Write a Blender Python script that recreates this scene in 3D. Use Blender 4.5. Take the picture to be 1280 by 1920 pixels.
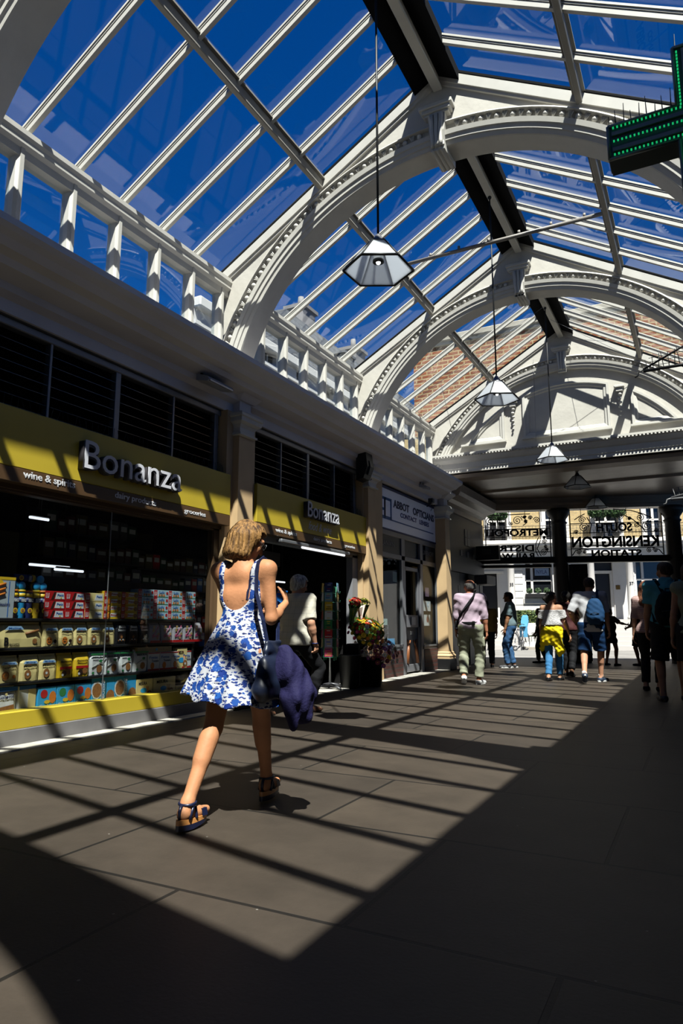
import bpy, math, random
import numpy as np
from mathutils import Matrix, Vector
random.seed(7); RNG = np.random.RandomState(5)
D = bpy.data; SC = bpy.context.scene; COL = SC.collection
for o in list(D.objects): D.objects.remove(o)

# ---------------------------------------------------------------- camera, sun, sky, exposure
PITCH = math.radians(9.27); YAW = math.radians(27.6)
cam = D.cameras.new('camera'); cam.sensor_fit = 'VERTICAL'; cam.sensor_height = 36; cam.lens = 24; cam.clip_end = 300
co = D.objects.new('camera', cam); COL.objects.link(co); co.location = (0, 0, 1.03)
co.rotation_euler = (math.pi/2 + PITCH, 0, YAW); SC.camera = co
SUN_DIR = Vector((-.342, .486, -1.0)).normalized()
sl = D.lights.new('sun', 'SUN'); sl.energy = 18.5; sl.angle = math.radians(.5); sl.color = (1, .96, .88)
so = D.objects.new('sun', sl); COL.objects.link(so); so.rotation_euler = SUN_DIR.to_track_quat('-Z', 'Y').to_euler(); so.location = (5, -8, 18)
W = D.worlds.new('sky'); SC.world = W; W.use_nodes = True
nt = W.node_tree; bg = nt.nodes['Background']
tc = nt.nodes.new('ShaderNodeTexCoord'); sp = nt.nodes.new('ShaderNodeSeparateXYZ'); rp = nt.nodes.new('ShaderNodeValToRGB')
nt.links.new(tc.outputs['Generated'], sp.inputs[0]); nt.links.new(sp.outputs['Z'], rp.inputs[0]); nt.links.new(rp.outputs[0], bg.inputs[0])
e = rp.color_ramp.elements
e[0].position = 0; e[0].color = (.14, .34, .66, 1); e[1].position = .95; e[1].color = (.0, .045, .23, 1)
m_ = e.new(.22); m_.color = (.016, .135, .46, 1); m_ = e.new(.55); m_.color = (.001, .07, .31, 1)
bg.inputs[1].default_value = 1.0
SC.view_settings.view_transform = 'Standard'; SC.view_settings.look = 'None'; SC.view_settings.gamma = 1
SC.view_settings.use_curve_mapping = False; SC.view_settings.exposure = 0.0
try:
    SC.cycles.transparent_max_bounces = 24; SC.cycles.max_bounces = 6; SC.cycles.diffuse_bounces = 4
except Exception: pass

# ---------------------------------------------------------------- materials
def lin(c):
    if isinstance(c, str):
        c = [int(c[i:i+2], 16)/255 for i in (0, 2, 4)]
        c = [x/12.92 if x <= .04045 else ((x+.055)/1.055)**2.4 for x in c]
    return (c[0], c[1], c[2], 1)
MATS = {}
KA = .5
def mat(name, col, rough=.6, metal=0, var=0, vs=3., bump=0, bs=40., emit=0, spec=.4, aniso=None):
    """plain painted / cloth / metal surface: colour, soft mottling (var) and a fine bump"""
    if name in MATS: return MATS[name]
    m = D.materials.new(name); m.use_nodes = True; n = m.node_tree.nodes; l = m.node_tree.links; b = n['Principled BSDF']
    c = lin(col)
    if not emit: c = (c[0]*KA, c[1]*KA, c[2]*KA, 1)
    b.inputs['Base Color'].default_value = c; b.inputs['Roughness'].default_value = rough
    b.inputs['Metallic'].default_value = metal; b.inputs['Specular IOR Level'].default_value = spec
    if var or bump:
        t = n.new('ShaderNodeTexCoord')
    if var:
        no = n.new('ShaderNodeTexNoise'); no.inputs['Scale'].default_value = vs; no.inputs['Detail'].default_value = 5
        l.new(t.outputs['Object'], no.inputs['Vector'])
        r = n.new('ShaderNodeValToRGB'); l.new(no.outputs['Fac'], r.inputs[0])
        r.color_ramp.elements[0].position = .3; r.color_ramp.elements[1].position = .7
        r.color_ramp.elements[0].color = tuple(x*(1-var) for x in c[:3])+(1,)
        r.color_ramp.elements[1].color = tuple(min(1, x*(1+var*.6)) for x in c[:3])+(1,)
        l.new(r.outputs[0], b.inputs['Base Color'])
    if bump:
        nb = n.new('ShaderNodeTexNoise'); nb.inputs['Scale'].default_value = bs; nb.inputs['Detail'].default_value = 4
        if aniso:
            mp = n.new('ShaderNodeMapping'); mp.inputs['Scale'].default_value = aniso
            l.new(t.outputs['Object'], mp.inputs[0]); l.new(mp.outputs[0], nb.inputs['Vector'])
        else: l.new(t.outputs['Object'], nb.inputs['Vector'])
        bu = n.new('ShaderNodeBump'); bu.inputs['Strength'].default_value = bump; bu.inputs['Distance'].default_value = .02
        l.new(nb.outputs['Fac'], bu.inputs['Height']); l.new(bu.outputs[0], b.inputs['Normal'])
    if emit:
        b.inputs['Emission Color'].default_value = c; b.inputs['Emission Strength'].default_value = emit
    MATS[name] = m; return m
def glass(name, tint=(1, 1, 1), refl=1.0, rough=0, ior=1.5, base=0.0):
    if name in MATS: return MATS[name]
    m = D.materials.new(name); m.use_nodes = True; n = m.node_tree.nodes; l = m.node_tree.links
    n.remove(n['Principled BSDF']); o = n['Material Output']
    tr = n.new('ShaderNodeBsdfTransparent'); tr.inputs[0].default_value = (*tint, 1)
    gl = n.new('ShaderNodeBsdfGlossy'); gl.inputs['Roughness'].default_value = rough
    lw = n.new('ShaderNodeLayerWeight'); lw.inputs[0].default_value = .5
    pw = n.new('ShaderNodeMath'); pw.operation = 'POWER'; pw.inputs[1].default_value = 4; l.new(lw.outputs['Facing'], pw.inputs[0])
    fr = n.new('ShaderNodeMath'); fr.operation = 'MULTIPLY_ADD'; fr.inputs[1].default_value = .9; fr.inputs[2].default_value = .04; l.new(pw.outputs[0], fr.inputs[0])
    ma = n.new('ShaderNodeMath'); ma.operation = 'MULTIPLY_ADD'; ma.inputs[1].default_value = refl; ma.inputs[2].default_value = base; ma.use_clamp = True
    l.new(fr.outputs[0], ma.inputs[0])
    mx = n.new('ShaderNodeMixShader'); l.new(ma.outputs[0], mx.inputs[0]); l.new(tr.outputs[0], mx.inputs[1]); l.new(gl.outputs[0], mx.inputs[2])
    l.new(mx.outputs[0], o.inputs[0]); MATS[name] = m; return m
def brickmat(name, c1, c2, mort, bw, rh, ms=.01, axes='xz', off=(0, 0), rough=.85, bump=.5, offset=.5, squash=1, noise=.35, spec=.3, bias=0):
    if name in MATS: return MATS[name]
    m = D.materials.new(name); m.use_nodes = True; n = m.node_tree.nodes; l = m.node_tree.links; b = n['Principled BSDF']
    t = n.new('ShaderNodeTexCoord'); s = n.new('ShaderNodeSeparateXYZ'); c = n.new('ShaderNodeCombineXYZ')
    l.new(t.outputs['Object'], s.inputs[0])
    for i, a in enumerate(axes):
        ad = n.new('ShaderNodeMath'); ad.operation = 'ADD'; ad.inputs[1].default_value = off[i]
        l.new(s.outputs[a.upper()], ad.inputs[0]); l.new(ad.outputs[0], c.inputs[i])
    br = n.new('ShaderNodeTexBrick'); br.inputs['Scale'].default_value = 1
    br.inputs['Brick Width'].default_value = bw; br.inputs['Row Height'].default_value = rh; br.inputs['Mortar Size'].default_value = ms
    br.inputs['Color1'].default_value = lin(c1); br.inputs['Color2'].default_value = lin(c2); br.inputs['Mortar'].default_value = lin(mort)
    br.inputs['Bias'].default_value = bias; br.offset = offset; br.squash = squash; br.inputs['Mortar Smooth'].default_value = .2
    l.new(c.outputs[0], br.inputs['Vector'])
    no = n.new('ShaderNodeTexNoise'); no.inputs['Scale'].default_value = 2.3; no.inputs['Detail'].default_value = 8; no.inputs['Roughness'].default_value = .65
    l.new(t.outputs['Object'], no.inputs['Vector'])
    mp = n.new('ShaderNodeMapRange'); mp.inputs['From Min'].default_value = .25; mp.inputs['From Max'].default_value = .75
    mp.inputs['To Min'].default_value = KA*(1-noise); mp.inputs['To Max'].default_value = KA*(1+noise); l.new(no.outputs['Fac'], mp.inputs[0])
    mu = n.new('ShaderNodeVectorMath'); mu.operation = 'SCALE'; l.new(br.outputs['Color'], mu.inputs[0]); l.new(mp.outputs[0], mu.inputs['Scale'])
    l.new(mu.outputs[0], b.inputs['Base Color']); b.inputs['Roughness'].default_value = rough; b.inputs['Specular IOR Level'].default_value = spec
    n2 = n.new('ShaderNodeTexNoise'); n2.inputs['Scale'].default_value = 60; n2.inputs['Detail'].default_value = 5; l.new(t.outputs['Object'], n2.inputs['Vector'])
    sb = n.new('ShaderNodeMath'); sb.operation = 'MULTIPLY_ADD'; sb.inputs[1].default_value = .25; l.new(n2.outputs['Fac'], sb.inputs[0])
    iv = n.new('ShaderNodeMath'); iv.operation = 'SUBTRACT'; iv.inputs[0].default_value = 1; l.new(br.outputs['Fac'], iv.inputs[1]); l.new(iv.outputs[0], sb.inputs[2])
    bu = n.new('ShaderNodeBump'); bu.inputs['Strength'].default_value = bump; bu.inputs['Distance'].default_value = .01
    l.new(sb.outputs[0], bu.inputs['Height']); l.new(bu.outputs[0], b.inputs['Normal'])
    MATS[name] = m; return m

WHITE = mat('cream_paint', (.74, .70, .62), .55, var=.10, vs=2.5, bump=.15, bs=14)
WHITE2 = mat('cream_paint_trim', (.76, .73, .66), .5, var=.06, vs=6)
FRIEZE = mat('grey_white_paint', (.92, .88, .92), .6, var=.08, vs=1.5)
TAN = mat('tan_paint', (.72, .50, .27), .55, var=.08, vs=3)
BLACK = mat('black_paint', (.008, .008, .009), .45)
FLASH = mat('black_flashing', (.006, .006, .007), .9, spec=.1)
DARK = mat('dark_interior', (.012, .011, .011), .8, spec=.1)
DGREY = mat('dark_grey_panel', (.03, .03, .033), .4, var=.2)
IRON = mat('black_iron', (.006, .006, .006), .5, spec=.3)
STEEL = mat('grey_metal', (.30, .30, .32), .4, metal=.6, var=.1)
ALU = mat('silver_aluminium', (.55, .57, .60), .35, metal=.8)
YEL = mat('yellow_panel', (.62, .46, .035), .45, var=.05)
BROWN = mat('brown_panel', (.10, .052, .02), .45)
GLASS = glass('roof_glass', (.94, .97, .98), .72, base=.0)
SHOPG = glass('shop_glass', (.95, .97, .98), .8)
WTXT = mat('white_lettering', (.85, .85, .88), .4)
RED = mat('red', (.50, .012, .015), .4); BLUE = mat('blue', (.01, .12, .45), .4); LBLUE = mat('light_blue', (.03, .38, .75), .4)
CREAMP = mat('cream_print', (.85, .68, .28), .5); COOKIE = mat('biscuit_brown', (.33, .13, .03), .6, var=.3, vs=60)
WHP = mat('white_print', (.72, .72, .70), .45); GRN = mat('green_print', (.02, .22, .06), .5); NAVY = mat('navy_print', (.01, .02, .12), .5)
ORG = mat('orange_print', (.70, .20, .02), .5); YELP = mat('yellow_print', (.78, .50, .02), .45); CHOC = mat('chocolate_print', (.035, .014, .01), .4)
PINKP = mat('pink_print', (.55, .05, .16), .45); BLK = mat('black_print', (.01, .01, .012), .4)

# ---------------------------------------------------------------- mesh helpers
class MB:
    def __init__(s): s.v = []; s.f = []; s.m = []; s.mats = []; s.sm = []
    def mi(s, m):
        if m is None: return 0
        if m not in s.mats: s.mats.append(m)
        return s.mats.index(m)
    def add(s, vs, fs, m=None, smooth=False):
        o = len(s.v); s.v += [tuple(p) for p in vs]; k = s.mi(m)
        for f in fs: s.f.append(tuple(i+o for i in f)); s.m.append(k); s.sm.append(smooth)
        return s
    def box(s, x0, x1, y0, y1, z0, z1, m=None, bev=0):
        if x0 > x1: x0, x1 = x1, x0
        if y0 > y1: y0, y1 = y1, y0
        if z0 > z1: z0, z1 = z1, z0
        if bev <= 0 or min(x1-x0, y1-y0, z1-z0) < 2.2*bev:
            vs = [(x, y, z) for z in (z0, z1) for y in (y0, y1) for x in (x0, x1)]
            return s.add(vs, [(0, 2, 3, 1), (4, 5, 7, 6), (0, 1, 5, 4), (2, 6, 7, 3), (0, 4, 6, 2), (1, 3, 7, 5)], m)
        vs = []; idx = {}
        X = (x0, x1); Y = (y0, y1); Z = (z0, z1); sg = (1, -1)
        for i in (0, 1):
            for j in (0, 1):
                for k in (0, 1):
                    p = (X[i], Y[j], Z[k]); d = (sg[i]*bev, sg[j]*bev, sg[k]*bev)
                    for a in range(3):
                        q = list(p)
                        for b in range(3):
                            if b != a: q[b] += d[b]
                        idx[(i, j, k, a)] = len(vs); vs.append(tuple(q))
        fs = []
        for a in range(3):
            b, c = (a+1) % 3, (a+2) % 3
            for t in (0, 1):
                def key(u, v):
                    r = [0, 0, 0]; r[a] = t; r[b] = u; r[c] = v; return (*r, a)
                q = [idx[key(0, 0)], idx[key(1, 0)], idx[key(1, 1)], idx[key(0, 1)]]
                fs.append(q if t else q[::-1])
        for a in range(3):
            b, c = (a+1) % 3, (a+2) % 3
            for u in (0, 1):
                for v in (0, 1):
                    def key(t, ax):
                        r = [0, 0, 0]; r[a] = t; r[b] = u; r[c] = v; return (*r, ax)
                    q = [idx[key(0, b)], idx[key(1, b)], idx[key(1, c)], idx[key(0, c)]]
                    fs.append(q if (u == v) else q[::-1])
        for i in (0, 1):
            for j in (0, 1):
                for k in (0, 1):
                    q = [idx[(i, j, k, 0)], idx[(i, j, k, 1)], idx[(i, j, k, 2)]]
                    fs.append(q if (i+j+k) % 2 else q[::-1])
        return s.add(vs, fs, m)
    def loft(s, rings, m=None, closed=True, caps=True, smooth=False):
        n = len(rings[0]); vs = [p for r in rings for p in r]; fs = []
        for i in range(len(rings)-1):
            for j in range(n if closed else n-1):
                k = (j+1) % n
                fs.append((i*n+j, i*n+k, (i+1)*n+k, (i+1)*n+j))
        if caps and closed: fs.append(tuple(range(n))[::-1]); fs.append(tuple((len(rings)-1)*n+j for j in range(n)))
        return s.add(vs, fs, m, smooth)
    def ext(s, prof, a0, a1, axis='y', m=None):
        """extrude a closed 2-D profile along an axis. y: (x,z)  x: (y,z)  z: (x,y)"""
        f = {'y': lambda p, a: (p[0], a, p[1]), 'x': lambda p, a: (a, p[0], p[1]), 'z': lambda p, a: (p[0], p[1], a)}[axis]
        return s.loft([[f(p, a0) for p in prof], [f(p, a1) for p in prof]], m)
    def tube(s, pts, r, m=None, n=8, smooth=True, caps=True):
        pts = [Vector(p) for p in pts]; rr = r if isinstance(r, (list, tuple)) else [r]*len(pts); rings = []; up = None
        for i, p in enumerate(pts):
            t = (pts[min(i+1, len(pts)-1)]-pts[max(i-1, 0)]).normalized()
            if up is None: up = Vector((0, 0, 1)) if abs(t.z) < .9 else Vector((1, 0, 0))
            a = t.cross(up)
            if a.length < 1e-6: a = t.cross(Vector((0, 1, 0)))
            a.normalize(); up = a.cross(t)
            rings.append([tuple(p+(a*math.cos(q)+up*math.sin(q))*rr[i]) for q in [2*math.pi*k/n for k in range(n)]])
        return s.loft(rings, m, caps=caps, smooth=smooth)
    def lathe(s, prof, c=(0, 0, 0), n=16, m=None, smooth=True, ph=0):
        rings = [[(c[0]+r*math.cos(2*math.pi*k/n+ph), c[1]+r*math.sin(2*math.pi*k/n+ph), c[2]+z) for k in range(n)] for r, z in prof]
        return s.loft(rings, m, smooth=smooth)
    def ball(s, c, r, m=None, n=10, sc=(1, 1, 1)):
        prof = [(math.sin(math.pi*i/(n//2+1)), -math.cos(math.pi*i/(n//2+1))) for i in range(0, n//2+2)]
        rings = [[(c[0]+max(a, .01)*r*sc[0]*math.cos(2*math.pi*k/n), c[1]+max(a, .01)*r*sc[1]*math.sin(2*math.pi*k/n), c[2]+z*r*sc[2]) for k in range(n)] for a, z in prof]
        return s.loft(rings, m, smooth=True)
    def mesh(s, me, M, m=None):
        return s.add([M @ v.co for v in me.vertices], [tuple(p.vertices) for p in me.polygons], m)
    def xf(s, M, i0=0):
        for i in range(i0, len(s.v)): s.v[i] = tuple(M @ Vector(s.v[i]))
        return s
    def build(s, name, m=None, parent=None, at=None, fix=True):
        me = D.meshes.new(name); me.from_pydata(s.v, [], s.f)
        if m is not None or not s.mats: me.materials.append(m or WHITE)
        else:
            for k in s.mats: me.materials.append(k)
            me.polygons.foreach_set('material_index', s.m)
        me.polygons.foreach_set('use_smooth', s.sm)
        if fix:
            import bmesh
            b = bmesh.new(); b.from_mesh(me); bmesh.ops.recalc_face_normals(b, faces=b.faces); b.to_mesh(me); b.free()
        me.update(); o = D.objects.new(name, me); COL.objects.link(o)
        if at is not None: o.location = at
        if parent: o.parent = parent
        return o
def tag(o, label, cat, group=None, kind=None):
    o['label'] = label; o['category'] = cat
    if group: o['group'] = group
    if kind: o['kind'] = kind
    return o
def thing(name, label, cat, loc=(0, 0, 0), rz=0, group=None, kind=None):
    o = D.objects.new(name, None); COL.objects.link(o); o.location = loc; o.rotation_euler = (0, 0, rz); o.empty_display_size = .1
    return tag(o, label, cat, group, kind)
def kids(o, pool=None): return [c for c in D.objects if c.parent == o]
def copytree(o, parent=None, ch=None):
    c = o.copy(); COL.objects.link(c)
    if parent: c.parent = parent
    for k in list(o.children): copytree(k, c)
    return c
_fc = {}
def textmesh(s, w, h, ext=.004, bold=.0, mirror=False, shear=0):
    """a text as a mesh fitted to w x h in its own xy-plane, lower left at the origin"""
    key = (s, round(w, 3), round(h, 3), ext, bold, mirror, shear)
    if key in _fc: return _fc[key]
    cu = D.curves.new('t', 'FONT'); cu.body = s; cu.extrude = ext; cu.offset = bold; cu.resolution_u = 3; cu.shear = shear
    o = D.objects.new('t', cu); COL.objects.link(o); bpy.context.view_layer.update()
    me = D.meshes.new_from_object(o.evaluated_get(bpy.context.evaluated_depsgraph_get()))
    D.objects.remove(o); D.curves.remove(cu)
    P = np.array([v.co for v in me.vertices]); lo, hi = P.min(0), P.max(0)
    P[:, 0] = (P[:, 0]-lo[0])*w/(hi[0]-lo[0]); P[:, 1] = (P[:, 1]-lo[1])*h/(hi[1]-lo[1])
    if mirror: P[:, 0] = w-P[:, 0]
    me.vertices.foreach_set('co', P.ravel().astype('f')); me.update(); _fc[key] = me
    return me
def MX(x, y, z): return Matrix(((0, 0, 1, x), (1, 0, 0, y), (0, 1, 0, z), (0, 0, 0, 1)))   # text on a wall facing +X, reading towards +Y
A = math.radians(17.3); CA, SA = math.cos(A), math.sin(A)
def FR(p0):      # frame of the skewed street front: local x along it, local y away from the arcade
    return Matrix(((CA, -SA, 0, p0[0]), (SA, CA, 0, p0[1]), (0, 0, 1, 0), (0, 0, 0, 1)))

# ---------------------------------------------------------------- signed-distance modelling (bodies, clothes, hair)
def surfnet(F, xs, ys, zs):
    S = F < 0; nx, ny, nz = F.shape; cid = lambda i, j, k: (i*(ny)+j)*nz+k
    acc = np.zeros((nx*ny*nz, 3), 'f'); cnt = np.zeros(nx*ny*nz, 'i4'); quads = []
    G = (xs, ys, zs)
    for ax in range(3):
        sl0 = [slice(None)]*3; sl1 = [slice(None)]*3; sl0[ax] = slice(0, -1); sl1[ax] = slice(1, None)
        a = F[tuple(sl0)]; b = F[tuple(sl1)]; I = np.argwhere(S[tuple(sl0)] != S[tuple(sl1)])
        u, v = [q for q in range(3) if q != ax]
        I = I[(I[:, u] > 0) & (I[:, v] > 0) & (I[:, u] < F.shape[u]-1) & (I[:, v] < F.shape[v]-1)]
        if not len(I): continue
        fa = a[I[:, 0], I[:, 1], I[:, 2]]; fb = b[I[:, 0], I[:, 1], I[:, 2]]; t = fa/(fa-fb)
        P = np.stack([G[q][I[:, q]] for q in range(3)], 1).astype('f')
        P[:, ax] += t*(G[ax][I[:, ax]+1]-G[ax][I[:, ax]])
        c = []
        for du, dv in ((0, 0), (1, 0), (1, 1), (0, 1)):
            J = I.copy(); J[:, u] -= du; J[:, v] -= dv; k = cid(J[:, 0], J[:, 1], J[:, 2]); c.append(k)
            for q in range(3): acc[:, q] += np.bincount(k, P[:, q], minlength=len(acc)).astype('f')
            cnt += np.bincount(k, minlength=len(cnt)).astype('i4')
        Q = np.stack(c, 1); flip = (fa < 0)
        if ax == 1: flip = ~flip
        Q[~flip] = Q[~flip][:, ::-1]; quads.append(Q)
    if not quads: return np.zeros((0, 3)), np.zeros((0, 4), int)
    Q = np.concatenate(quads); ids = np.unique(Q); mp = np.zeros(len(cnt), 'i8'); mp[ids] = np.arange(len(ids))
    V = acc[ids]/cnt[ids][:, None]
    return V, mp[Q]
class SDF:
    """smooth union of tapered, flattened capsules, evaluated on a box that can be finer round the hands"""
    def __init__(s): s.p = []
    def cap(s, a, b, ra, rb=None, k=.02, flat=1.0, ax=1, sub=False):
        s.p.append((np.array(a, 'f'), np.array(b, 'f'), ra, ra if rb is None else rb, k, flat, ax, sub)); return s
    def bounds(s, pad=.03):
        lo = np.min([np.minimum(q[0], q[1])-max(q[2], q[3]) for q in s.p if not q[7]], 0)-pad
        hi = np.max([np.maximum(q[0], q[1])+max(q[2], q[3]) for q in s.p if not q[7]], 0)+pad
        return lo, hi
    def grid(s, res, fine=(), fres=.004, pad=.03):
        lo, hi = s.bounds(pad); out = []
        for q in range(3):
            x = lo[q]; L = [x]
            while x < hi[q]:
                h = res
                for c, r in fine:
                    if abs(x-c[q]) < r: h = fres
                x += h; L.append(x)
            out.append(np.array(L, 'f'))
        return out
    def field(s, g, inflate=0.0):
        F = np.full([len(q) for q in g], .08, 'f')
        for a, b, ra, rb, k, fl, ax, sub in s.p:
            ra2, rb2 = ra+inflate, rb+inflate; m = max(ra2, rb2)+k+.02
            sl = []
            for q in range(3):
                l0, h0 = min(a[q], b[q])-m, max(a[q], b[q])+m
                i0 = np.searchsorted(g[q], l0); i1 = np.searchsorted(g[q], h0); sl.append(slice(i0, max(i1, i0)))
            X, Y, Z = np.meshgrid(g[0][sl[0]], g[1][sl[1]], g[2][sl[2]], indexing='ij')
            if X.size == 0: continue
            P = [X-a[0], Y-a[1], Z-a[2]]; d = (b-a).copy(); P[ax] = P[ax]/fl; d[ax] /= fl
            dd = float(d@d)
            t = np.clip((P[0]*d[0]+P[1]*d[1]+P[2]*d[2])/dd, 0, 1) if dd > 1e-9 else 0
            q = np.sqrt((P[0]-t*d[0])**2+(P[1]-t*d[1])**2+(P[2]-t*d[2])**2)-(ra2+(rb2-ra2)*t)
            if fl < 1: q = q*(.5+.5*fl)
            cur = F[tuple(sl)]
            if sub:
                h = np.clip(.5-.5*(cur+q)/k, 0, 1); F[tuple(sl)] = cur*(1-h)+(-q)*h+k*h*(1-h)
            else:
                h = np.clip(.5+.5*(q-cur)/k, 0, 1); F[tuple(sl)] = q*(1-h)+cur*h-k*h*(1-h)
        return F
def sdfobj(name, F, g, m, parent=None, at=(0, 0, 0), rz=0, smooth=True, relax=1):
    V, Q = surfnet(F, *g)
    if relax and len(Q):
        for _ in range(relax):
            A_ = np.zeros_like(V); n_ = np.zeros(len(V), 'f')
            for i in range(4):
                j = Q[:, (i+1) % 4]; k = Q[:, i]
                for c in range(3): A_[:, c] += np.bincount(k, V[j, c], minlength=len(V))+np.bincount(j, V[k, c], minlength=len(V))
                n_ += np.bincount(k, minlength=len(V))+np.bincount(j, minlength=len(V))
            V = V*.45+.55*A_/np.maximum(n_, 1)[:, None]
    me = D.meshes.new(name); me.vertices.add(len(V)); me.vertices.foreach_set('co', V.astype('f').ravel())
    me.loops.add(Q.size); me.loops.foreach_set('vertex_index', Q.astype('i4').ravel())
    me.polygons.add(len(Q)); me.polygons.foreach_set('loop_start', np.arange(0, Q.size, 4, dtype='i4'))
    try: me.polygons.foreach_set('loop_total', np.full(len(Q), 4, 'i4'))
    except Exception: pass
    me.update(calc_edges=True); me.validate(); me.polygons.foreach_set('use_smooth', np.full(len(me.polygons), smooth))
    me.materials.append(m); o = D.objects.new(name, me); COL.objects.link(o)
    if parent: o.parent = parent
    else: o.location = at; o.rotation_euler = (0, 0, rz)
    return o
# ================================================================ the setting
CX = -2.3                                            # centre line of the arcade
def roofz(x): return 7.48-.588*abs(x-CX)
def struct(o, label, cat): return tag(o, label, cat, kind='structure')
def wallgrid(mb, u0, u1, z0, z1, ops, f, m=None):
    """wall pieces left over round rectangular openings; f(u0,u1,z0,z1) adds a piece"""
    us = sorted({u0, u1, *[o[0] for o in ops], *[o[1] for o in ops]}); us = [u for u in us if u0 <= u <= u1]
    for a, b in zip(us, us[1:]):
        cuts = sorted([(max(o[2], z0), min(o[3], z1)) for o in ops if o[0] < (a+b)/2 < o[1]]); z = z0
        for c0, c1 in cuts:
            if c0 > z+1e-4: f(a, b, z, c0)
            z = max(z, c1)
        if z < z1-1e-4: f(a, b, z, z1)

# ---- floor of the arcade: big sandstone flags, and the street outside
FLOOR = brickmat('stone_flags', (.062, .047, .034), (.048, .037, .028), (.010, .008, .006), 1.45, 1.07, .011, 'xy', (1.9, -2.26+10.7), rough=.55, bump=.35, noise=.30, spec=.3)
_n = FLOOR.node_tree.nodes; _l = FLOOR.node_tree.links; _v = _n.new('ShaderNodeTexVoronoi'); _v.inputs['Scale'].default_value = 5.5; _t = _n.new('ShaderNodeTexCoord'); _l.new(_t.outputs['Object'], _v.inputs['Vector'])
_m = _n.new('ShaderNodeMath'); _m.operation = 'LESS_THAN'; _m.inputs[1].default_value = .028; _l.new(_v.outputs['Distance'], _m.inputs[0]); _x = _n.new('ShaderNodeMixRGB'); _l.new(_m.outputs[0], _x.inputs[0])
_b = _n['Principled BSDF']; _s = _b.inputs['Base Color'].links[0].from_socket; _l.new(_s, _x.inputs[1]); _x.inputs[2].default_value = (.12, .11, .095, 1); _l.new(_x.outputs[0], _b.inputs['Base Color'])
mb = MB()
mb.add([(-9, -6, 0), (4, -6, 0), (4, 23.3, 0), (-9, 19.25, 0)], [(0, 1, 2, 3)])
struct(mb.build('floor', FLOOR), 'brown stone flag floor of the arcade', 'floor')
ROAD = mat('road_asphalt', (.26, .26, .25), .8, var=.25, vs=.8, bump=.2, bs=60)
mb = MB(); F = FR((-5.24, 18.69))
mb.box(-14, 16, 1.25, 9.2, -.3, -.004); mb.xf(F)
struct(mb.build('road', ROAD), 'sunlit pale grey road outside the arcade', 'road')
PAVE = brickmat('pavement', (.34, .33, .31), (.28, .27, .25), (.12, .12, .11), .9, .6, .01, 'xy', rough=.8)
mb = MB(); mb.box(-14, 16, 9.2, 20, -.3, .10); mb.xf(F)
struct(mb.build('pavement', PAVE), 'raised pavement on the far side of the road', 'pavement')
mb = MB(); mb.box(-14, 16, 9.05, 9.2, -.3, .12, bev=.02); mb.xf(F)
struct(mb.build('kerb', mat('kerb_stone', (.36, .33, .28), .8, var=.2)), 'stone kerb along the far pavement', 'kerb')
# white stone threshold strips in front of the shops
STONE = mat('pale_stone', (.62, .58, .50), .7, var=.25, vs=4, bump=.2)
mb = MB(); mb.box(-5.6, -5.06, 2.0, 10.7, 0, .012); mb.box(-5.6, -5.06, 11.3, 14.9, 0, .012)
struct(mb.build('threshold_strip', STONE), 'pale stone strip along the foot of the shopfronts', 'floor strip')

# ---- left and right upper walls with cornices
CORN = [(-5.5, 3.74), (-5.24, 3.74), (-5.24, 3.86), (-5.14, 3.89), (-5.12, 3.95), (-4.92, 3.98), (-4.88, 4.03), (-4.78, 4.05), (-4.72, 4.10), (-4.66, 4.13), (-4.62, 4.16), (-4.62, 4.22), (-5.0, 4.26), (-5.5, 4.28)]
mb = MB(); mb.ext(CORN, -5, 14.8)
struct(mb.build('trim_1', FRIEZE), 'long white moulded cornice above the left shopfronts', 'cornice')
mb = MB(); mb.box(-5.5, -5.241, -5, 2.9, 0, 3.75); struct(mb.build('wall_left', DGREY), 'dark shopfront wall left of the camera', 'wall')
mb = MB(); cr = [(.95, 3.7), (.64, 3.74), (.60, 3.86), (.48, 3.98), (.38, 4.05), (.30, 4.14), (.28, 4.22), (.6, 4.26), (.95, 4.3)]
mb.ext(cr, -5, 14.8); struct(mb.build('trim_2', FRIEZE), 'white cornice above the right shopfronts', 'cornice')
mb = MB(); mb.box(.64, .95, -5, 22.0, 0, 3.75); struct(mb.build('wall_right', DGREY), 'dark shopfront wall on the right of the arcade', 'wall')
mb = MB(); mb.box(-5.5, 1, -5.2, -5.0, 0, 7.4); struct(mb.build('wall_rear', DGREY), 'dark end wall behind the camera', 'wall')
mb = MB(); mb.box(.9, 5, -5, 15, 4.0, 4.25); struct(mb.build('roof_slab', mat('flat_roof', (.12, .12, .12), .9)), 'flat roof over the right shops', 'roof')
mb = MB(); mb.box(-11, -5.45, -5, 15.3, 4.05, 4.2); struct(mb.build('roof_slab', MATS['flat_roof']), 'flat roof over the left shops', 'roof')

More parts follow.
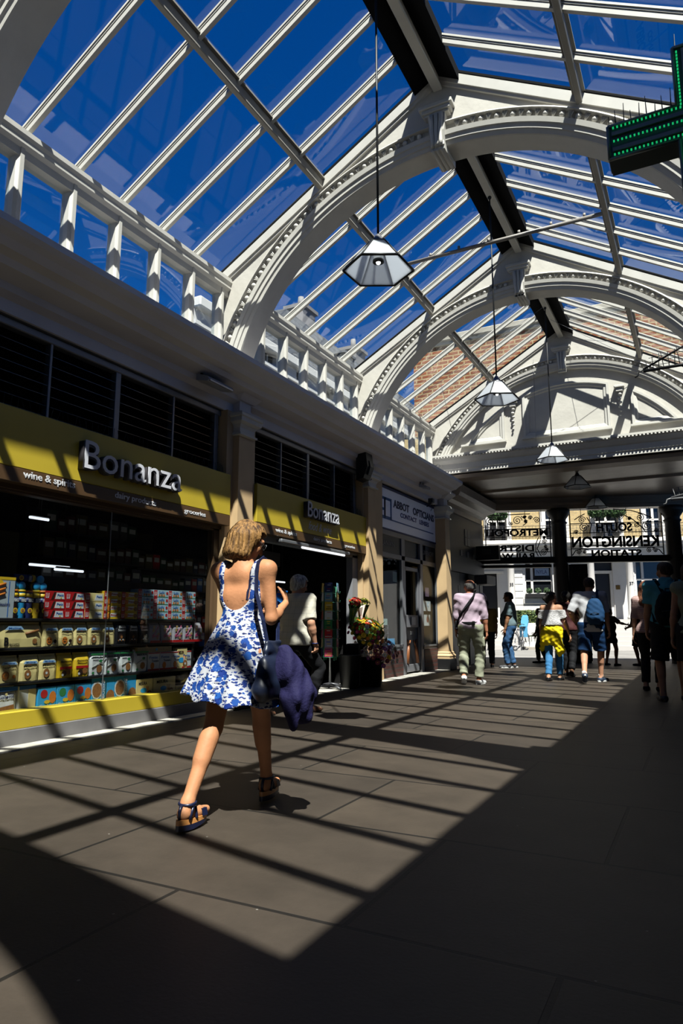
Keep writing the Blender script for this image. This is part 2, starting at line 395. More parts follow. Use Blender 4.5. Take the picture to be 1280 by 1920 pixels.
# ---- clerestory windows
CM = [.55+.61*i for i in range(6)]
def clerestory(n, side, y0, L):
    t = thing('window_%d' % n, '', 'window', (0, y0, 0), kind='structure'); sx = lambda x: x if side < 0 else 2*CX-x+.05
    def bx(name, *q, m=WHITE2, bev=.006):
        b = MB(); b.box(sx(q[0]), sx(q[1]), *q[2:], bev=bev); return b.build(name, m, t)
    b = MB(); b.ext([(sx(x), z) for x, z in [(-5.42, 5.55), (-5.22, 5.55), (-5.22, 5.50), (-5.24, 5.47), (-5.24, 5.42), (-5.28, 5.39), (-5.28, 5.31), (-5.42, 5.31)]], 0, L)
    b.build('head_rail', WHITE2, t)
    bx('sill', -5.46, -5.2, 0, L, 4.2, 4.3)
    mm = None
    for i in range(6):
        y = CM[i] if i < 5 else L-.13
        b = MB(); b.ext([(sx(x), q) for x, q in [(-5.41, -.045), (-5.30, -.045), (-5.28, -.02), (-5.27, -.02), (-5.27, .02), (-5.28, .02), (-5.30, .045), (-5.41, .045)]], 4.28, 5.4, 'z')
        o = b.build('mullion', WHITE2, t); o.location.y = y
    b = MB(); b.box(sx(-5.365), sx(-5.36), .0, L, 4.29, 5.38); b.build('pane', GLASS, t)
    return t
names = ['nearest', 'second', 'third', 'fourth']
wn = 1
for side, sn in ((-1, 'left'), (1, 'right')):
    for i, y0 in enumerate((-.85, 3.15, 7.15, 11.15)):
        t = clerestory(wn, side, y0, 3.7 if i < 3 else 3.6); wn += 1
        t['label'] = 'row of small upright panes above the %s cornice, %s bay from the camera' % (sn, names[i])
t = clerestory(wn, -1, -4.85, 3.7); t['label'] = 'row of small upright panes above the left cornice, behind the camera'; wn += 1

# ---- glazed roof, one bay at a time
def slope_box(mb, side, d0, d1, w0, w1, h0, h1, m=None):
    """box on a roof slope: d = distance from ridge in plan, w = y range, h = height above the slope"""
    q = [(CX+side*d, y, 7.48-.588*d+h) for d in (d0, d1) for y in (w0, w1) for h in (h0, h1)]
    mb.add(q, [(0, 1, 3, 2), (4, 6, 7, 5), (0, 4, 5, 1), (2, 3, 7, 6), (0, 2, 6, 4), (1, 5, 7, 3)], m)
bars = {}
for side in (-1, 1):
    mb = MB(); slope_box(mb, side, .05, 3.16, -.036, .036, -.004, .02); slope_box(mb, side, .05, 3.12, -.014, .014, -.085, .0)
    slope_box(mb, side, .05, 3.14, -.028, .028, -.026, -.010); slope_box(mb, side, .05, 3.12, -.022, .022, -.088, -.034)
    me = mb.build('glazing_bar', WHITE2); bars[side] = me
def roofbay(i, y0, L, nb=5):
    t = thing('glazed_roof', 'glass roof bay with white glazing bars, %s' % i, 'glass roof', (0, y0, 0), kind='structure')
    for side in (-1, 1):
        mb = MB(); d = 1.555
        mb.box(CX+side*d-.032, CX+side*d+.032, 0, L, roofz(CX+d)-.15, roofz(CX+d)-.03, bev=.008); mb.box(CX+side*d-.065, CX+side*d+.065, 0, L, roofz(CX+d)-.03, roofz(CX+d)-.01)
        mb.build('purlin', mat('purlin_paint', (.42, .39, .34), .6, var=.1), t)
        mb = MB(); slope_box(mb, side, .22, 1.60, .03, L-.03, .035, .041); slope_box(mb, side, 1.50, 3.2, .03, L-.03, .005, .011)
        mb.build('pane', GLASS, t)
        mb = MB(); slope_box(mb, side, .02, .27, 0, L, -.10, .035); slope_box(mb, side, .2, 3.2, 0, .045, .0, .03); slope_box(mb, side, .2, 3.2, L-.045, L, .0, .03)
        mb.build('flashing', FLASH, t)
        for k in range(nb):
            o = bars[side] if (i == names[0] and k == 0) else bars[side].copy()
            if o.name not in COL.objects: COL.objects.link(o)
            o.parent = t; o.location = (0, .63+(k*.62 if nb == 5 else k*.6), 0)
    mb = MB(); mb.box(CX-.03, CX+.03, 0, L, 7.24, 7.48, bev=.006); mb.box(CX-.055, CX+.055, 0, L, 7.21, 7.25, bev=.01); mb.box(CX-.16, CX+.16, 0, L, 7.5, 7.54)
    mb.build('ridge_beam', WHITE, t)
    return t
for i, y0 in enumerate((-.85, 3.15, 7.15, 11.15)): roofbay(names[i], y0, 3.7 if i < 3 else 3.6)
roofbay('behind the camera', -4.85, 3.7)

# ---- transverse arches
ZC = 3.54
def arcpt(r, a, y): return (CX+r*math.cos(a), y, ZC+r*math.sin(a))
def make_arch(tymp=False):
    t = thing('roof_arch', '', 'arch', kind='structure'); n = 72
    AN = [math.radians(11+158*k/n) for k in range(n+1)]
    prof = [(3.21, -.065), (3.19, -.075), (3.185, -.012), (3.13, -.0), (3.10, -.012), (3.095, -.06), (3.04, -.05), (3.035, -.032), (2.985, -.028), (2.98, -.01), (2.935, 0), (2.93, .02), (2.93, .30), (2.98, .32), (3.21, .32)]
    if tymp: prof = [p for p in prof if p[1] <= .02]+[(2.93, .09), (3.21, .09)]
    mb = MB(); mb.loft([[arcpt(r, a, y) for r, y in prof] for a in AN]); mb.build('archivolt', WHITE2, t)
    # egg-and-dart
    mb = MB(); NE = 92
    for k in range(NE):
        a = math.radians(13.0+154*(k+.5)/NE)
        if abs(a-math.pi/2) < .05: continue
        c = arcpt(3.142, a, -.03)
        if k % 2 == 0: mb.ball(c, .034, n=8, sc=(1, .9, 1))
        else:
            for s_ in (-.35, 0, .35):
                u = Vector(arcpt(3.180, a+s_*.022, -.045)); v = Vector(arcpt(3.112, a+s_*.004, -.03)); mb.tube([u, v], [.009, .006], n=5)
    mb.build('egg_and_dart', WHITE2, t)
    # spandrel
    mb = MB(); xs = [CX+d for d in np.linspace(-3.16, 3.16, 65)]
    def lowz(x):
        d = abs(x-CX); return ZC+math.sqrt(3.1**2-d*d) if d < 3.02 else 4.2
    y1, y2 = (0.0, .28) if not tymp else (0, .3)
    R0 = [[(x, y1, lowz(x)), (x, y1, roofz(x)+.01), (x, y2, roofz(x)+.01), (x, y2, lowz(x))] for x in xs]
    mb.loft(R0); mb.build('spandrel', WHITE, t)
    mb = MB()
    for s_ in (-1, 1):
        slope_box(mb, s_, 0, 3.12, -.05, .0, -.15, -.02); slope_box(mb, s_, 0, 3.12, -.03, .0, -.19, -.14)
        if not tymp: slope_box(mb, s_, 0, 3.12, .28, .32, -.15, -.02)
    mb.build('raking_moulding', WHITE2, t)
    # keystone: splayed block with a little cornice and three reeds
    mb = MB(); 
    for j, (w, z0, z1, p) in enumerate([(.20, 6.92, 6.97, .14), (.175, 6.87, 6.92, .12), (.15, 6.84, 6.87, .10)]): mb.box(CX-w, CX+w, -p, .0, z0, z1, bev=.006)
    lv = [(6.84, .105, .09), (6.76, .10, .085), (6.62, .09, .10), (6.50, .082, .075), (6.44, .085, .09)]
    mb.loft([[(CX-w, .02, z), (CX-w, -p, z), (CX+w, -p, z), (CX+w, .02, z)] for z, w, p in lv])
    for q in (-.055, 0, .055): mb.tube([(CX+q*w/.1, -p-.008, z) for z, w, p in lv], [.026]*5, n=7)
    mb.box(CX-.085, CX+.085, -.07, .0 if tymp else .33, 6.40, 6.48)
    if not tymp:
        for q in (-.05, 0, .05): mb.tube([(CX+q, -.07, 6.41), (CX+q, .33, 6.41)], .022, n=7)
    mb.build('keystone', WHITE2, t)
    return t
arch = make_arch(); arch.location.y = 2.85; arch['label'] = 'white arch across the roof nearest the camera, mostly out of frame'
for y, lb in ((6.85, 'large white arch with egg and dart moulding, first full arch from the camera'), (10.85, 'smaller white arch second from the camera, in front of the gable'), (-1.1, 'white arch behind the camera')):
    c = copytree(arch); c.location.y = y; c['label'] = lb
g = make_arch(True); g.location.y = 14.75; g.name = 'gable_arch'; g['label'] = 'white arch moulding framing the panelled end gable'; g['category'] = 'arch'

# ---- end gable with panels and entablature
t = thing('gable', 'white panelled gable wall closing the glass roof', 'gable', (0, 14.75, 0), kind='structure')
mb = MB(); xs = [CX+d for d in np.linspace(-3.0, 3.0, 49)]
mb.loft([[(x, .085, 4.43), (x, .085, ZC+math.sqrt(max(3.15**2-(x-CX)**2, .6))), (x, .3, ZC+math.sqrt(max(3.15**2-(x-CX)**2, .6))), (x, .3, 4.43)] for x in xs]); mb.build('tympanum', WHITE, t)
def outline(x0, x1, zb, R, mg, n=16):
    x0 += mg; x1 -= mg; zb += mg; R -= mg
    xl = CX-math.sqrt(max(0, R*R-(zb-ZC)**2)); xr = CX+math.sqrt(max(0, R*R-(zb-ZC)**2)); a, b = max(x0, xl), min(x1, xr)
    top = [(a+(b-a)*k/n, ZC+math.sqrt(max(0, R*R-(a+(b-a)*k/n-CX)**2))) for k in range(n+1)]
    return [(a, zb), (b, zb)]+top[::-1]
for x0, x1 in ((-3.2, -1.4), (-5.2, -3.62), (-.98, .6)):
    mb = MB(); seq = [(0, .085), (0, .03), (.045, .03), (.06, .055), (.10, .06), (.12, .082)]
    mb.loft([[(x, y, z) for x, z in outline(x0, x1, 5.06, 2.66, mg)] for mg, y in seq], caps=False)
    mb.ext([(a, b) for a, b in [(x0-.03 if x0 > -4 else -4.62, 5.03), (x1+.03 if x1 < 0 else .02, 5.03), (x1+.03 if x1 < 0 else .02, 5.07), (x0-.03 if x0 > -4 else -4.62, 5.07)]], 0.0, .085, 'y')
    mb.build('panel_moulding', WHITE2, t)
for x in (-3.41, -1.19):
    mb = MB(); mb.box(x-.10, x+.10, -.05, .085, 5.88, 5.93, bev=.01); mb.box(x-.07, x+.07, -.02, .085, 5.80, 5.88, bev=.01)
    for k in range(6): mb.ball((x+.008*(-1)**k, .03, 5.75-.09*k), .045-.004*k, n=7, sc=(1, .9, .8))
    mb.build('console', WHITE2, t)
mb = MB(); mb.ext([(.3, 4.43), (.0, 4.43), (.0, 4.50), (-.02, 4.52), (-.02, 4.64), (-.05, 4.66), (-.09, 4.72), (-.10, 4.76), (-.13, 4.78), (-.13, 4.85), (.3, 4.88)], -5.3, .75, 'x')
mb.box(-5.25, .7, -.155, -.13, 4.80, 4.845); mb.build('entablature', WHITE2, t)
mb = MB()
for k in range(84): mb.box(-5.2+k*.07, -5.165+k*.07, -.16, -.1, 4.765, 4.795, bev=.005)
mb.build('dentils', WHITE2, t)

# ---- passage to the street: ceiling, side wall, beam
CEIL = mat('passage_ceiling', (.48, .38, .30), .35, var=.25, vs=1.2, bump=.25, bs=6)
mb = MB(); mb.add([(-9, 14.9, 4.43), (4, 14.9, 4.43), (4, 21.5, 4.43), (-9, 17.5, 4.43), (-9, 14.9, 4.6), (4, 14.9, 4.6), (4, 21.5, 4.6), (-9, 17.5, 4.6)], [(0, 1, 2, 3), (4, 5, 6, 7), (0, 1, 5, 4), (3, 2, 6, 7), (0, 3, 7, 4), (1, 2, 6, 5)])
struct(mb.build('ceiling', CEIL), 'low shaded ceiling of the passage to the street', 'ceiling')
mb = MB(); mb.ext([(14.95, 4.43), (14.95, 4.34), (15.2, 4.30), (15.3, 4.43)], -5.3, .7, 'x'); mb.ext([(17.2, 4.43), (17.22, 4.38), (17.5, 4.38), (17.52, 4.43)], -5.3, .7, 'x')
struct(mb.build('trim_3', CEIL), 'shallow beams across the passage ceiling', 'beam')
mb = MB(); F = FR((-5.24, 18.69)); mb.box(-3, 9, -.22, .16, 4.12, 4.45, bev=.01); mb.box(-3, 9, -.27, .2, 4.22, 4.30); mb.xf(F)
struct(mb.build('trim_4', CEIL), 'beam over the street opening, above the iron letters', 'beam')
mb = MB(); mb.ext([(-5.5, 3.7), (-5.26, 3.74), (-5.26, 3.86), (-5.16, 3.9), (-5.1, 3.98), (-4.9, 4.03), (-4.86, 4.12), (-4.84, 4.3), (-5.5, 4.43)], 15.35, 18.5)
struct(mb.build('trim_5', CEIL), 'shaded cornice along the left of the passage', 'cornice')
mb = MB(); mb.box(-5.6, -5.3, 15.3, 18.72, 2.3, 3.75); mb.box(-5.6, -5.4, 15.3, 18.72, 0, 2.35); mb.box(-5.42, -5.36, 15.9, 16.0, 0, 2.3); mb.box(-5.42, -5.36, 17.4, 17.5, 0, 2.3); mb.box(-5.42, -5.36, 18.6, 18.72, 0, 2.3)
struct(mb.build('wall_passage', mat('passage_black', (.012, .012, .013), .5)), 'dark shop fascia on the left wall of the passage', 'wall')
# ================================================================ pilasters
def pilaster(y, label):
    t = thing('pilaster', label, 'pilaster', (0, y, 0), kind='structure')
    def sq(w, d, z): return [(-5.36, -w, z), (-5.10+d, -w, z), (-5.10+d, w, z), (-5.36, w, z)]
    mb = MB(); mb.loft([sq(.165, 0, .40), sq(.165, 0, 2.3), sq(.150, -.012, 3.45)]); mb.build('shaft', TAN, t)
    mb = MB(); mb.box(-5.38, -5.03, -.21, .21, 0, .25, bev=.01); mb.build('plinth', BLACK, t)
    mb = MB(); mb.loft([sq(.205, .045, .25), sq(.205, .045, .29), sq(.215, .055, .31), sq(.205, .045, .335), sq(.18, .02, .36), sq(.185, .025, .38), sq(.166, .002, .41)]); mb.build('base_moulding', TAN, t)
    mb = MB(); mb.loft([sq(.15, -.01, 3.42), sq(.19, .035, 3.43), sq(.19, .035, 3.455), sq(.16, .005, 3.47), sq(.162, .005, 3.53), sq(.18, .03, 3.57), sq(.225, .075, 3.60), sq(.225, .075, 3.655), sq(.245, .095, 3.665), sq(.245, .095, 3.70), sq(.22, .07, 3.725), sq(.13, -.03, 3.74)]); mb.build('capital', WHITE2, t)
    mb = MB(); mb.loft([sq(.125, -.035, 3.7), sq(.125, -.035, 3.90)]); mb.loft([sq(.16, .0, 3.90), sq(.20, .06, 3.95), sq(.22, .14, 4.0), sq(.22, .14, 4.04)]); mb.build('block', FRIEZE, t)
    return t
p = pilaster(7.09, 'tan pilaster between the two yellow shopfronts')
for y, lb in ((10.95, 'tan pilaster behind the flower buckets'), (15.08, 'tan pilaster at the far end of the opticians')):
    c = copytree(p); c.location.y = y; c['label'] = lb
mb = MB(); mb.box(-5.42, -5.2, 6.80, 6.93, 0, 3.74); mb.box(-5.42, -5.2, 7.25, 7.42, 0, 3.74); mb.box(-5.42, -5.2, 10.75, 10.8, 0, 3.74); mb.box(-5.42, -5.25, 11.1, 11.72, 0, 2.3)
mb.box(-5.42, -5.25, 11.1, 11.72, 2.3, 3.74); mb.box(-5.42, -5.25, 15.22, 15.35, 0, 3.74); struct(mb.build('trim_6', TAN), 'tan strips of wall flanking the pilasters', 'wall')

# ================================================================ shop interiors
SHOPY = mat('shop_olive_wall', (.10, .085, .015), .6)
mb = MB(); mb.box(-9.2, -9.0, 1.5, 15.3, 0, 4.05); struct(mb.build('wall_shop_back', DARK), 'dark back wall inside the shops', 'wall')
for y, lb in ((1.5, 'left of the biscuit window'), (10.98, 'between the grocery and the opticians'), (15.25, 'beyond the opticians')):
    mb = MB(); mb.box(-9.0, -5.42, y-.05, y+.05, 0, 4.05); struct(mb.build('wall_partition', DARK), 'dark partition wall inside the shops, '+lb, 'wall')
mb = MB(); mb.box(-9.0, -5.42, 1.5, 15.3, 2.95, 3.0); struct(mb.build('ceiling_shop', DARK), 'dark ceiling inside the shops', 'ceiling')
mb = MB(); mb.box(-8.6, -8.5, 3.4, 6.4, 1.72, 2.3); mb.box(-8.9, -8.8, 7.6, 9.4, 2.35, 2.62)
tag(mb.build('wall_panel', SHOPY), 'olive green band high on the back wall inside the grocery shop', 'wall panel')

# ---- louvred fanlights
def louvres(n, y0, y1, muls, label):
    t = thing('window_%d' % n, label, 'window', kind='structure')
    mb = MB(); mb.box(-5.40, -5.30, y0, y1, 3.66, 3.735, bev=.008); mb.box(-5.44, -5.27, y0, y1, 3.735, 3.76); mb.build('head_rail', STEEL, t)
    for i, y in enumerate(muls):
        w = .035 if i % 2 else .014
        mb = MB(); mb.box(-5.39, -5.31, y-w, y+w, 2.9, 3.67, bev=.004); mb.build('mullion', STEEL, t)
    ys = [y0]+list(muls)+[y1]
    for a, b in zip(ys, ys[1:]):
        mb = MB()
        for k in range(7):
            z = 2.98+k*.10; x = -5.37
            mb.add([(x-.045, a+.02, z+.035), (x+.05, a+.02, z-.035), (x+.05, b-.02, z-.035), (x-.045, b-.02, z+.035), (x-.045, a+.02, z+.039), (x+.05, a+.02, z-.031), (x+.05, b-.02, z-.031), (x-.045, b-.02, z+.039)],
                   [(0, 1, 2, 3), (4, 5, 6, 7), (0, 1, 5, 4), (2, 3, 7, 6), (0, 3, 7, 4), (1, 2, 6, 5)])
        mb.build('louvre_blades', mat('louvre_glass', (.012, .012, .013), .12, spec=.6), t)
    mb = MB(); mb.box(-5.5, -5.47, y0, y1, 2.9, 3.74); mb.build('backing', DARK, t)
    # spiral of wire that keeps birds off the sign
    mb = MB()
    for k in range(int((y1-y0)/.07)):
        y = y0+.05+k*.07; mb.tube([(-5.2, y, 2.9), (-5.2+RNG.uniform(-.02, .02), y+RNG.uniform(-.03, .03), 3.0)], .003, n=4)
    mb.build('bird_wire', IRON, t)
louvres(10, 2.0, 6.80, [2.5, 3.35, 4.2, 5.05, 5.92, 6.72], 'dark glass louvres above the large yellow sign')
louvres(11, 7.42, 10.75, [8.25, 9.03, 9.9, 10.66], 'dark glass louvres above the second yellow sign')

# ---- yellow shop signs
def put(s, y, z, w, h, m, par, x=-5.148, ext=.003, bold=.012, name='lettering', shear=0):
    o = D.objects.new(name, textmesh(s, w, h, ext, bold, shear=shear).copy()); COL.objects.link(o); o.data.materials.clear(); o.data.materials.append(m)
    o.matrix_world = MX(x, y, z); o.parent = par; return o
LETF = mat('silver_letter_face', (.80, .80, .86), .35); 
def sign(y0, y1, label, letters, extra=None):
    t = thing('shop_sign', label, 'sign', (0, 0, 0))
    mb = MB(); mb.box(-5.36, -5.15, y0, y1, 2.362, 2.885, bev=.006); mb.build('yellow_board', YEL, t)
    mb = MB(); mb.box(-5.36, -5.15, y0, y1, 2.232, 2.36, bev=.004); mb.build('brown_band', BROWN, t)
    for s, y, z, w, h, m, ex in letters:
        if ex:
            put(s, y-.012, z-.012, w, h, mat('letter_side', (.04, .035, .04), .5), t, x=-5.115, ext=.034, bold=.02)
            put(s, y, z, w, h, LETF, t, x=-5.078, ext=.004, bold=.0)
        else: put(s, y, z, w, h, m, t)
    return t
t = sign(1.9, 6.84, 'large yellow and brown shop sign reading Bonanza, nearest the camera', [('Bonanza', 4.46, 2.485, 1.38, .275, None, 1), ('wine & spirits', 3.87, 2.265, .56, .085, WTXT, 0), ('dairy products', 4.93, 2.262, .59, .08, WTXT, 0), ('groceries', 5.98, 2.262, .38, .065, WTXT, 0)])
t = sign(7.42, 10.80, 'second yellow and brown shop sign reading Bonanza food & wine', [('Bonanza', 8.64, 2.60, 1.0, .235, None, 1), ('wine & spirits', 7.88, 2.265, .56, .075, WTXT, 0), ('dairy products', 8.93, 2.262, .58, .07, WTXT, 0), ('groceries', 9.96, 2.262, .38, .06, WTXT, 0)])
put('food & wine', 8.78, 2.425, .72, .13, LETF, t, bold=0, shear=.35)
# strip light hanging under the second sign
t = thing('strip_light', 'white fluorescent strip light hanging under the second yellow sign', 'light', (0, 0, 0))
mb = MB(); mb.box(-5.22, -5.12, 8.0, 10.1, 2.15, 2.2, bev=.01); mb.build('housing', ALU, t)
mb = MB(); mb.tube([(-5.15, 8.6, 2.135), (-5.15, 9.95, 2.135)], .018); mb.build('tube', mat('tube_glow', (.9, .95, 1), .5, emit=1.2), t)

# ---- shopfront 1: plinth, window frame, glass
t = thing('shopfront', 'low grey plinth, yellow kick panel and dark frame of the biscuit window', 'shopfront', kind='structure')
mb = MB(); mb.box(-5.5, -5.24, 1.9, 6.82, 0.0, .14, bev=.006); mb.build('grey_plinth', mat('grey_plinth_metal', (.22, .21, .21), .5, var=.25, vs=3), t)
mb = MB(); mb.box(-5.5, -5.25, 1.9, 6.82, .14, .285, bev=.004); mb.build('yellow_kick_panel', YEL, t)
mb = MB(); mb.box(-5.38, -5.28, 1.9, 6.9, 2.17, 2.235); mb.box(-5.38, -5.28, 6.70, 6.80, .28, 2.2); mb.box(-5.33, -5.25, 1.9, 6.9, 2.19, 2.235)
mb.build('window_frame', mat('bronze_frame', (.12, .07, .035), .4), t)
mb = MB(); mb.box(-5.322, -5.316, 1.9, 5.06, .285, 2.17); mb.box(-5.322, -5.316, 5.07, 6.7, .285, 2.17); mb.build('pane', SHOPG, t)
mb = MB(); mb.box(-5.323, -5.315, 5.061, 5.067, .285, 2.17); mb.build('glass_joint', ALU, t)

# ================================================================ display shelves and goods in the first window
SHZ = [.235, .515, .815, 1.075]
t = thing('display_shelf', 'dark four-tier shelf rack behind the glass of the first window', 'shelf', (0, 0, 0))
for z in SHZ:
    mb = MB(); mb.box(-5.80, -5.40, 1.95, 6.55, z-.025, z, bev=.004); mb.build('shelf_board', BLACK, t)
mb = MB(); mb.box(-5.83, -5.80, 1.95, 6.55, 0, 1.5); mb.build('back_board', BLACK, t)
mb = MB(); 
for y in (1.95, 6.52): mb = MB(); mb.box(-5.8, -5.42, y, y+.03, 0, 1.2); mb.build('end_panel', BLACK, t)

def text_on(mb, s, y, z, w, h, x, m, bold=.01): mb.mesh(textmesh(s, w, h, .0006, bold), MX(x, y, z), m)
def disc(mb, y, z, r, x, m, sy=1., n=12): mb.ext([(y+r*sy*math.cos(2*math.pi*k/n), z+r*math.sin(2*math.pi*k/n)) for k in range(n)], x-.0006, x+.0006, 'x', m)
def pk_box(w, h, d, base, deco):
    mb = MB(); mb.box(-d, 0, 0, w, 0, h, base, bev=.003); deco(mb, w, h); return mb
def pk_bag(w, h, d, base, deco, crimp=True, top=None):
    """stand-up paper bag: square foot, pinched and folded top"""
    mb = MB(); rings = []; nn = 20
    for z, fx, fy in ((0, .92, .97), (.03, 1, 1), (.35, 1.04, 1.0), (.7, .9, .99), (.88, .45, .96), (.95, .12, .97), (1., .1, .99)):
        r = []
        for k in range(nn):
            a = 2*math.pi*k/nn; cx, cy = math.cos(a), math.sin(a)
            q = max(abs(cx), abs(cy)); px, py = cx/q, cy/q
            r.append((-d/2+px*d/2*fx+RNG.uniform(-.002, .002), w/2+py*w/2*fy+RNG.uniform(-.0015, .0015), z*h))
        rings.append(r)
    i0 = len(mb.v); mb.loft(rings, base, smooth=False)
    if top: mb.box(-d/2-.008, -d/2+.012, .0, w, h*.93, h*1.0, top)
    deco(mb, w, h); return mb
def d_lu(kind):
    def f(mb, w, h):
        mb.box(0, .0012, 0, .055, 0.002, h-.002, RED); text_on(mb, 'LU', .010, h*.22, .036, h*.56, .0022, WHP, .02)
        if kind == 'choc':
            mb.box(0, .001, .055, w, 0.002, h-.002, RED); mb.ext([(.07, .006), (.10, h-.008), (.125, h-.008), (.10, .006)], 0, .0018, 'x', CHOC)
            mb.ext([(.115, h*.15), (.13, h*.85), (w-.02, h*.85), (w-.01, h*.15)], 0, .0022, 'x', WHP); text_on(mb, 'Petit', .14, h*.45, .07, h*.25, .0034, BLUE, .01); disc(mb, w-.05, h*.28, .008, .003, YELP)
        elif kind == 'plain':
            mb.box(0, .001, .055, w, .002, h-.002, CREAMP); mb.ext([(.115, h*.15), (.13, h*.85), (w-.02, h*.85), (w-.01, h*.15)], 0, .0022, 'x', WHP); text_on(mb, 'Petit', .14, h*.45, .07, h*.25, .0034, BLUE, .01)
        elif kind == 'yellow':
            mb.box(0, .001, .055, w, .002, h-.002, YELP); mb.ext([(.09, h*.3), (.10, h*.85), (w-.05, h*.9), (w-.06, h*.35)], 0, .002, 'x', WHP); text_on(mb, 'Prince', .10, h*.45, .08, h*.28, .0034, RED, .01)
            disc(mb, w-.025, h*.5, h*.33, .003, COOKIE); disc(mb, .07, h*.5, h*.36, .003, ORG)
        else:
            mb.box(0, .001, .055, w, .002, h-.002, mat('pale_blue_print', (.42, .60, .66), .5)); text_on(mb, 'Lulu', .085, h*.55, .08, h*.34, .0034, BLUE, .02)
            for q in range(3): disc(mb, .09+q*.035, h*.28, h*.17, .003, COOKIE if q % 2 else ORG)
            disc(mb, w-.02, h*.6, h*.2, .003, RED if kind == 'berry' else ORG)
            mb.box(0, .002, .055, w, .002, h*.1, GRN)
    return f
def d_mb(title, shape, dark=False):
    def f(mb, w, h):
        x = .004; mb.ext([(w*.12, h*.66), (w*.2, h*.77), (w*.8, h*.77), (w*.9, h*.66)], x, x+.002, 'x', mat('sky_print', (.35, .55, .78), .5)); text_on(mb, 'Mulino', w*.25, h*.69, w*.5, h*.05, x+.003, BLUE, .01); disc(mb, w*.5, h*.645, .005, x+.001, RED)
        text_on(mb, title, w*.15, h*.53, w*.7, h*.07, x+.003, BLK, .01)
        if shape == 'ring':
            disc(mb, w*.38, h*.27, h*.17, x+.002, COOKIE, .85); disc(mb, w*.38, h*.27, h*.05, x+.004, WHP)
        elif shape == 'choc':
            disc(mb, w*.38, h*.25, h*.15, x+.002, ORG, .9)
            for q in ((.3, .3), (.44, .3), (.33, .2), (.42, .2)): disc(mb, w*q[0], h*q[1], .006, x+.004, CHOC)
            disc(mb, w*.75, h*.22, h*.08, x+.003, CHOC); disc(mb, w*.68, h*.14, h*.04, x+.003, WHP)
        else:
            disc(mb, w*.35, h*.27, h*.17, x+.002, COOKIE, .95); disc(mb, w*.35, h*.27, h*.10, x+.004, ORG); disc(mb, w*.35, h*.27, h*.07, x+.005, COOKIE); disc(mb, w*.75, h*.22, h*.07, x+.003, ORG)
    return f
def d_mis(mb, w, h):
    x = .004; mb.box(x-.004, x+.002, w*.0, w, h*.86, h*.93, GRN); text_on(mb, 'MISURA', w*.12, h*.73, w*.76, h*.075, x+.003, BLK, .025); disc(mb, w*.66, h*.61, h*.06, x+.002, GRN, 1.6)
    disc(mb, w*.60, h*.28, h*.16, x+.002, COOKIE, .95); disc(mb, w*.2, h*.12, h*.05, x+.002, GRN, 1.4); mb.tube([(x+.002, w*.1, h*.35), (x+.002, w*.5, h*.52), (x+.002, w*.85, h*.5)], .003, mat('leaf_line', (.5, .5, .42), .5), n=4)
def d_misbox(mb, w, h):
    x = .0012; text_on(mb, 'MISURA', w*.14, h*.68, w*.5, h*.17, x, BLK, .025); disc(mb, w*.45, h*.40, h*.13, x, LBLUE, 1.9); disc(mb, w*.8, h*.22, h*.17, x, COOKIE); disc(mb, w*.8, h*.22, h*.06, x+.002, WHP)
    for q in range(4): mb.tube([(x, w*.68, h*.1), (x, w*(.6+.05*q), h*.6)], .002, ORG, n=4)
def d_black(mb, w, h):
    x = .004; text_on(mb, 'Bon', w*.2, h*.74, w*.6, h*.11, x+.003, WHP, .02); text_on(mb, 'Soste', w*.15, h*.60, w*.7, h*.11, x+.003, WHP, .02); disc(mb, w*.45, h*.35, h*.14, x+.002, CHOC, .9); disc(mb, w*.5, h*.33, h*.07, x+.004, COOKIE)
    for q in range(5): disc(mb, w*(.25+.13*q), h*(.18+.03*(q % 2)), h*.035, x+.004, WHP if q % 2 else COOKIE)
def d_pink(mb, w, h):
    x = .004; mb.box(x-.003, x+.001, 0.002, w-.002, .0, h*.12, RED)
    mb.tube([(x+.002, w*(.7-.12*q+.1*(q % 2)), h*(.85-.12*q)) for q in range(6)], .004, PINKP, n=5); text_on(mb, 'Girotti', w*.15, h*.28, w*.6, h*.14, x+.004, PINKP, .02)
    for q in ((.3, .78), (.25, .62), (.75, .42), (.65, .25)): disc(mb, w*q[0], h*q[1], h*.075, x+.003, mat('pale_biscuit', (.45, .30, .10), .5))
def d_yel(mb, w, h):
    x = .004; text_on(mb, 'Baiocchi', w*.15, h*.62, w*.7, h*.09, x+.003, BLK, .02); mb.box(x, x+.002, w*.1, w*.9, h*.36, h*.46, RED); disc(mb, w*.4, h*.2, h*.11, x+.002, CHOC, 1.2); disc(mb, w*.68, h*.25, h*.12, x+.003, COOKIE); disc(mb, w*.3, h*.14, h*.05, x+.004, WHP)
def d_rusk(mb, w, h):
    x = .002; mb.box(0, x, 0.002, w-.002, h*.93, h-.002, RED); mb.box(0, x, .002, w-.002, .002, h*.1, RED); text_on(mb, 'Fette', w*.1, h*.66, w*.7, h*.14, x+.002, BLUE, .01); text_on(mb, 'Tostate', w*.3, h*.48, w*.6, h*.12, x+.002, NAVY, .01); disc(mb, w*.38, h*.27, h*.19, x+.001, ORG, .75); disc(mb, w*.8, h*.2, h*.09, x+.001, WHP)
def d_bluebag(mb, w, h):
    x = .004; mb.box(x-.003, x+.001, 0, w, h*.85, h*.99, BLUE); text_on(mb, 'Gallette', w*.15, h*.6, w*.7, h*.12, x+.003, NAVY, .01); disc(mb, w*.5, h*.74, h*.05, x+.002, CREAMP)
    mb.ext([(w*.1, h*.05), (w*.12, h*.3), (w*.85, h*.38), (w*.92, h*.12)], x, x+.003, 'x', COOKIE); mb.ext([(w*.2, h*.1), (w*.3, h*.2), (w*.9, h*.22), (w*.8, h*.1)], x, x+.005, 'x', YELP)
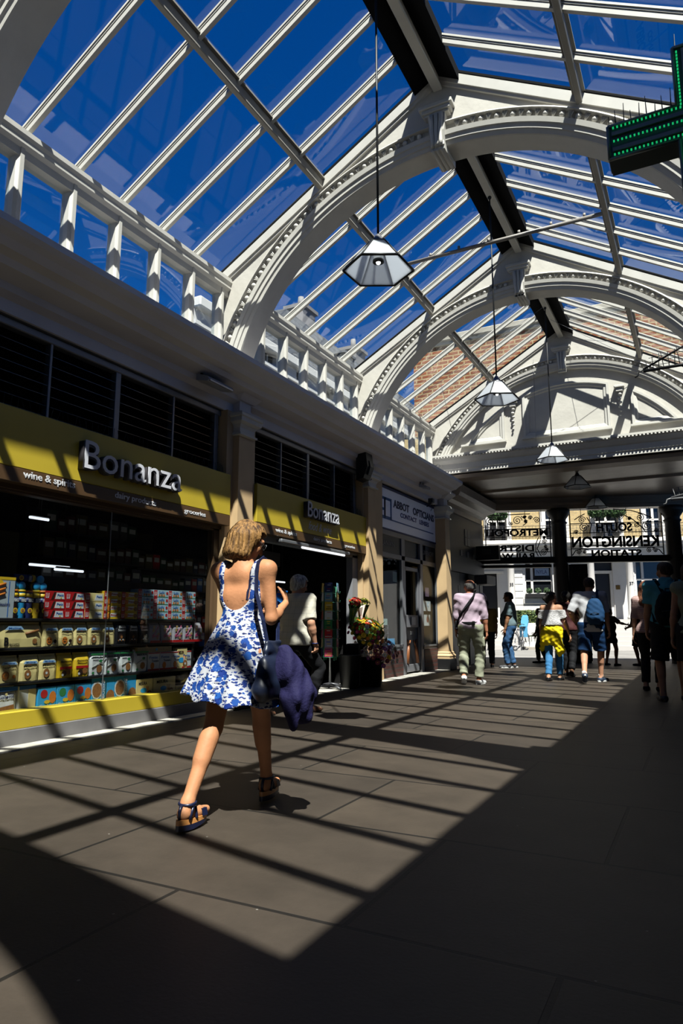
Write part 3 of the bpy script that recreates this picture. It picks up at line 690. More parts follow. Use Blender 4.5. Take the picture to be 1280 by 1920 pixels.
def d_crack(mb, w, h):
    x = .002; disc(mb, w*.8, h*.55, h*.26, x, ORG, .7); disc(mb, w*.32, h*.72, h*.18, x, RED if mb.tint == 0 else GRN); disc(mb, w*.5, h*.38, h*.08, x+.002, YELP, 1.9); text_on(mb, 'Crackers', w*.1, h*.16, w*.8, h*.12, x+.002, WHP, .02)
def d_cam(mb, w, h):
    x = .002; disc(mb, w*.22, h*.52, h*.34, x, WHP, .85, 9); disc(mb, w*.22, h*.52, h*.27, x+.002, COOKIE, .85); disc(mb, w*.82, h*.25, h*.24, x, COOKIE, .9)
    M = MX(x+.002, w*.46, h*.08) @ Matrix.Rotation(math.pi/2, 4, 'Z'); 
    for q, s_ in ((0, 'IL CAMPAGNOLO'), (-.09, 'I BUONI')): mb.mesh(textmesh(s_, h*.8, w*.07, .0006, .01), MX(x+.002, w*.46-q*w, h*.08) @ Matrix.Rotation(math.pi/2, 4, 'Z'), WHP)
def d_bis(mb, w, h):
    x = .004; mb.ext([(w*.12, h*.7), (w*.2, h*.85), (w*.48, h*.85), (w*.55, h*.72)], x, x+.002, 'x', MATS['sky_print'] if 'sky_print' in MATS else BLUE); text_on(mb, 'Mulino', w*.2, h*.74, w*.28, h*.06, x+.003, BLUE, .01)
    text_on(mb, 'B', w*.12, h*.1, w*.1, h*.32, x+.003, BLK, .02); text_on(mb, 'iscotti', w*.24, h*.1, w*.22, h*.1, x+.003, BLK, .01); disc(mb, w*.82, h*.25, h*.11, x+.002, COOKIE); mb.tube([(x, w*.6, h*.55), (x, w*.9, h*.68)], .012, COOKIE, n=6)
def d_pavesi(mb, w, h):
    x = .002; disc(mb, w*.6, h*.5, h*.44, x, NAVY, 1.0, 16); disc(mb, w*.6, h*.48, h*.30, x+.0015, YELP, 1.15, 16); text_on(mb, 'Pavesi', w*.3, h*.36, w*.6, h*.26, x+.003, WHP, .02); text_on(mb, 'I', w*.14, h*.1, w*.06, h*.7, x+.001, YELP, .02)
def d_plainbox(mb, w, h):
    x = .002; text_on(mb, 'MISURA', w*.12, h*.4, w*.4, h*.3, x, BLK, .02); disc(mb, w*.8, h*.5, h*.25, x, COOKIE)
def d_sticks(mb, w, h):
    x = .002; mb.box(0, x, .0, w, h*.93, h, YELP); disc(mb, w*.3, h*.85, h*.08, x, YELP, 1.2)
    for q in range(3): mb.tube([(x, w*.02, h*(.5+.12*q)), (x, w*.55, h*(.6+.12*q))], .012, ORG, n=6)
    text_on(mb, 'Grissini', w*.1, h*.3, w*.7, h*.08, x+.001, NAVY, .01); mb.box(0, x, w*.72, w*.75, .01, h*.9, BLUE)
PK = {}
def pk(key, mk, m0):
    if key not in PK:
        mb = mk(); o = mb.build('biscuit_pack', None); COL.objects.unlink(o); PK[key] = o
    return PK[key]
def place(key, mk, y, z, name, label, group, x=-5.42, rz=0, tilt=0):
    src = pk(key, mk, None); o = src.copy(); o.name = name; COL.objects.link(o); o.location = (x, y, z); o.rotation_euler = (0, tilt, rz)
    tag(o, label, 'snack pack', group); return o
ORD = ['first', 'second', 'third', 'fourth', 'fifth', 'sixth', 'seventh', 'eighth', 'ninth', 'tenth']
LV = ['bottom', 'second up', 'third up', 'top']
# tier 1 (top): sticks box, tubes, and stacks of small biscuit boxes
place('sticks', lambda: pk_box(.22, .36, .1, mat('pale_grey_print', (.45, .50, .52), .5), d_sticks), 3.86, SHZ[3], 'breadstick_box', 'tall pale grey and yellow breadstick box at the left end of the top shelf', None)
y = 4.40; stacks = [('choc', 3)]*2+[('plain', 3)]+[('yellow', 4)]*2+[('berry', 4), ('berry', 4), ('apricot', 4), ('berry', 4)]
nm = {'choc': 'red biscuit box with chocolate corner', 'plain': 'red and cream biscuit box', 'yellow': 'red and yellow biscuit box', 'berry': 'red and pale blue cake box', 'apricot': 'pale blue cake box, orange spot'}
for i, (kd, nlev) in enumerate(stacks):
    h = {3: .086, 4: .0715}[nlev] if kd != 'berry' and kd != 'apricot' else .082
    for k in range(nlev):
        hh_ = h*.99
        place(('lu', kd, h), lambda: pk_box(.232, h*.985, .12, {'choc': RED, 'plain': CREAMP, 'yellow': YELP}.get(kd, MATS.get('pale_blue_print') or mat('pale_blue_print', (.42, .60, .66), .5)), d_lu(kd)), y, SHZ[3]+k*h, 'biscuit_box',
              '%s, %s in %s stack, top shelf' % (nm[kd], LV[min(k, 3)] if k < nlev-1 else 'topmost', ORD[i]), 'biscuit boxes stacked on the top shelf')
    y += .240
# tubes
def tube(col, cap, txtc):
    mb = MB(); mb.lathe([(.034, 0), (.036, .004), (.036, .232), (.037, .236)], n=20, m=col); mb.lathe([(.0385, .236), (.0385, .252), (.035, .256)], n=20, m=cap)
    mb.lathe([(.0365, .19), (.0365, .225)], n=20, m=YELP); mb.lathe([(.0366, .14), (.0366, .185)], n=20, m=NAVY)
    mb.mesh(textmesh('PRINCE', .05, .03, .0006, .02), MX(.037, -.02, .148), WHP); disc(mb, 0, .07, .024, .037, YELP); disc(mb, 0, .07, .014, .039, COOKIE)
    return mb
for k in range(5):
    c = [CHOC, LBLUE, NAVY, YELP, CHOC][k]
    o = place(('tube', k), lambda: tube(c, ORG if k % 2 == 0 else YELP, WHP), 4.10+k*.076, SHZ[3], 'biscuit_tube', ['brown and yellow biscuit tube, leftmost of five standing beside the breadstick box', 'light blue biscuit tube standing second from the left', 'navy biscuit tube in the middle of five standing', 'yellow biscuit tube standing fourth from the left', 'brown biscuit tube standing next to the red boxes'][k], 'upright biscuit tubes', x=-5.46)
for k, (yy, zz) in enumerate([(4.11, 0), (4.18, 0), (4.34, 0), (4.41, .0), (4.375, .066)]):
    o = place(('tubeb', 0), lambda: tube(LBLUE, LBLUE, WHP), yy-.01, SHZ[3]+.292+zz, 'biscuit_tube', ['lowest left', 'low second', 'low third', 'low right', 'top'][k]+' light blue tube lying end-on over the upright tubes', 'blue tubes lying on their sides', x=-5.70)
    o.rotation_euler = (0, math.pi/2, 0)
o = place(('tubeb', 1), lambda: tube(NAVY, NAVY, WHP), 4.10, SHZ[3]+.365, 'biscuit_tube', 'navy tube lying lengthways on top of the light blue tubes', None, x=-5.5); o.rotation_euler = (-math.pi/2, 0, 0)
# tier 2
y = 3.78; row = [('mbA', 'Abbracci', 'choc', .19)]
LBAG = 'cream paper biscuit bag'
def bagrow(y, z, seq, tier, h):
    cnt = {}
    for key, w, lab in seq:
        mk = {'A': lambda: pk_bag(w, h, .09, CREAMP, d_mb('Campagnole', 'choc')), 'B': lambda: pk_bag(w, h, .09, CREAMP, d_mb('Abbracci', 'ring')), 'T': lambda: pk_bag(w, h, .09, CREAMP, d_mb('Tarallucci', 'sun')),
              'M': lambda: pk_bag(w, h, .09, CREAMP, d_mb('Macine', 'ring')), 'Y': lambda: pk_bag(w, h, .09, YELP, d_yel), 'S': lambda: pk_bag(w, h, .09, WHP, d_mis), 'K': lambda: pk_bag(w, h, .08, BLK, d_black),
              'P': lambda: pk_bag(w, h, .09, mat('grey_print', (.40, .38, .40), .4), d_pink), 'R': lambda: pk_box(w, h*.84, .09, WHP, d_rusk), 'L': lambda: pk_bag(w*2.35, h, .11, CREAMP, d_bis)}[key]
        cnt[key] = cnt.get(key, 0)+1; n = cnt[key]; tot = sum(1 for s_ in seq if s_[0] == key)
        lb = lab if tot == 1 else '%s, %s from the left, %s shelf' % (lab, ORD[n-1], tier)
        place((key, h), mk, y, z, 'rusk_box' if key == 'R' else 'biscuit_bag', lb, None if tot == 1 else lab+' on the '+tier+' shelf', rz=random.uniform(-.06, .06), tilt=random.uniform(-.03, .05)); y += w*(2.35 if key == 'L' else 1)+.012
    return y
bagrow(3.60, SHZ[2], [('T', .16, 'cream bag of round biscuits at the left end of the second shelf'), ('Y', .17, 'yellow chocolate biscuit bag at the left end of the second shelf'), ('L', .19, 'wide cream biscuit pack lettered with a large B on the second shelf'), ('A', .165, 'cream bag with a chocolate chip biscuit'), ('A', .165, 'cream bag with a chocolate chip biscuit'),
    ('B', .165, 'cream bag with a two-tone ring biscuit'), ('B', .165, 'cream bag with a two-tone ring biscuit'), ('B', .165, 'cream bag with a two-tone ring biscuit'), ('K', .16, 'black chocolate biscuit bag'), ('K', .16, 'black chocolate biscuit bag'), ('K', .16, 'black chocolate biscuit bag'),
    ('P', .17, 'grey and pink biscuit bag'), ('P', .17, 'grey and pink biscuit bag'), ('P', .17, 'grey and pink biscuit bag'), ('P', .17, 'grey and pink biscuit bag'), ('P', .17, 'grey and pink biscuit bag')], 'second', .225)
bagrow(3.55, SHZ[1], [('M', .19, 'cream bag with one ring biscuit'), ('T', .21, 'cream bag with a round flower-shaped biscuit'), ('T', .21, 'cream bag with a round flower-shaped biscuit'), ('M', .19, 'cream bag with one ring biscuit'), ('M', .19, 'cream bag with one ring biscuit'), ('Y', .18, 'glossy yellow biscuit bag'), ('Y', .18, 'glossy yellow biscuit bag'),
    ('S', .19, 'white bag with a green top stripe'), ('S', .19, 'white bag with a green top stripe'), ('S', .19, 'white bag with a green top stripe'), ('S', .19, 'white bag with a green top stripe'), ('R', .175, 'white and red rusk box'), ('R', .175, 'white and red rusk box'), ('R', .175, 'white and red rusk box'), ('R', .175, 'white and red rusk box')], 'third', .235)
place('mbx', lambda: pk_box(.17, .235, .08, CREAMP, d_misbox), 6.27, SHZ[1], 'biscuit_box', 'upright cream biscuit box at the right end of the third shelf', None)
place('lng', lambda: pk_box(.55, .06, .1, mat('kraft_card', (.42, .30, .14), .6), lambda mb, w, h: disc(mb, .3, .03, .015, .002, LBLUE)), 5.62, SHZ[1]+.2, 'long_carton', 'long brown card carton lying on top of the rusk boxes', None)
# tier 4 (bottom)
def crk(tint):
    def mk():
        mb = MB(); mb.tint = tint; mb.box(-.1, 0, 0, .2, 0, .215, LBLUE, bev=.003); d_crack(mb, .2, .215); return mb
    return mk
yb = 3.70
place('bb', lambda: pk_bag(.22, .25, .1, WHP, d_bluebag), yb, SHZ[0], 'biscuit_bag', 'white bag with blue top and a wafer picture, leftmost of two on the bottom shelf', 'white and blue bags'); yb += .26
place('bb', None, yb, SHZ[0], 'biscuit_bag', 'white bag with blue top and a wafer picture, second on the bottom shelf', 'white and blue bags'); yb += .24
place('gr', lambda: pk_box(.19, .245, .1, WHP, lambda mb, w, h: (mb.box(0, .002, 0, w, h*.86, h, BLUE), mb.box(0, .003, w*.55, w, .0, h*.86, CREAMP))), yb, SHZ[0], 'biscuit_box', 'white, cream and blue biscuit box beside the blue crackers', None, rz=.1); yb += .2
for k in range(3):
    place(('cr', k % 2), crk(k % 2), yb, SHZ[0], 'cracker_box', 'light blue cracker box, %s of three in a row on the bottom shelf' % ORD[k], 'light blue cracker boxes'); yb += .208
for k in range(2):
    place(('cm', 0), lambda: pk_box(.30, .26, .09, LBLUE, d_cam), yb, SHZ[0], 'biscuit_box', 'larger blue box with a big round biscuit, %s on the bottom shelf' % ('left one' if k == 0 else 'right one'), 'blue boxes with round biscuits'); yb += .305
for k, w in enumerate((.25, .36)):
    place(('ms', k), lambda: pk_box(w, .20, .1, CREAMP, d_misbox), yb, SHZ[0], 'biscuit_box', ['narrow', 'wide'][k]+' cream biscuit box behind the yellow kick panel', None); yb += w+.01
place('pb', lambda: pk_box(.26, .085, .1, CREAMP, d_plainbox), yb, SHZ[0], 'biscuit_box', 'low cream biscuit box on the bottom shelf', None); yb += .27
for k in range(2): place('pv', lambda: pk_box(.26, .10, .1, mat('pale_blue_white', (.50, .58, .70), .5), d_pavesi), yb, SHZ[0]+k*.102, 'biscuit_box', '%s blue, white and yellow oval-badge box' % ['lower', 'upper'][k], 'oval badge boxes')
yb += .28
for k in range(2): place(('Mq', .2), lambda: pk_bag(.17, .21, .09, CREAMP, d_mb('Macine', 'ring')), yb+k*.18, SHZ[0], 'biscuit_bag', 'shaded cream bag at the right end of the bottom shelf, %s of two' % ORD[k], 'shaded cream bags')
# crisp bags hanging right of the shelves and silver bags
for k, (y, z, c, lb) in enumerate([(6.50, .86, WHP, 'silver white crisp bag lying at the right end of the window'), (6.48, .52, mat('foil', (.5, .45, .35), .3, metal=.5), 'crumpled foil snack bag low at the right end of the window'), (6.5, .33, mat('foil', (.5, .45, .35), .3), 'second crumpled foil snack bag beneath the other')]):
    b = SDF(); b.cap((0, -.06, 0), (0, .06, .02), .065, k=.03, flat=.8, ax=0); g_ = b.grid(.009); X, Y_, Z = np.meshgrid(*g_, indexing='ij')
    Fd = b.field(g_)+.008*np.sin(X*60+Y_*70)*np.sin(Z*80+Y_*40); o = sdfobj('snack_bag', Fd, g_, c, at=(-5.5, y, z+.07)); tag(o, lb, 'snack bag')

# dim goods deeper inside the shop: rows of packets on back racks
def inside_rack(y0, y1, z0, rows, x, lb, seed, cols, step=.16):
    t = thing('store_rack', 'dark rack inside the shop, '+lb, 'shelf rack'); r = random.Random(seed)
    mb = MB()
    for k in range(rows): mb.box(x-.35, x, y0, y1, z0+k*.3-.02, z0+k*.3)
    mb.box(x-.37, x-.35, y0, y1, 0, z0+rows*.3); mb.build('shelf_board', BLACK, t)
    for k in range(rows):
        y = y0+.03; j = 0
        while y < y1-.15:
            j += 1; w = r.uniform(.7, 1.1)*step; h = r.uniform(.15, .24); m = r.choice(cols)
            key = ('rk', round(w, 2), round(h, 2), m.name)
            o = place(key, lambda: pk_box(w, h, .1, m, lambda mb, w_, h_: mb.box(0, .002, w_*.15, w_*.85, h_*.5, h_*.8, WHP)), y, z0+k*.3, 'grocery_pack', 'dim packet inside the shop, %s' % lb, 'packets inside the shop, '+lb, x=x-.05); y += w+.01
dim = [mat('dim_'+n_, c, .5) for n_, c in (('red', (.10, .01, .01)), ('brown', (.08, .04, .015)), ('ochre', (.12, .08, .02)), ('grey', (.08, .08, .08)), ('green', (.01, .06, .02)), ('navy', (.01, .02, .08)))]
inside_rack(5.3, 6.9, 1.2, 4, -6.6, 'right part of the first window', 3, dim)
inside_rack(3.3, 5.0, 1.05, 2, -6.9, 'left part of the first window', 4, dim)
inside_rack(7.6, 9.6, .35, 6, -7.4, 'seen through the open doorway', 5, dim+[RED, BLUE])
for x, y0, y1, z, lb in ((-6.4, 4.97, 5.5, 1.66, 'upper in the first window'), (-6.4, 5.3, 5.7, 1.63, 'lower in the first window'), (-6.0, 4.62, 4.85, 2.10, 'top left in the first window'), (-7.2, 9.4, 11.9-1.0, 1.86, 'behind the man, upper'), (-6.9, 9.6, 10.9, 1.79, 'behind the man, lower')):
    t = thing('tube_light', 'thin white tube light inside the shop, '+lb, 'light'); mb = MB(); mb.tube([(x, y0, z), (x, y1, z)], .014); mb.build('tube', MATS['tube_glow'], t)
    mb = MB(); mb.box(x-.03, x+.03, y0, y1, z+.015, z+.035); mb.tube([(x, y0+.1, z+.03), (x, y0+.1, 2.96)], .006, n=4); mb.tube([(x, y1-.1, z+.03), (x, y1-.1, 2.96)], .006, n=4); mb.build('housing', DGREY, t)
t = thing('hanging_sign', 'dark hanging sign reading dairy above the open doorway', 'sign'); mb = MB(); mb.box(-6.02, -5.98, 7.5, 9.3, 1.93, 2.15); mb.build('board', BLACK, t)
for y in (7.7, 9.1): mb = MB(); mb.tube([(-6, y, 2.14), (-6, y, 2.96)], .008, n=5); mb.build('hanging_rod', IRON, t)
put('dairy', 7.75, 1.98, .30, .11, mat('dim_letter', (.25, .24, .22), .5), t, x=-5.975)
# doorway frame of shop 2
mb = MB(); mb.box(-5.42, -5.30, 7.42, 10.75, 2.16, 2.235); mb.box(-5.42, -5.3, 10.55, 10.75, 0, 2.2); struct(mb.build('door_1', mat('grey_frame', (.28, .28, .30), .5)), 'grey frame of the open grocery doorway', 'door frame')
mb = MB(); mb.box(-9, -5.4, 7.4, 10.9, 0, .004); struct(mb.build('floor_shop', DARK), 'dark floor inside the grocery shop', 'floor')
mb = MB(); mb.box(-5.9, -5.35, 8.0, 9.0, .004, .016, bev=.004); tag(mb.build('door_mat', mat('pale_green_mat', (.35, .48, .44), .8)), 'pale green mat in the grocery doorway', 'mat')
# spotlight boxes and camera under the cornice
def floodlight(y, lb):
    t = thing('floodlight', lb, 'light', (-5.0, y, 0)); mb = MB(); mb.ext([(-.07, 3.94), (.10, 3.88), (.12, 3.84), (.1, 3.82), (-.07, 3.86)], -.24, .24, 'y'); mb.build('housing', mat('pale_housing', (.40, .41, .45), .4), t)
    mb = MB(); mb.box(-.06, -.04, -.18, -.15, 3.9, 4.05); mb.box(-.06, -.04, .15, .18, 3.9, 4.05); mb.build('bracket', IRON, t)
    mb = MB(); mb.box(.09, .125, -.22, .22, 3.825, 3.845); mb.build('lens', ALU, t)
    return t
floodlight(6.25, 'white trough floodlight under the cornice above the first sign'); c = floodlight(13.3, 'small white floodlight above the opticians sign'); c.scale = (.9, .5, .9); c.location.z = .38
t = thing('loudspeaker', 'black box loudspeaker on the cornice beside the second pilaster', 'loudspeaker', (-5.08, 10.55, 3.62)); mb = MB(); mb.ext([(-.08, -.13), (.06, -.1), (.14, .1), (.1, .38), (-.08, .38)], -.13, .13, 'y'); mb.build('cabinet', BLACK, t)
mb = MB(); mb.ext([(.10, -.04), (.115, -.04), (.16, .1), (.14, .22)], -.05, .05, 'y'); mb.build('grille', DGREY, t)
mb = MB(); mb.tube([(.0, .13, .3), (.06, .25, .2), (.02, .28, -.05), (-.05, .3, -.1)], .008, n=6); mb.build('cable', BLACK, t)
t = thing('security_camera', 'small dark security camera on a bracket above the opticians sign', 'camera', (-5.1, 14.0, 3.62)); mb = MB(); mb.box(-.05, .06, -.06, .06, .02, .12, bev=.01); mb.build('body', DGREY, t)
mb = MB(); mb.tube([(-.1, .0, -.05), (0, -.05, -.02), (0, 0, .05)], .012, n=6); mb.tube([(-.1, -.12, -.03), (.02, -.02, .02), (.0, .12, -.04), (-.12, .3, -.1)], .007, n=5); mb.build('bracket', IRON, t)

# ================================================================ opticians
t = thing('shop_sign', 'white opticians sign with blue ao logo and dark blue lettering', 'sign')
mb = MB(); mb.box(-5.42, -5.35, 11.70, 15.05, 2.86, 3.68, bev=.01); mb.build('board', mat('white_sign_board', (1.7, 1.72, 1.84), .3), t)
mb = MB(); 
for q in ((11.70, 15.05, 3.655, 3.70), (11.70, 15.05, 2.84, 2.87), (11.68, 11.71, 2.84, 3.7), (15.03, 15.06, 2.84, 3.7)): mb.box(-5.42, -5.335, *q)
mb.build('frame', NAVY, t)
NB = mat('sign_navy', (.005, .01, .09), .4)
put('ABBOT   OPTICIANS', 12.48, 3.335, 2.36, .165, NB, t, x=-5.348, bold=.03); put('CONTACT   LENSES', 12.84, 3.18, 1.66, .10, mat('sign_blue', (.01, .02, .26), .4), t, x=-5.348, bold=.03)
mb = MB(); LB = mat('sign_bright_blue', (.005, .13, .42), .4)
def fr(y0, y1, z0, z1, w):
    mb.box(-5.35, -5.342, y0, y0+w, z0, z1); mb.box(-5.35, -5.342, y1-w, y1, z0, z1); mb.box(-5.35, -5.342, y0, y1, z0, z0+w); mb.box(-5.35, -5.342, y0, y1, z1-w, z1)
fr(11.79, 12.08, 3.06, 3.26, .05); mb.box(-5.35, -5.342, 12.03, 12.08, 3.06, 3.48); mb.box(-5.35, -5.342, 11.82, 12.08, 3.43, 3.48); mb.box(-5.35, -5.342, 11.82, 11.87, 3.38, 3.48); fr(12.03, 12.38, 3.06, 3.48, .05); mb.box(-5.35, -5.343, 11.85, 14.78, 3.05, 3.072)
mb.build('logo', LB, t)
t = thing('shopfront', 'grey opticians shopfront frame with fanlight panels over the windows', 'shopfront', kind='structure')
OPTG = glass('optician_glass', (.9, .93, .94), .3)
FRM = mat('shopfront_grey_metal', (.26, .26, .28), .35, metal=.3, var=.1)
mb = MB()
for y0, y1, z0, z1 in ((11.70, 15.1, 2.74, 2.85), (11.70, 15.1, 2.30, 2.40), (11.72, 11.84, .5, 2.75), (12.88, 13.06, .0, 2.75), (13.92, 14.08, 0, 2.75), (15.0, 15.12, .5, 2.75), (11.72, 12.9, .50, .58), (14.0, 15.1, .48, .56)): mb.box(-5.42, -5.35, y0, y1, z0, z1, bev=.008)
mb.build('frame', FRM, t)
mb = MB()
for y0, y1, z0, z1 in ((11.84, 11.89, .58, 2.3), (12.84, 12.88, .58, 2.3), (11.84, 12.88, .575, .62), (14.9, 14.96, .56, 2.3), (14.05, 15.0, .54, .57)): mb.box(-5.38, -5.335, y0, y1, z0, z1)
mb.build('window_bead', ALU, t)
mb = MB(); mb.box(-5.40, -5.39, 11.84, 12.88, .58, 2.3); mb.box(-5.40, -5.39, 14.08, 15.0, .56, 2.3); mb.build('pane', OPTG, t)
mb = MB(); mb.box(-5.42, -5.37, 11.84, 12.88, 2.40, 2.74); mb.box(-5.42, -5.37, 14.3, 15.0, 2.40, 2.74); mb.box(-5.42, -5.40, 13.06, 14.3, 2.40, 2.74); mb.build('fanlight_panel', BLACK, t)
for s_, y, w in (('LANVIN', 11.93, .62), ('GIVENCHY', 14.12, .72)): put(s_, y, 2.53, w, .10, mat('grey_letter', (.30, .28, .27), .5), t, x=-5.368, bold=0)
BR = brickmat('dark_red_bricks', (.10, .032, .025), (.075, .022, .018), (.05, .04, .035), .22, .085, .012, 'yz', rough=.6, noise=.4)
mb = MB(); mb.box(-5.42, -5.34, 11.6, 12.88, .0, .50); mb.box(-5.42, -5.34, 14.08, 15.12, .0, .48); mb.build('brick_stall_riser', BR, t)
d = thing('door_2', 'glazed grey opticians door with a poster of two raised arms', 'door', kind='structure')
mb = MB()
for y0, y1, z0, z1 in ((13.08, 13.16, .05, 2.2), (13.84, 13.92, .05, 2.2), (13.08, 13.92, 2.12, 2.2), (13.08, 13.92, .95, 1.20), (13.08, 13.92, .05, .2)): mb.box(-5.44, -5.38, y0, y1, z0, z1, bev=.006)
mb.build('door_frame', FRM, d)
mb = MB(); mb.box(-5.42, -5.41, 13.16, 13.84, 1.2, 2.12); mb.build('pane', OPTG, d)
mb = MB(); mb.box(-5.385, -5.36, 13.4, 13.62, 1.0, 1.16, bev=.02); mb.build('letter_box', ALU, d)
mb = MB(); mb.box(-5.42, -5.405, 13.16, 13.84, .2, .95, BLK); OR = mat('poster_skin', (.30, .10, .03), .5)
for s_ in (-1, 1): mb.tube([(-5.403, 13.5+s_*.28, .22), (-5.403, 13.5+s_*.22, .48), (-5.403, 13.5+s_*.17, .62)], [.05, .04, .03], OR, n=8); mb.tube([(-5.40, 13.5+s_*.2, .56), (-5.40, 13.5+s_*.24, .70)], .016, OR, n=6); mb.tube([(-5.40, 13.5+s_*.17, .56), (-5.40, 13.5+s_*.10, .68)], .016, OR, n=6)
mb.mesh(textmesh('TOD', .14, .07, .001, .02), MX(-5.402, 13.43, .80), WHP); mb.build('poster', None, d)
# things in the opticians' windows
def card_in(y, z, w, h, m, lb, x=-5.409, extra=None):
    mb = MB(); mb.box(x, x+.006, y, y+w, z, z+h, m)
    if extra: extra(mb, x+.008)
    return tag(mb.build('display_card', None), lb, 'display card')
PEACH = mat('peach_panel', (.45, .33, .18), .6)
mb = MB(); mb.box(-5.75, -5.7, 14.35, 14.98, .0, 2.3); tag(mb.build('display_backboard', PEACH), 'tan backboard standing in the narrow window right of the door', 'board')
card_in(14.2, 1.30, .45, .22, WHP, 'white card with a drawing of blue glasses in the right window', extra=lambda mb, x: (disc(mb, 14.33, 1.44, .05, x, LBLUE), disc(mb, 14.33, 1.44, .038, x+.002, WHP), disc(mb, 14.5, 1.44, .05, x, LBLUE), disc(mb, 14.5, 1.44, .038, x+.002, WHP)))
card_in(14.25, .98, .36, .24, WHP, 'white card with a face in the right window', extra=lambda mb, x: disc(mb, 14.45, 1.12, .07, x, mat('dull_red_print', (.30, .05, .04), .5)))
card_in(14.35, 1.62, .22, .2, mat('mauve_print', (.20, .12, .18), .5), 'small mauve photo card in the right window')
card_in(12.05, 1.0, .2, .12, mat('mint_card', (.40, .52, .46), .6), 'mint green card in the left window of the opticians')
card_in(12.25, .62, .35, .12, LBLUE, 'light blue card on the sill of the left window')
card_in(12.55, 1.85, .2, .2, mat('mint_card', (.4, .5, .5), .6), 'pale green note stuck high inside the left window')
for k in range(4):
    for j in range(3):
        t = thing('spectacles', 'pair of spectacles on the %s tier of the stand in the left window' % ['lowest', 'second', 'third', 'top'][k], 'glasses', (-5.6, 12.05+j*.2, .68+k*.09), group='spectacles on the window stand, tier %s' % ['one', 'two', 'three', 'four'][k])
        mb = MB()
        for s_ in (-1, 1): mb.tube([(0, s_*.035+.026*math.cos(a), .02*math.sin(a)) for a in np.linspace(0, 6.28, 13)], .003, n=4)
        mb.tube([(0, -.01, .005), (0, .01, .005)], .003, n=4)
        for s_ in (-1, 1): mb.tube([(0, s_*.062, .01), (-.12, s_*.065, 0)], .003, n=4)
        mb.build('frame', [STEEL, CHOC, RED][j], t)
mb = MB(); mb.box(-5.74, -5.73, 11.95, 11.97, 0, 1.0); mb.box(-5.74, -5.73, 12.63, 12.65, 0, 1.0); mb.box(-5.57, -5.56, 11.95, 11.97, 0, 1.0); mb.box(-5.57, -5.56, 12.63, 12.65, 0, 1.0)
for k in range(4): mb.box(-5.75, -5.55, 11.95, 12.65, .645+k*.09, .655+k*.09)
tag(mb.build('display_stand', STEEL), 'tiered metal spectacle stand in the left window of the opticians', 'stand')
t = thing('wall_lamp', 'small glowing globe lamp deep inside the opticians', 'lamp', (-7.4, 13.2, 1.75)); mb = MB(); mb.ball((0, 0, 0), .05); mb.build('bulb', mat('warm_glow', (1, .75, .35), .5, emit=.8), t); mb = MB(); mb.tube([(0, 0, 0), (-1.5, 0, .1)], .01); mb.build('arm', IRON, t)

# ================================================================ card spinner
t = thing('card_rack', 'metal greeting card spinner standing in the grocery doorway', 'card rack', (-5.32, 9.78, 0), .3)
mb = MB(); mb.tube([(0, 0, .06), (0, 0, 1.62)], .018, n=10); mb.build('pole', ALU, t)
mb = MB()
for k in range(4):
    a = math.pi/4+k*math.pi/2; mb.tube([(0, 0, .08), (.16*math.cos(a), .16*math.sin(a), .06), (.30*math.cos(a), .30*math.sin(a), .02)], [.026, .022, .02], n=8)
mb.build('foot', mat('grey_plastic', (.10, .10, .11), .4), t)
mb = MB()
for k in range(4):
    a = k*math.pi/2; ca, sa = math.cos(a), math.sin(a)
    for lv in range(8):
        z = .50+lv*.145; q = lambda r, s_: (r*ca-s_*sa, r*sa+s_*ca)
        for s_ in (-.075, .075): mb.tube([(*q(.09, s_), z), (*q(.15, s_), z), (*q(.15, s_), z+.03)], .003, n=4)
        mb.tube([(*q(.15, -.075), z), (*q(.15, .075), z)], .003, n=4)
    for s_ in (-.075, .075): mb.tube([(*q(.09, s_), .45), (*q(.09, s_), 1.62)], .004, n=4)
mb.build('wire_pockets', mat('green_wire', (.02, .20, .10), .4), t)
cc = [WHP, RED, PINKP, NAVY, YELP, GRN, mat('lilac_card', (.30, .28, .42), .6), CREAMP, mat('sky_card', (.2, .45, .6), .6)]
cn = ['white', 'red', 'pink', 'navy', 'yellow', 'green', 'lilac', 'cream', 'pale blue']
faces = ['street-side', 'arcade-side', 'near-side']
for fi, a in enumerate((-math.pi/2+.3, .3, math.pi+.3)):
    for lv in range(8):
        ca, sa = math.cos(a), math.sin(a); k = (lv*4+fi*5+2) % 9; z = .51+lv*.145
        mb = MB(); i0 = 0; w = .062
        mb.box(-.0035, .0035, -w, w, 0, .15, cc[k]); r = random.Random(fi*9+lv)
        for q in range(4): mb.box(.0035, .0045, -w*r.uniform(.3, .9), w*r.uniform(.3, .9), .02+q*.03, .03+q*.03, r.choice([WHP, NAVY, RED, YELP, BLK]))
        o = mb.build('greeting_card', None); o.location = (-5.32+.128*ca, 9.78+.128*sa, z); o.rotation_euler = (0, -.06, a)
        tag(o, '%s greeting card in the %s pocket column, %s tier from the bottom' % (cn[k], ['right-hand', 'front', 'left-hand'][0 if fi == 1 else (1 if fi == 0 else 2)], ORD[lv]), 'greeting card', 'greeting cards in the spinner')

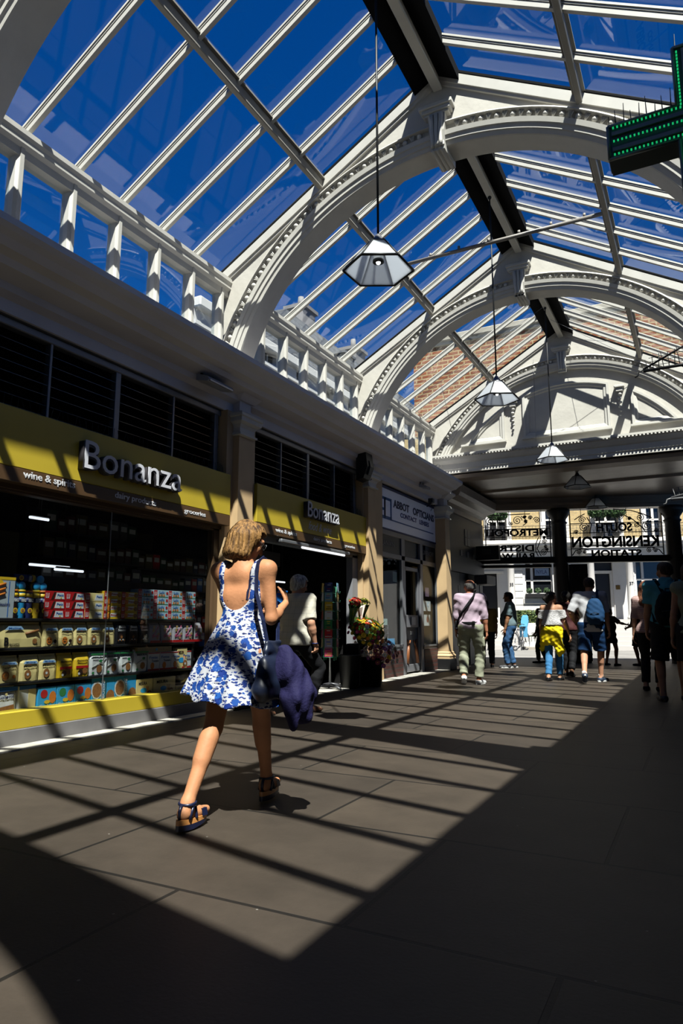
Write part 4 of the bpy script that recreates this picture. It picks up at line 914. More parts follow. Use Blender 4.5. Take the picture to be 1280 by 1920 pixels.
# ================================================================ flowers
def bouquet(loc, lb, R, wrapm, cols, seed, n=46, lean=(0, 0), tilt=1.):
    t = thing('flower_bouquet', lb, 'bouquet', loc); r = random.Random(seed)
    mb = MB(); rings = []; N = 40
    for z, q in ((0, .28), (.12, .45), (.24, .80), (.30, .96)):
        rings.append([((R*q+.012*math.sin(7*a+z*20))*math.cos(a)+lean[0]*z, (R*q+.012*math.sin(7*a+z*20))*math.sin(a)+lean[1]*z, z+.02*math.sin(5*a)*q) for a in [2*math.pi*k/N for k in range(N)]])
    mb.loft(rings, wrapm, caps=False); mb.loft([[(x*.985, y*.985, z+.004) for x, y, z in rg] for rg in rings[::-1]], wrapm, caps=False); mb.build('wrapping', wrapm, t, fix=False)
    mb = MB()
    for k in range(30):
        a = r.uniform(0, 6.28); q = R*math.sqrt(r.random())*1.0; p = Vector((q*math.cos(a)+lean[0]*.3, q*math.sin(a)+lean[1]*.3, .27+r.uniform(0, .08))); d_ = Vector((math.cos(a)*.045, math.sin(a)*.045, .055)); s_ = Vector((-math.sin(a), math.cos(a), 0))*.012
        mb.add([p-d_, p-s_, p+d_, p+s_], [(0, 1, 2, 3)], r.choice([mat('leaf_green', (.03, .12, .015), .5), mat('leaf_light', (.15, .28, .03), .5)]))
    mb.build('foliage', None, t)
    mb = MB()
    for k in range(14): a = r.uniform(0, 6.28); q = R*.5*r.random(); mb.tube([(q*.4*math.cos(a), q*.4*math.sin(a), -.10), (q*math.cos(a), q*math.sin(a), .30)], .004, n=5)
    mb.build('stems', MATS['leaf_green'], t)
    for k in range(n):
        a = k*2.39996; q = R*1.02*math.sqrt((k+.5)/n); x, y = q*math.cos(a)+lean[0]*.35, q*math.sin(a)+lean[1]*.35; z = .40-.5*q*q/R+r.uniform(-.015, .02); m = cols[r.randrange(len(cols))]; s_ = r.uniform(.036, .052)*max(R/.3, .7)
        mb = MB(); up = Vector((q*math.cos(a)*1.6, q*math.sin(a)*1.6, R)).normalized(); M = up.to_track_quat('Z', 'Y').to_matrix().to_4x4(); M.translation = (x, y, z)
        i0 = len(mb.v); npet = 9
        for ring, (rr, tl) in enumerate(((1, .15), (.62, .5))):
            for p_ in range(npet):
                b = 2*math.pi*p_/npet+ring*.3; c_, s2 = math.cos(b), math.sin(b); w_ = .30*s_*rr
                mb.add([(0, 0, 0), (c_*s_*rr*.6-s2*w_, s2*s_*rr*.6+c_*w_, s_*tl*.6), (c_*s_*rr, s2*s_*rr, s_*tl), (c_*s_*rr*.6+s2*w_, s2*s_*rr*.6-c_*w_, s_*tl*.6)], [(0, 1, 2, 3)], m)
        mb.ball((0, 0, s_*.18), s_*.24, YELP, n=6, sc=(1, 1, .6)); mb.xf(M, i0); mb.build('bloom', None, t)
    d_ = Vector((.62*tilt, -.62*tilt, 1)).normalized(); t.rotation_euler = Vector((0, 0, 1)).rotation_difference(d_).to_euler(); return t
CL = glass('cellophane', (.8, .75, .8), 1.6, rough=.15, base=.08)
VIO = mat('violet_petals', (.28, .05, .28), .6); CRIM = mat('crimson_petals', (.22, .01, .05), .6); WPET = mat('white_petals', (.75, .74, .68), .6); YPET = mat('yellow_petals', (.85, .55, .01), .6); OPET = mat('orange_petals', (.85, .20, .01), .6); RPET = mat('red_petals', (.70, .015, .01), .6); MPET = mat('magenta_petals', (.7, .02, .25), .6)
def bucket(x, y, z, h, r0, lb):
    t = thing('flower_bucket', lb, 'bucket', (x, y, z)); mb = MB(); mb.lathe([(r0*.72, 0), (r0*.95, h), (r0*1.0, h), (r0*1.0, h+.012), (r0*.9, h+.012), (r0*.7, .02)], n=24); mb.build('pail', BLACK, t)
    mb = MB(); mb.tube([(r0*1.0*math.cos(a), .1*math.sin(a)*0+r0*.0, h-.02+r0*.9*math.sin(a)) for a in np.linspace(math.pi, 0, 9)], .004, n=5); mb.build('handle', IRON, t); return t
bucket(-4.93, 10.52, 0, .47, .20, 'black flower bucket in front, nearest the brick wall'); bucket(-5.12, 10.08, 0, .52, .20, 'black flower bucket behind, beside the card spinner')
bouquet((-4.88, 10.60, .38), 'wide mixed bouquet of white, violet, crimson and yellow flowers in the front bucket', .31, CL, [VIO, CRIM, WPET, WPET, YPET, VIO, CRIM], 4, 56)
t = thing('flower_stand', 'black stand that lifts the upper bouquets', 'stand', (-5.16, 10.42, 0)); mb = MB(); mb.box(-.13, .13, -.16, .16, 0, .70, bev=.02); mb.build('crate', BLACK, t)
bouquet((-5.05, 10.42, .72), 'upper bouquet of orange and yellow flowers in green wrapping', .30, mat('green_wrap', (.035, .09, .008), .45), [YPET, YPET, OPET, OPET, WPET, MPET, YPET, RPET], 9, 56, tilt=1.15)
t = bouquet((-5.16, 10.60, 1.05), 'small tight bunch of yellow-green buds standing behind the big bouquet', .11, MATS['green_wrap'], [mat('bud_green', (.42, .45, .05), .5)], 12, 22, tilt=.3)
t = bouquet((-5.12, 10.14, 1.08), 'small bunch of bright red roses beside the white flower', .10, MATS['green_wrap'], [RPET], 13, 20, tilt=.8)
t = thing('arum_lily', 'single white arum lily standing in the upper bouquet', 'flower', (-5.04, 10.36, 1.06)); mb = MB()
mb.loft([[(r_*math.cos(a)*.8, r_*math.sin(a), z+.05*math.cos(a-1)*r_*8) for a in np.linspace(0, 5.6, 14)] for r_, z in ((.012, 0), (.03, .10), (.07, .2), (.09, .25))], closed=False); mb.build('spathe', mat('blush_petal', (.80, .66, .58), .5), t)
mb = MB(); mb.tube([(0, 0, -.25), (0, 0, 0)], .008); mb.build('stem', MATS['leaf_green'], t); mb = MB(); mb.tube([(0, 0, .05), (0, 0, .2)], .009); mb.build('spadix', YELP, t)
# ================================================================ pendant lamps
LAMPP = mat('lamp_panel', (.9, .92, .95), .4); _n = LAMPP.node_tree.nodes; _l = LAMPP.node_tree.links; _t = _n.new('ShaderNodeBsdfTranslucent'); _t.inputs[0].default_value = (.85, .88, .92, 1)
_m = _n.new('ShaderNodeMixShader'); _m.inputs[0].default_value = .6; _l.new(_n['Principled BSDF'].outputs[0], _m.inputs[1]); _l.new(_t.outputs[0], _m.inputs[2]); _l.new(_m.outputs[0], _n['Material Output'].inputs[0])
def pendant(y, ztop, lb):
    t = thing('pendant_lamp', lb, 'lamp', (CX, y, 4.34), group=None)
    H6 = [math.pi*k/3+math.radians(27) for k in range(6)]
    def ring(r, z): return [(r*math.cos(a), r*math.sin(a), z) for a in H6]
    mb = MB()
    for rr, z, w in ((.31, -.245, .011), (.10, 0, .008)):
        R_ = ring(rr, z)
        for i in range(6): mb.tube([R_[i], R_[(i+1) % 6]], w, n=6)
    for a, b in zip(ring(.10, 0), ring(.31, -.245)): mb.tube([a, b], .008, n=6)
    mb.build('frame', IRON, t)
    for i in range(6):
        a0, a1, b0, b1 = ring(.10, 0)[i], ring(.10, 0)[(i+1) % 6], ring(.307, -.243)[i], ring(.307, -.243)[(i+1) % 6]
        mb = MB(); mb.add([a0, a1, b1, b0]+[(p[0]*.97, p[1]*.97, p[2]-.004) for p in (a0, a1, b1, b0)], [(0, 1, 2, 3), (7, 6, 5, 4), (0, 4, 5, 1), (2, 6, 7, 3), (1, 5, 6, 2), (3, 7, 4, 0)])
        mb.build('shade_panel', LAMPP, t)
    mb = MB(); mb.lathe([(.012, .10), (.03, .08), (.06, .02), (.10, .0), (.10, -.01)], n=18); mb.build('cap', STEEL, t)
    mb = MB(); mb.lathe([(.045, -.02), (.045, -.15), (.035, -.16)], n=18, m=mat('lamp_reflector', (.95, .95, .95), .3)); mb.lathe([(.05, -.15), (.05, -.17), (.012, -.17)], n=18, m=IRON); mb.ball((0, 0, -.17), .022, mat('bulb_glow', (1, 1, 1), .4, emit=1.5), n=10); mb.build('lamp_holder', None, t)
    mb = MB(); mb.tube([(0, 0, .08), (0, 0, ztop-4.34)], .011, n=8); mb.ball((0, 0, ztop-4.36), .03, n=8); mb.build('rod', IRON, t)
    return t
for y, z, lb in ((5.1, 7.18, 'largest hexagonal pendant lamp, nearest the camera'), (9.06, 7.18, 'second hexagonal pendant lamp, in front of the brick wall'), (13.05, 7.18, 'third hexagonal pendant lamp, in front of the gable'), (16.0, 4.43, 'fourth pendant lamp, hanging from the passage ceiling'), (19.12, 4.43, 'farthest pendant lamp, hanging before the iron letters')):
    pendant(y, z, lb)
# steel strut and thin wires under the roof
mb = MB(); mb.tube([(-3.83, 8.9, 6.36), (-.78, 8.9, 6.36)], .028, n=8)
for x in np.linspace(-3.6, -1, 7): mb.tube([(x, 8.9, 6.38), (x, 8.9, 6.43)], .02, n=6)
tag(mb.build('strut', mat('strut_grey', (.30, .27, .24), .5)), 'long grey steel strut between the roof purlins behind the nearest lamp', 'strut')
for i, (a, b) in enumerate([((-2.3, 13.6, 7.15), (-.84, 14.6, 6.4)), ((-1.0, 13.6, 6.4), (-2.2, 14.7, 7.15)), ((-5.1, 12.2, 5.6), (-5.2, 14.7, 5.5)), ((-5.3, 13.0, 5.55), (-2.3, 13.0, 7.18)), ((-4.6, 13.4, 6.1), (-4.7, 14.7, 4.9)), ((-2.9, 14.72, 6.8), (-2.9, 14.6, 4.9))]):
    mb = MB(); mb.tube([a, b], .004, n=5); tag(mb.build('wire', STEEL), ['thin wire slanting right above the gable', 'thin wire crossing it above the gable', 'thin wire along the left clerestory by the gable', 'thin wire up the left roof slope before the brick wall', 'thin wire hanging at the left foot of the gable', 'thin wire hanging down across the gable panel'][i], 'wire')

# ================================================================ pharmacy cross with bird spikes
t = thing('pharmacy_cross', 'green-lit pharmacy cross sign with bird spikes at the top right', 'sign', (.19, 3.9, 3.79))
a_, L_ = .105, .47
mb = MB(); cr = [(-a_, -L_), (a_, -L_), (a_, -a_), (L_-.03, -a_), (L_-.03, a_), (a_, a_), (a_, L_), (-a_, L_), (-a_, a_), (-L_, a_), (-L_, -a_), (-a_, -a_)]
mb.ext(cr, 0, .16, 'y'); mb.build('housing', mat('cross_dark', (.10, .14, .14), .35, metal=.3), t)
mb = MB()
for i in range(12):
    p, q = Vector(cr[i]), Vector(cr[(i+1) % 12]); mb.tube([(p.x, -.005, p.y), (q.x, -.005, q.y)], .010, n=6)
for z in (-.05, .05): mb.box(-L_+.02, L_-.05, -.012, -.002, z-.012, z+.012); mb.box(z-.012, z+.012, -.012, -.002, -L_+.02, L_-.02)
mb.box(-L_-.006, -L_, .01, .15, -a_+.01, a_-.01); mb.build('trim', mat('cross_metal', (.35, .42, .42), .35, metal=.5), t)
mb = MB(); s_ = .022
def led(x, z): mb.box(x-.0045, x+.0045, -.018, -.008, z-.0045, z+.0045)
for k in range(18):
    for z in (-.085, 0, .085): led(-L_+.03+k*s_, z)
for k in range(16):
    for x in (-.085, 0, .085): led(x, a_+.0+k*s_); led(x, -a_-.0-k*s_)
mb.build('green_lights', mat('green_led', (.01, .55, .16), .5, emit=.75), t)
mb = MB(); 
for k in range(9): mb.tube([(-L_+.0+k*.042, .08, a_), (-L_+k*.042+.004*(-1)**k, .08, a_+.13+.03*(k % 3))], [.0045, .002], n=5)
for x in (-.09, .0, .08): mb.tube([(x, .08, L_), (x+.005, .08, L_+.16)], [.005, .002], n=5)
mb.build('bird_spikes', IRON, t)
mb = MB(); mb.tube([(L_-.04, .08, 0), (.46, .08, 0)], .03, n=8); mb.build('bracket', IRON, t)
# black bracket frames with spikes on the right
def spikeframe(loc, lb, w, h, m):
    t = thing('sign_bracket', lb, 'bracket', loc); mb = MB(); mb.tube([(0, 0, 0), (w, 0, .02)], .028, n=8); mb.tube([(0, 0, .03), (w, .0, h)], .018, n=8); mb.tube([(0, 0, .02), (-.07, 0, 0), (-.09, 0, -.07), (-.14, 0, -.09)], .014, n=6); mb.build('frame', m, t)
    mb = MB()
    for k in range(14): x = .08+k*w/15; mb.tube([(x, 0, 0), (x-.04+.03*(k % 3), .02*(k % 2), .20+.02*(k % 4)+h*k/30)], .007, n=4)
    for k in range(3): mb.tube([(.1, 0, .08+.07*k), (w, 0, .08+.1*k)], .005, n=4)
    mb.build('bird_spikes', m, t)
spikeframe((-.60, 12.5, 5.37), 'black tubular sign bracket with bird spikes high on the right', 1.25, .62, IRON)
spikeframe((-.36, 14.1, 3.34), 'pale wire rack with spikes at the right edge under the gable', 1.0, .25, mat('pale_wire', (.22, .22, .22), .5))

# ================================================================ buildings seen through the roof
BRK = brickmat('red_bricks', (.34, .095, .03), (.20, .055, .022), (.46, .33, .17), .27, .095, .017, 'xz', rough=.85, noise=.25, bump=.6)
STN = mat('coping_stone', (.50, .46, .38), .8, var=.25)
t = thing('brick_wall', 'tall orange-red brick wall with stone coping rising behind the gable', 'wall')
mb = MB(); mb.box(-5.88, 4, 15.1, 15.4, 5.5, 7.78); mb.build('brickwork', BRK, t)
mb = MB(); mb.box(-5.95, 4, 15.0, 15.45, 7.78, 7.93, bev=.02); mb.box(-5.92, 4, 15.05, 15.43, 7.70, 7.78); mb.build('coping', STN, t)
mb = MB(); LEAD = mat('lead_flashing', (.28, .33, .38), .6, var=.3, vs=8)
for s_ in (-1, 1):
    for k in range(22): d0 = 3.3-k*.15; z = roofz(CX+d0); mb.box(CX+s_*d0, CX+s_*(d0-.17), 15.06, 15.1, z-.1, z+.14)
mb.build('stepped_flashing', LEAD, t)
t = thing('chimney_pot', 'small pale chimney pot on the brick wall coping', 'chimney', (-4.95, 15.25, 7.93)); mb = MB(); mb.lathe([(.10, 0), (.09, .05), (.075, .34), (.09, .36), (.09, .40), (.06, .41)], n=14); mb.build('pot', STN, t)
WST = mat('white_stucco', (.78, .77, .74), .7, var=.05); SLATE = brickmat('slate_tiles', (.16, .17, .19), (.10, .11, .13), (.05, .05, .06), .35, .22, .012, 'yz', rough=.7)
t = thing('house', 'white stuccoed house with grey slate mansard, seen through the left windows', 'house')
mb = MB(); wops = []
for r_ in range(4):
    for k in range(9): wops.append((15+k*2.0+.55, 15+k*2.0+1.25, 2+r_*2.2, 3.4+r_*2.2))
wallgrid(mb, 14, 34, 0, 10.0, wops, lambda a, b, c, d: mb.box(-12.4, -12, a, b, c, d)); mb.build('walls', WST, t)
mb = MB(); mb.box(-12.1, -11.75, 14, 34, 9.8, 10.1, bev=.03); mb.box(-12.1, -11.9, 14, 34, 9.3, 9.42); mb.build('parapet', WST, t)
for w_ in wops[9:]:
    f_ = MB(); f_.box(-12.2, -12.16, w_[0], w_[1], w_[2], w_[3]); fo = f_.build('window', BLK, t)
    f_ = MB(); f_.box(-12.16, -12.12, w_[0], w_[1], (w_[2]+w_[3])/2-.03, (w_[2]+w_[3])/2+.03); f_.box(-12.16, -12.12, (w_[0]+w_[1])/2-.02, (w_[0]+w_[1])/2+.02, w_[2], w_[3]); f_.build('sash', WST, fo)
mb = MB(); mb.loft([[(-12.05, y, 10.0), (-12.9, y, 12.6), (-16, y, 12.9), (-16, y, 10.0)] for y in (20.2, 34)]); mb.build('mansard_roof', SLATE, t)
for y in (22.6, 27.5, 31): mb = MB(); mb.box(-14.4, -13.6, y, y+1.0, 12.5, 13.9); mb.box(-14.5, -13.5, y-.1, y+1.1, 13.9, 14.05); mb.lathe([(.15, 14.05), (.12, 14.6)], (-14, y+.5, 0), n=10); mb.build('chimney_stack', mat('chimney_grey', (.25, .24, .24), .8), t)
for y in (23.4, 26.0): mb = MB(); mb.box(-12.9, -12.1, y, y+.9, 10.4, 11.9); mb.box(-12.95, -12.05, y-.06, y+.96, 11.9, 12.0); mb.build('dormer', SLATE, t)

# ================================================================ iron screen over the street opening
SCR = FR((-5.24, 18.69))
def onscreen(o): o.matrix_world = SCR @ o.matrix_world; return o
def spiral(mb, cx, cz, r, turns=1.75, a0=0, sgn=1, w=.012):
    mb.tube([(cx+r*(1-.82*k/26)*math.cos(a0+sgn*turns*2*math.pi*k/26), 0, cz+r*(1-.82*k/26)*math.sin(a0+sgn*turns*2*math.pi*k/26)) for k in range(27)], w, n=5); mb.ball((cx+r*.15*math.cos(a0+sgn*turns*6.283), 0, cz+r*.15*math.sin(a0+sgn*turns*6.283)), w*1.6, n=6)
def ironpanel(s0, s1, label, rows, scrolls, arcs=()):
    t = thing('iron_lettering_screen', label, 'ironwork', (0, 0, 0)); t.matrix_world = SCR.copy()
    mb = MB()
    for s in (s0, s1): mb.tube([(s, 0, 2.84), (s, 0, 4.14)], .016, n=6)
    for z in [r_[1] for r_ in rows]+[rows[0][1]+rows[0][4]+.02]: mb.tube([(s0, 0, z-.018), (s1, 0, z-.018)], .012, n=6)
    for k in range(4): s = s0+(s1-s0)*(k+.5)/4; mb.tube([(s, 0, 3.80 if s0 < 1 else 3.8), (s, 0, 4.14)], .008, n=5)
    mb.build('rails', IRON, t)
    for s_, z, sl_, w, h in rows:
        me = textmesh(s_, w, h, .015, .035, mirror=True); o = D.objects.new('letters', me); COL.objects.link(o); me.materials.append(IRON)
        o.matrix_world = SCR @ Matrix(((1, 0, 0, sl_-w), (0, 0, 1, 0), (0, 1, 0, z), (0, 0, 0, 1))); o.parent = t; o.matrix_parent_inverse = t.matrix_world.inverted()
    mb = MB()
    for q in scrolls: spiral(mb, *q)
    for q in arcs: mb.tube([(a, 0, b) for a, b in q], .014, n=6)
    mb.build('scrolls', IRON, t); return t
ironpanel(.02, 1.76, 'black iron screen with METROPOLITAN DISTRICT RAILWAYS in mirrored letters, left bay', [('METROPOLI', 3.42, 1.70, 1.66, .20), ('DISTRIC', 2.99, 1.32, 1.28, .19), ('RAILWAY', 2.78, 1.32, 1.25, .17)],
    [(.9, 3.86, .13), (.72, 3.78, .06, 1.5, 2), (1.42, 3.86, .09, 1.7, 3, -1), (1.25, 3.93, .06), (.15, 3.85, .12, 1.7, 1), (.4, 3.84, .09, 1.6, 2, -1), (1.12, 3.83, .05), (1.6, 3.25, .07), (1.62, 3.12, .05, 1.5, 2, -1), (1.58, 2.96, .10, 2), (1.6, 3.36, .04), (1.66, 3.05, .05, 1.5, 2), (1.1, 3.95, .05)],
    [[(1.0, 3.98), (1.1, 3.92), (1.16, 3.8), (1.05, 3.72)], [(1.45, 3.38), (1.37, 3.2), (1.36, 3.0), (1.42, 2.86)], [(0, 4.02), (1.25, 4.04)], [(1.5, 2.86), (1.4, 3.06), (1.5, 3.3)]])
ironpanel(2.30, 4.66, 'black iron screen with SOUTH KENSINGTON STATION in mirrored letters, right bay', [('SOUTH', 3.49, 3.90, .92, .24), ('KENSINGTON', 3.065, 4.56, 2.24, .31), ('STATION', 2.80, 4.10, 1.28, .20)],
    [(2.62, 3.83, .10), (2.66, 3.62, .13, 2), (4.12, 3.86, .11, 1.8, 2, -1), (4.28, 3.62, .13, 2, 1), (3.0, 3.84, .07), (3.3, 3.88, .07, 1.6, 2, -1), (3.62, 3.88, .09), (3.85, 3.84, .05), (4.02, 3.66, .08, 1.7, 2, -1), (2.5, 2.95, .07), (2.64, 2.95, .05, 1.6, 2, -1), (4.3, 2.97, .07, 1.6, 1), (4.45, 2.96, .06, 1.6, 3, -1), (2.45, 3.5, .06), (4.5, 3.5, .06, 1.5, 2, -1)],
    [[(2.42, 3.84), (2.56, 3.93), (2.7, 4.0)], [(3.45, 4.1), (3.9, 4.06), (4.2, 3.96), (4.42, 3.84)], [(4.34, 3.8), (4.26, 3.72), (4.3, 3.6)], [(3.7, 3.95), (3.95, 3.8), (4.15, 3.6), (4.25, 3.45)], [(2.32, 2.86), (2.42, 3.0), (2.6, 3.04), (2.75, 3.0)], [(4.64, 2.86), (4.55, 2.98), (4.35, 3.05)], [(2.75, 3.9), (2.86, 3.7), (2.8, 3.45)]])
ironpanel(5.3, 7.2, 'black iron screen at the right edge, behind the second dark column', [('ENTRANCE', 3.2, 7.0, 1.6, .3)][:0] or [(' I I I ', 3.1, 7.0, 1.5, .3)], [(5.5, 3.8, .1), (5.9, 3.8, .12), (6.4, 3.8, .1)])
mb = MB(); mb.box(-.4, 8, -.12, .12, 2.66, 2.83, bev=.01); mb.box(-.4, 8, -.16, -.12, 2.72, 2.76); mb.box(-.4, 1.75, -.10, .1, 2.54, 2.62); mb.xf(SCR); struct(mb.build('trim_7', IRON), 'black transom beam under the iron letters', 'beam')
DCOL = mat('dark_column_paint', (.05, .045, .04), .5)
for s, lb in ((2.0, 'dark round column left of centre in the street opening'), (4.93, 'dark round column on the right of the street opening')):
    t = thing('column', lb, 'column', (0, 0, 0), kind='structure'); t.matrix_world = SCR @ Matrix.Translation((s, 0, 0))
    mb = MB(); mb.lathe([(.27, 0), (.27, .3), (.23, .34), (.215, .5), (.19, 3.7), (.20, 3.72), (.235, 3.76), (.19, 3.80), (.2, 3.86), (.30, 4.0), (.31, 4.04), (.31, 4.14)], n=24); mb.build('shaft', DCOL, t)
t = thing('folding_gate', 'folded black lattice gate beside the dark column', 'gate'); t.matrix_world = SCR @ Matrix.Translation((2.26, .0, 0)); mb = MB()
for k in range(14): mb.box(k*.031, k*.031+.022, -.05, .05, .04, 2.62)
for z in (.2, .9, 1.6, 2.3): mb.box(0, .43, -.055, .055, z, z+.05)
mb.build('bars', IRON, t); mb = MB(); mb.box(-.05, .42, .05, .07, .0, 2.62); mb.build('plate', BLACK, t)
# dark hanging sign box and little white labels on the left wall
t = thing('projecting_sign', 'black box sign projecting over the dark shop before the iron letters', 'sign', (-5.28, 17.9, 2.72)); mb = MB(); mb.box(0, .62, 0, .18, -.02, .36, bev=.01); mb.build('box', BLACK, t)
mb = MB()
for q in ((.18, .24), (.24, .3), (.3, .36), (.36, .42)):
    for z in (.12, .2): mb.box(q[0], q[1]-.008, -.006, 0, z, z+.07)
mb.build('panes', mat('dim_pane', (.06, .06, .06), .4), t)
for k, (y, z, w, h) in enumerate([(16.6, 2.72, .14, .14), (17.15, 2.72, .14, .14), (17.7, 2.70, .14, .13), (17.0, 3.02, .42, .42), (16.35, 1.80, .10, .16), (18.2, 1.75, .12, .3)]):
    mb = MB(); mb.box(-5.30, -5.285, y, y+w, z, z+h)
    o = mb.build('wall_label', mat('dim_white', (.22, .22, .22), .5)); tag(o, ['small pale square label on the dark fascia, first of three', 'small pale square label on the dark fascia, second of three', 'small pale square label on the dark fascia, third of three', 'large pale four-square panel high on the dark fascia', 'small pale card low beside the last pilaster', 'small pale card by the far dark doorway'][k], 'label')
    if k == 3:
        for q in (-1, 1): b = MB(); b.box(-5.284, -5.28, y+w/2-.01, y+w/2+.01, z, z+h); b.box(-5.284, -5.28, y, y+w, z+h/2-.01, z+h/2+.01)
        b.build('cross_bar', BLACK, o)
t = thing('bare_bulb', 'small warm glowing bulb inside the dark shop, left of the grey-haired man', 'lamp', (-5.38, 16.75, 1.62)); mb = MB(); mb.ball((0, 0, 0), .02); mb.build('bulb', MATS['warm_glow'], t); mb = MB(); mb.tube([(0, 0, 0), (0, 0, .7)], .003, n=4); mb.build('cord', IRON, t)
mb = MB(); mb.box(-5.29, -4.95, 17.7, 18.6, 2.05, 2.30, bev=.02); tag(mb.build('shop_awning', mat('grey_awning', (.10, .10, .11), .6)), 'dark grey box awning over the far left doorway', 'awning')

# ================================================================ terrace across the street
TF = FR((-6, 30.5))
def tf(o): o.matrix_world = TF @ o.matrix_world; return o
YB = brickmat('yellow_stock_bricks', (.60, .46, .22), (.48, .36, .17), (.40, .33, .2), .23, .08, .010, 'xz', rough=.85, noise=.2)
t = thing('terrace_house', 'white stucco and yellow brick terrace across the street', 'house'); t.matrix_world = TF.copy()
ops = [(-.80, .36, 2.12, 3.75), (1.95, 2.85, 1.28, 3.72), (3.78, 5.05, 2.12, 3.75), (-2.7, -1.9, 1.28, 3.25), (6.6, 7.9, 2.12, 3.75), (-6, -4.8, 2.1, 3.75)]
mb = MB(); wallgrid(mb, -9, 12, 0, 4.45, ops, lambda a, b, c, d: mb.box(a, b, 0, .35, c, d)); mb.build('stucco_wall', WST, t)
for a, b in ((-1.40, -.9), (.5, 1.5), (3.5, 3.72), (5.2, 6.4), (-4.6, -2.9)):
    mb = MB()
    for k in range(12): mb.box(a, b, -.035, .0, .62+k*.30, .62+k*.30+.275, bev=.012)
    mb.build('rustication', WST, t)
for a, b in ((-.9, .46), (3.68, 5.15)): mb = MB(); mb.box(a, b, -.10, 0, 1.86, 2.12, bev=.02); mb.box(a, b, -.04, 0, 1.4, 1.86); mb.build('window_sill', WST, t)
uo = [(-2.28, -1.5, 4.62, 6.6), (.15, .95, 4.62, 6.6), (2.25, 3.2, 4.62, 6.3), (4.35, 4.95, 4.62, 6.4), (6.6, 7.4, 4.62, 6.4), (-4.6, -3.8, 4.6, 6.4)]
mb = MB(); wallgrid(mb, -9, 12, 4.45, 9.5, uo, lambda a, b, c, d: mb.box(a, b, .05, .35, c, d)); mb.build('brick_wall', YB, t)
for u in uo: mb = MB(); mb.box(u[0]-.2, u[0], -.06, .06, 4.6, u[3]+.1, bev=.01); mb.box(u[1], u[1]+.2, -.06, .06, 4.6, u[3]+.1, bev=.01); mb.box(u[0]-.3, u[1]+.3, -.15, .06, u[3]+.05, u[3]+.25); mb.build('window_surround', WST, t)
DKG = mat('dark_window_glass', (.012, .014, .018), .08, spec=.8)
for u in ops[:1]+ops[2:3]+ops[4:]+uo:
    f_ = MB(); f_.box(u[0], u[1], .22, .24, u[2], u[3]); fo = f_.build('window', DKG, t)
    f_ = MB(); ms = (u[0]+.30 if u[2] < 3 else (u[0]+u[1])/2)
    for q in ((u[0], u[0]+.05, u[2], u[3]), (u[1]-.05, u[1], u[2], u[3]), (ms-.05, ms+.05, u[2], u[3])): f_.box(q[0], q[1], .14, .22, q[2], q[3])
    zm = u[2]+(u[3]-u[2])*.47; f_.box(u[0], u[1], .14, .22, zm-.035, zm+.035); f_.box(u[0], u[1], .14, .22, u[2], u[2]+.05); f_.box(u[0], u[1], .14, .22, u[3]-.06, u[3]); f_.build('sash', WST, fo)
mb = MB(); mb.box(-.36, .24, .19, .205, 3.10, 3.42, mat('window_sign_blue', (.30, .40, .55), .4)); mb.mesh(textmesh('NYLA', .44, .17, .002, .0), Matrix(((1, 0, 0, -.28), (0, 0, 1, .188), (0, 1, 0, 3.18), (0, 0, 0, 1))), NAVY); mb.build('window_sign', None, t)
mb = MB(); mb.box(-9, 12, -.75, .05, 4.42, 4.58, bev=.02); mb.box(-9, 12, -.65, .05, 4.34, 4.42); mb.build('balcony_slab', WST, t)
mb = MB(); mb.tube([(-9, -.7, 5.18), (12, -.7, 5.18)], .014, n=5); mb.tube([(-9, -.7, 4.66), (12, -.7, 4.66)], .012, n=5); mb.tube([(-9, -.7, 5.05), (12, -.7, 5.05)], .008, n=5)
for k in range(150):
    s = -9+k*.14; mb.tube([(s, -.7, 4.62), (s, -.7, 5.18)], .006, n=4)
    if -4.5 < s < 7.5: mb.tube([(s+.07+.05*math.cos(a), -.7, 4.86+.14*math.sin(a)) for a in np.linspace(0, 6.28, 9)], .006, n=4)
mb.build('balcony_railing', IRON, t)
for s in (1.80, 3.33, -1.45, -3.2): mb = MB(); mb.lathe([(.20, 1.2), (.20, 1.28), (.17, 1.32), (.155, 1.4), (.14, 3.75), (.19, 3.82), (.19, 3.9)], (s, -.95, 0), n=20); mb.build('porch_column', WST, t)
for a, b in ((1.55, 3.6), (-3.4, -1.2)): mb = MB(); mb.box(a, b, -1.2, 0, 3.9, 4.12, bev=.02); mb.box(a-.05, b+.05, -1.25, 0, 4.12, 4.18); mb.build('porch_roof', WST, t)
for a, b in ((1.58, 3.55), (-3.4, -1.25)):
    mb = MB()
    for k in range(7): mb.box(a, b, -1.2-.28*k, 0, 0, 1.2-.17*k)
    mb.build('front_steps', mat('step_stone', (.55, .54, .52), .8), t)
for q in ((1.95, 2.85, .2, .26, 1.28, 3.72), (-2.7, -1.9, .2, .26, 1.28, 3.25)): mb = MB(); mb.box(*q); mb.build('front_door', BLK, t)
mb = MB()
for a, b, c, d in ((1.9, 1.98, 1.28, 3.75), (2.74, 2.85, 1.28, 3.2), (1.9, 2.9, 3.15, 3.27), (-2.0, -1.85, 1.28, 3.3)): mb.box(a, b, .05, .22, c, d)
mb.box(-2.95, -1.7, -.1, .1, 3.2, 3.32, bev=.02); mb.build('door_case', WST, t)
mb = MB(); mb.box(2.94, 3.11, -.02, 0, 2.46, 2.64); mb.build('name_plate', mat('brass_plate', (.25, .15, .04), .4, metal=.5), t)
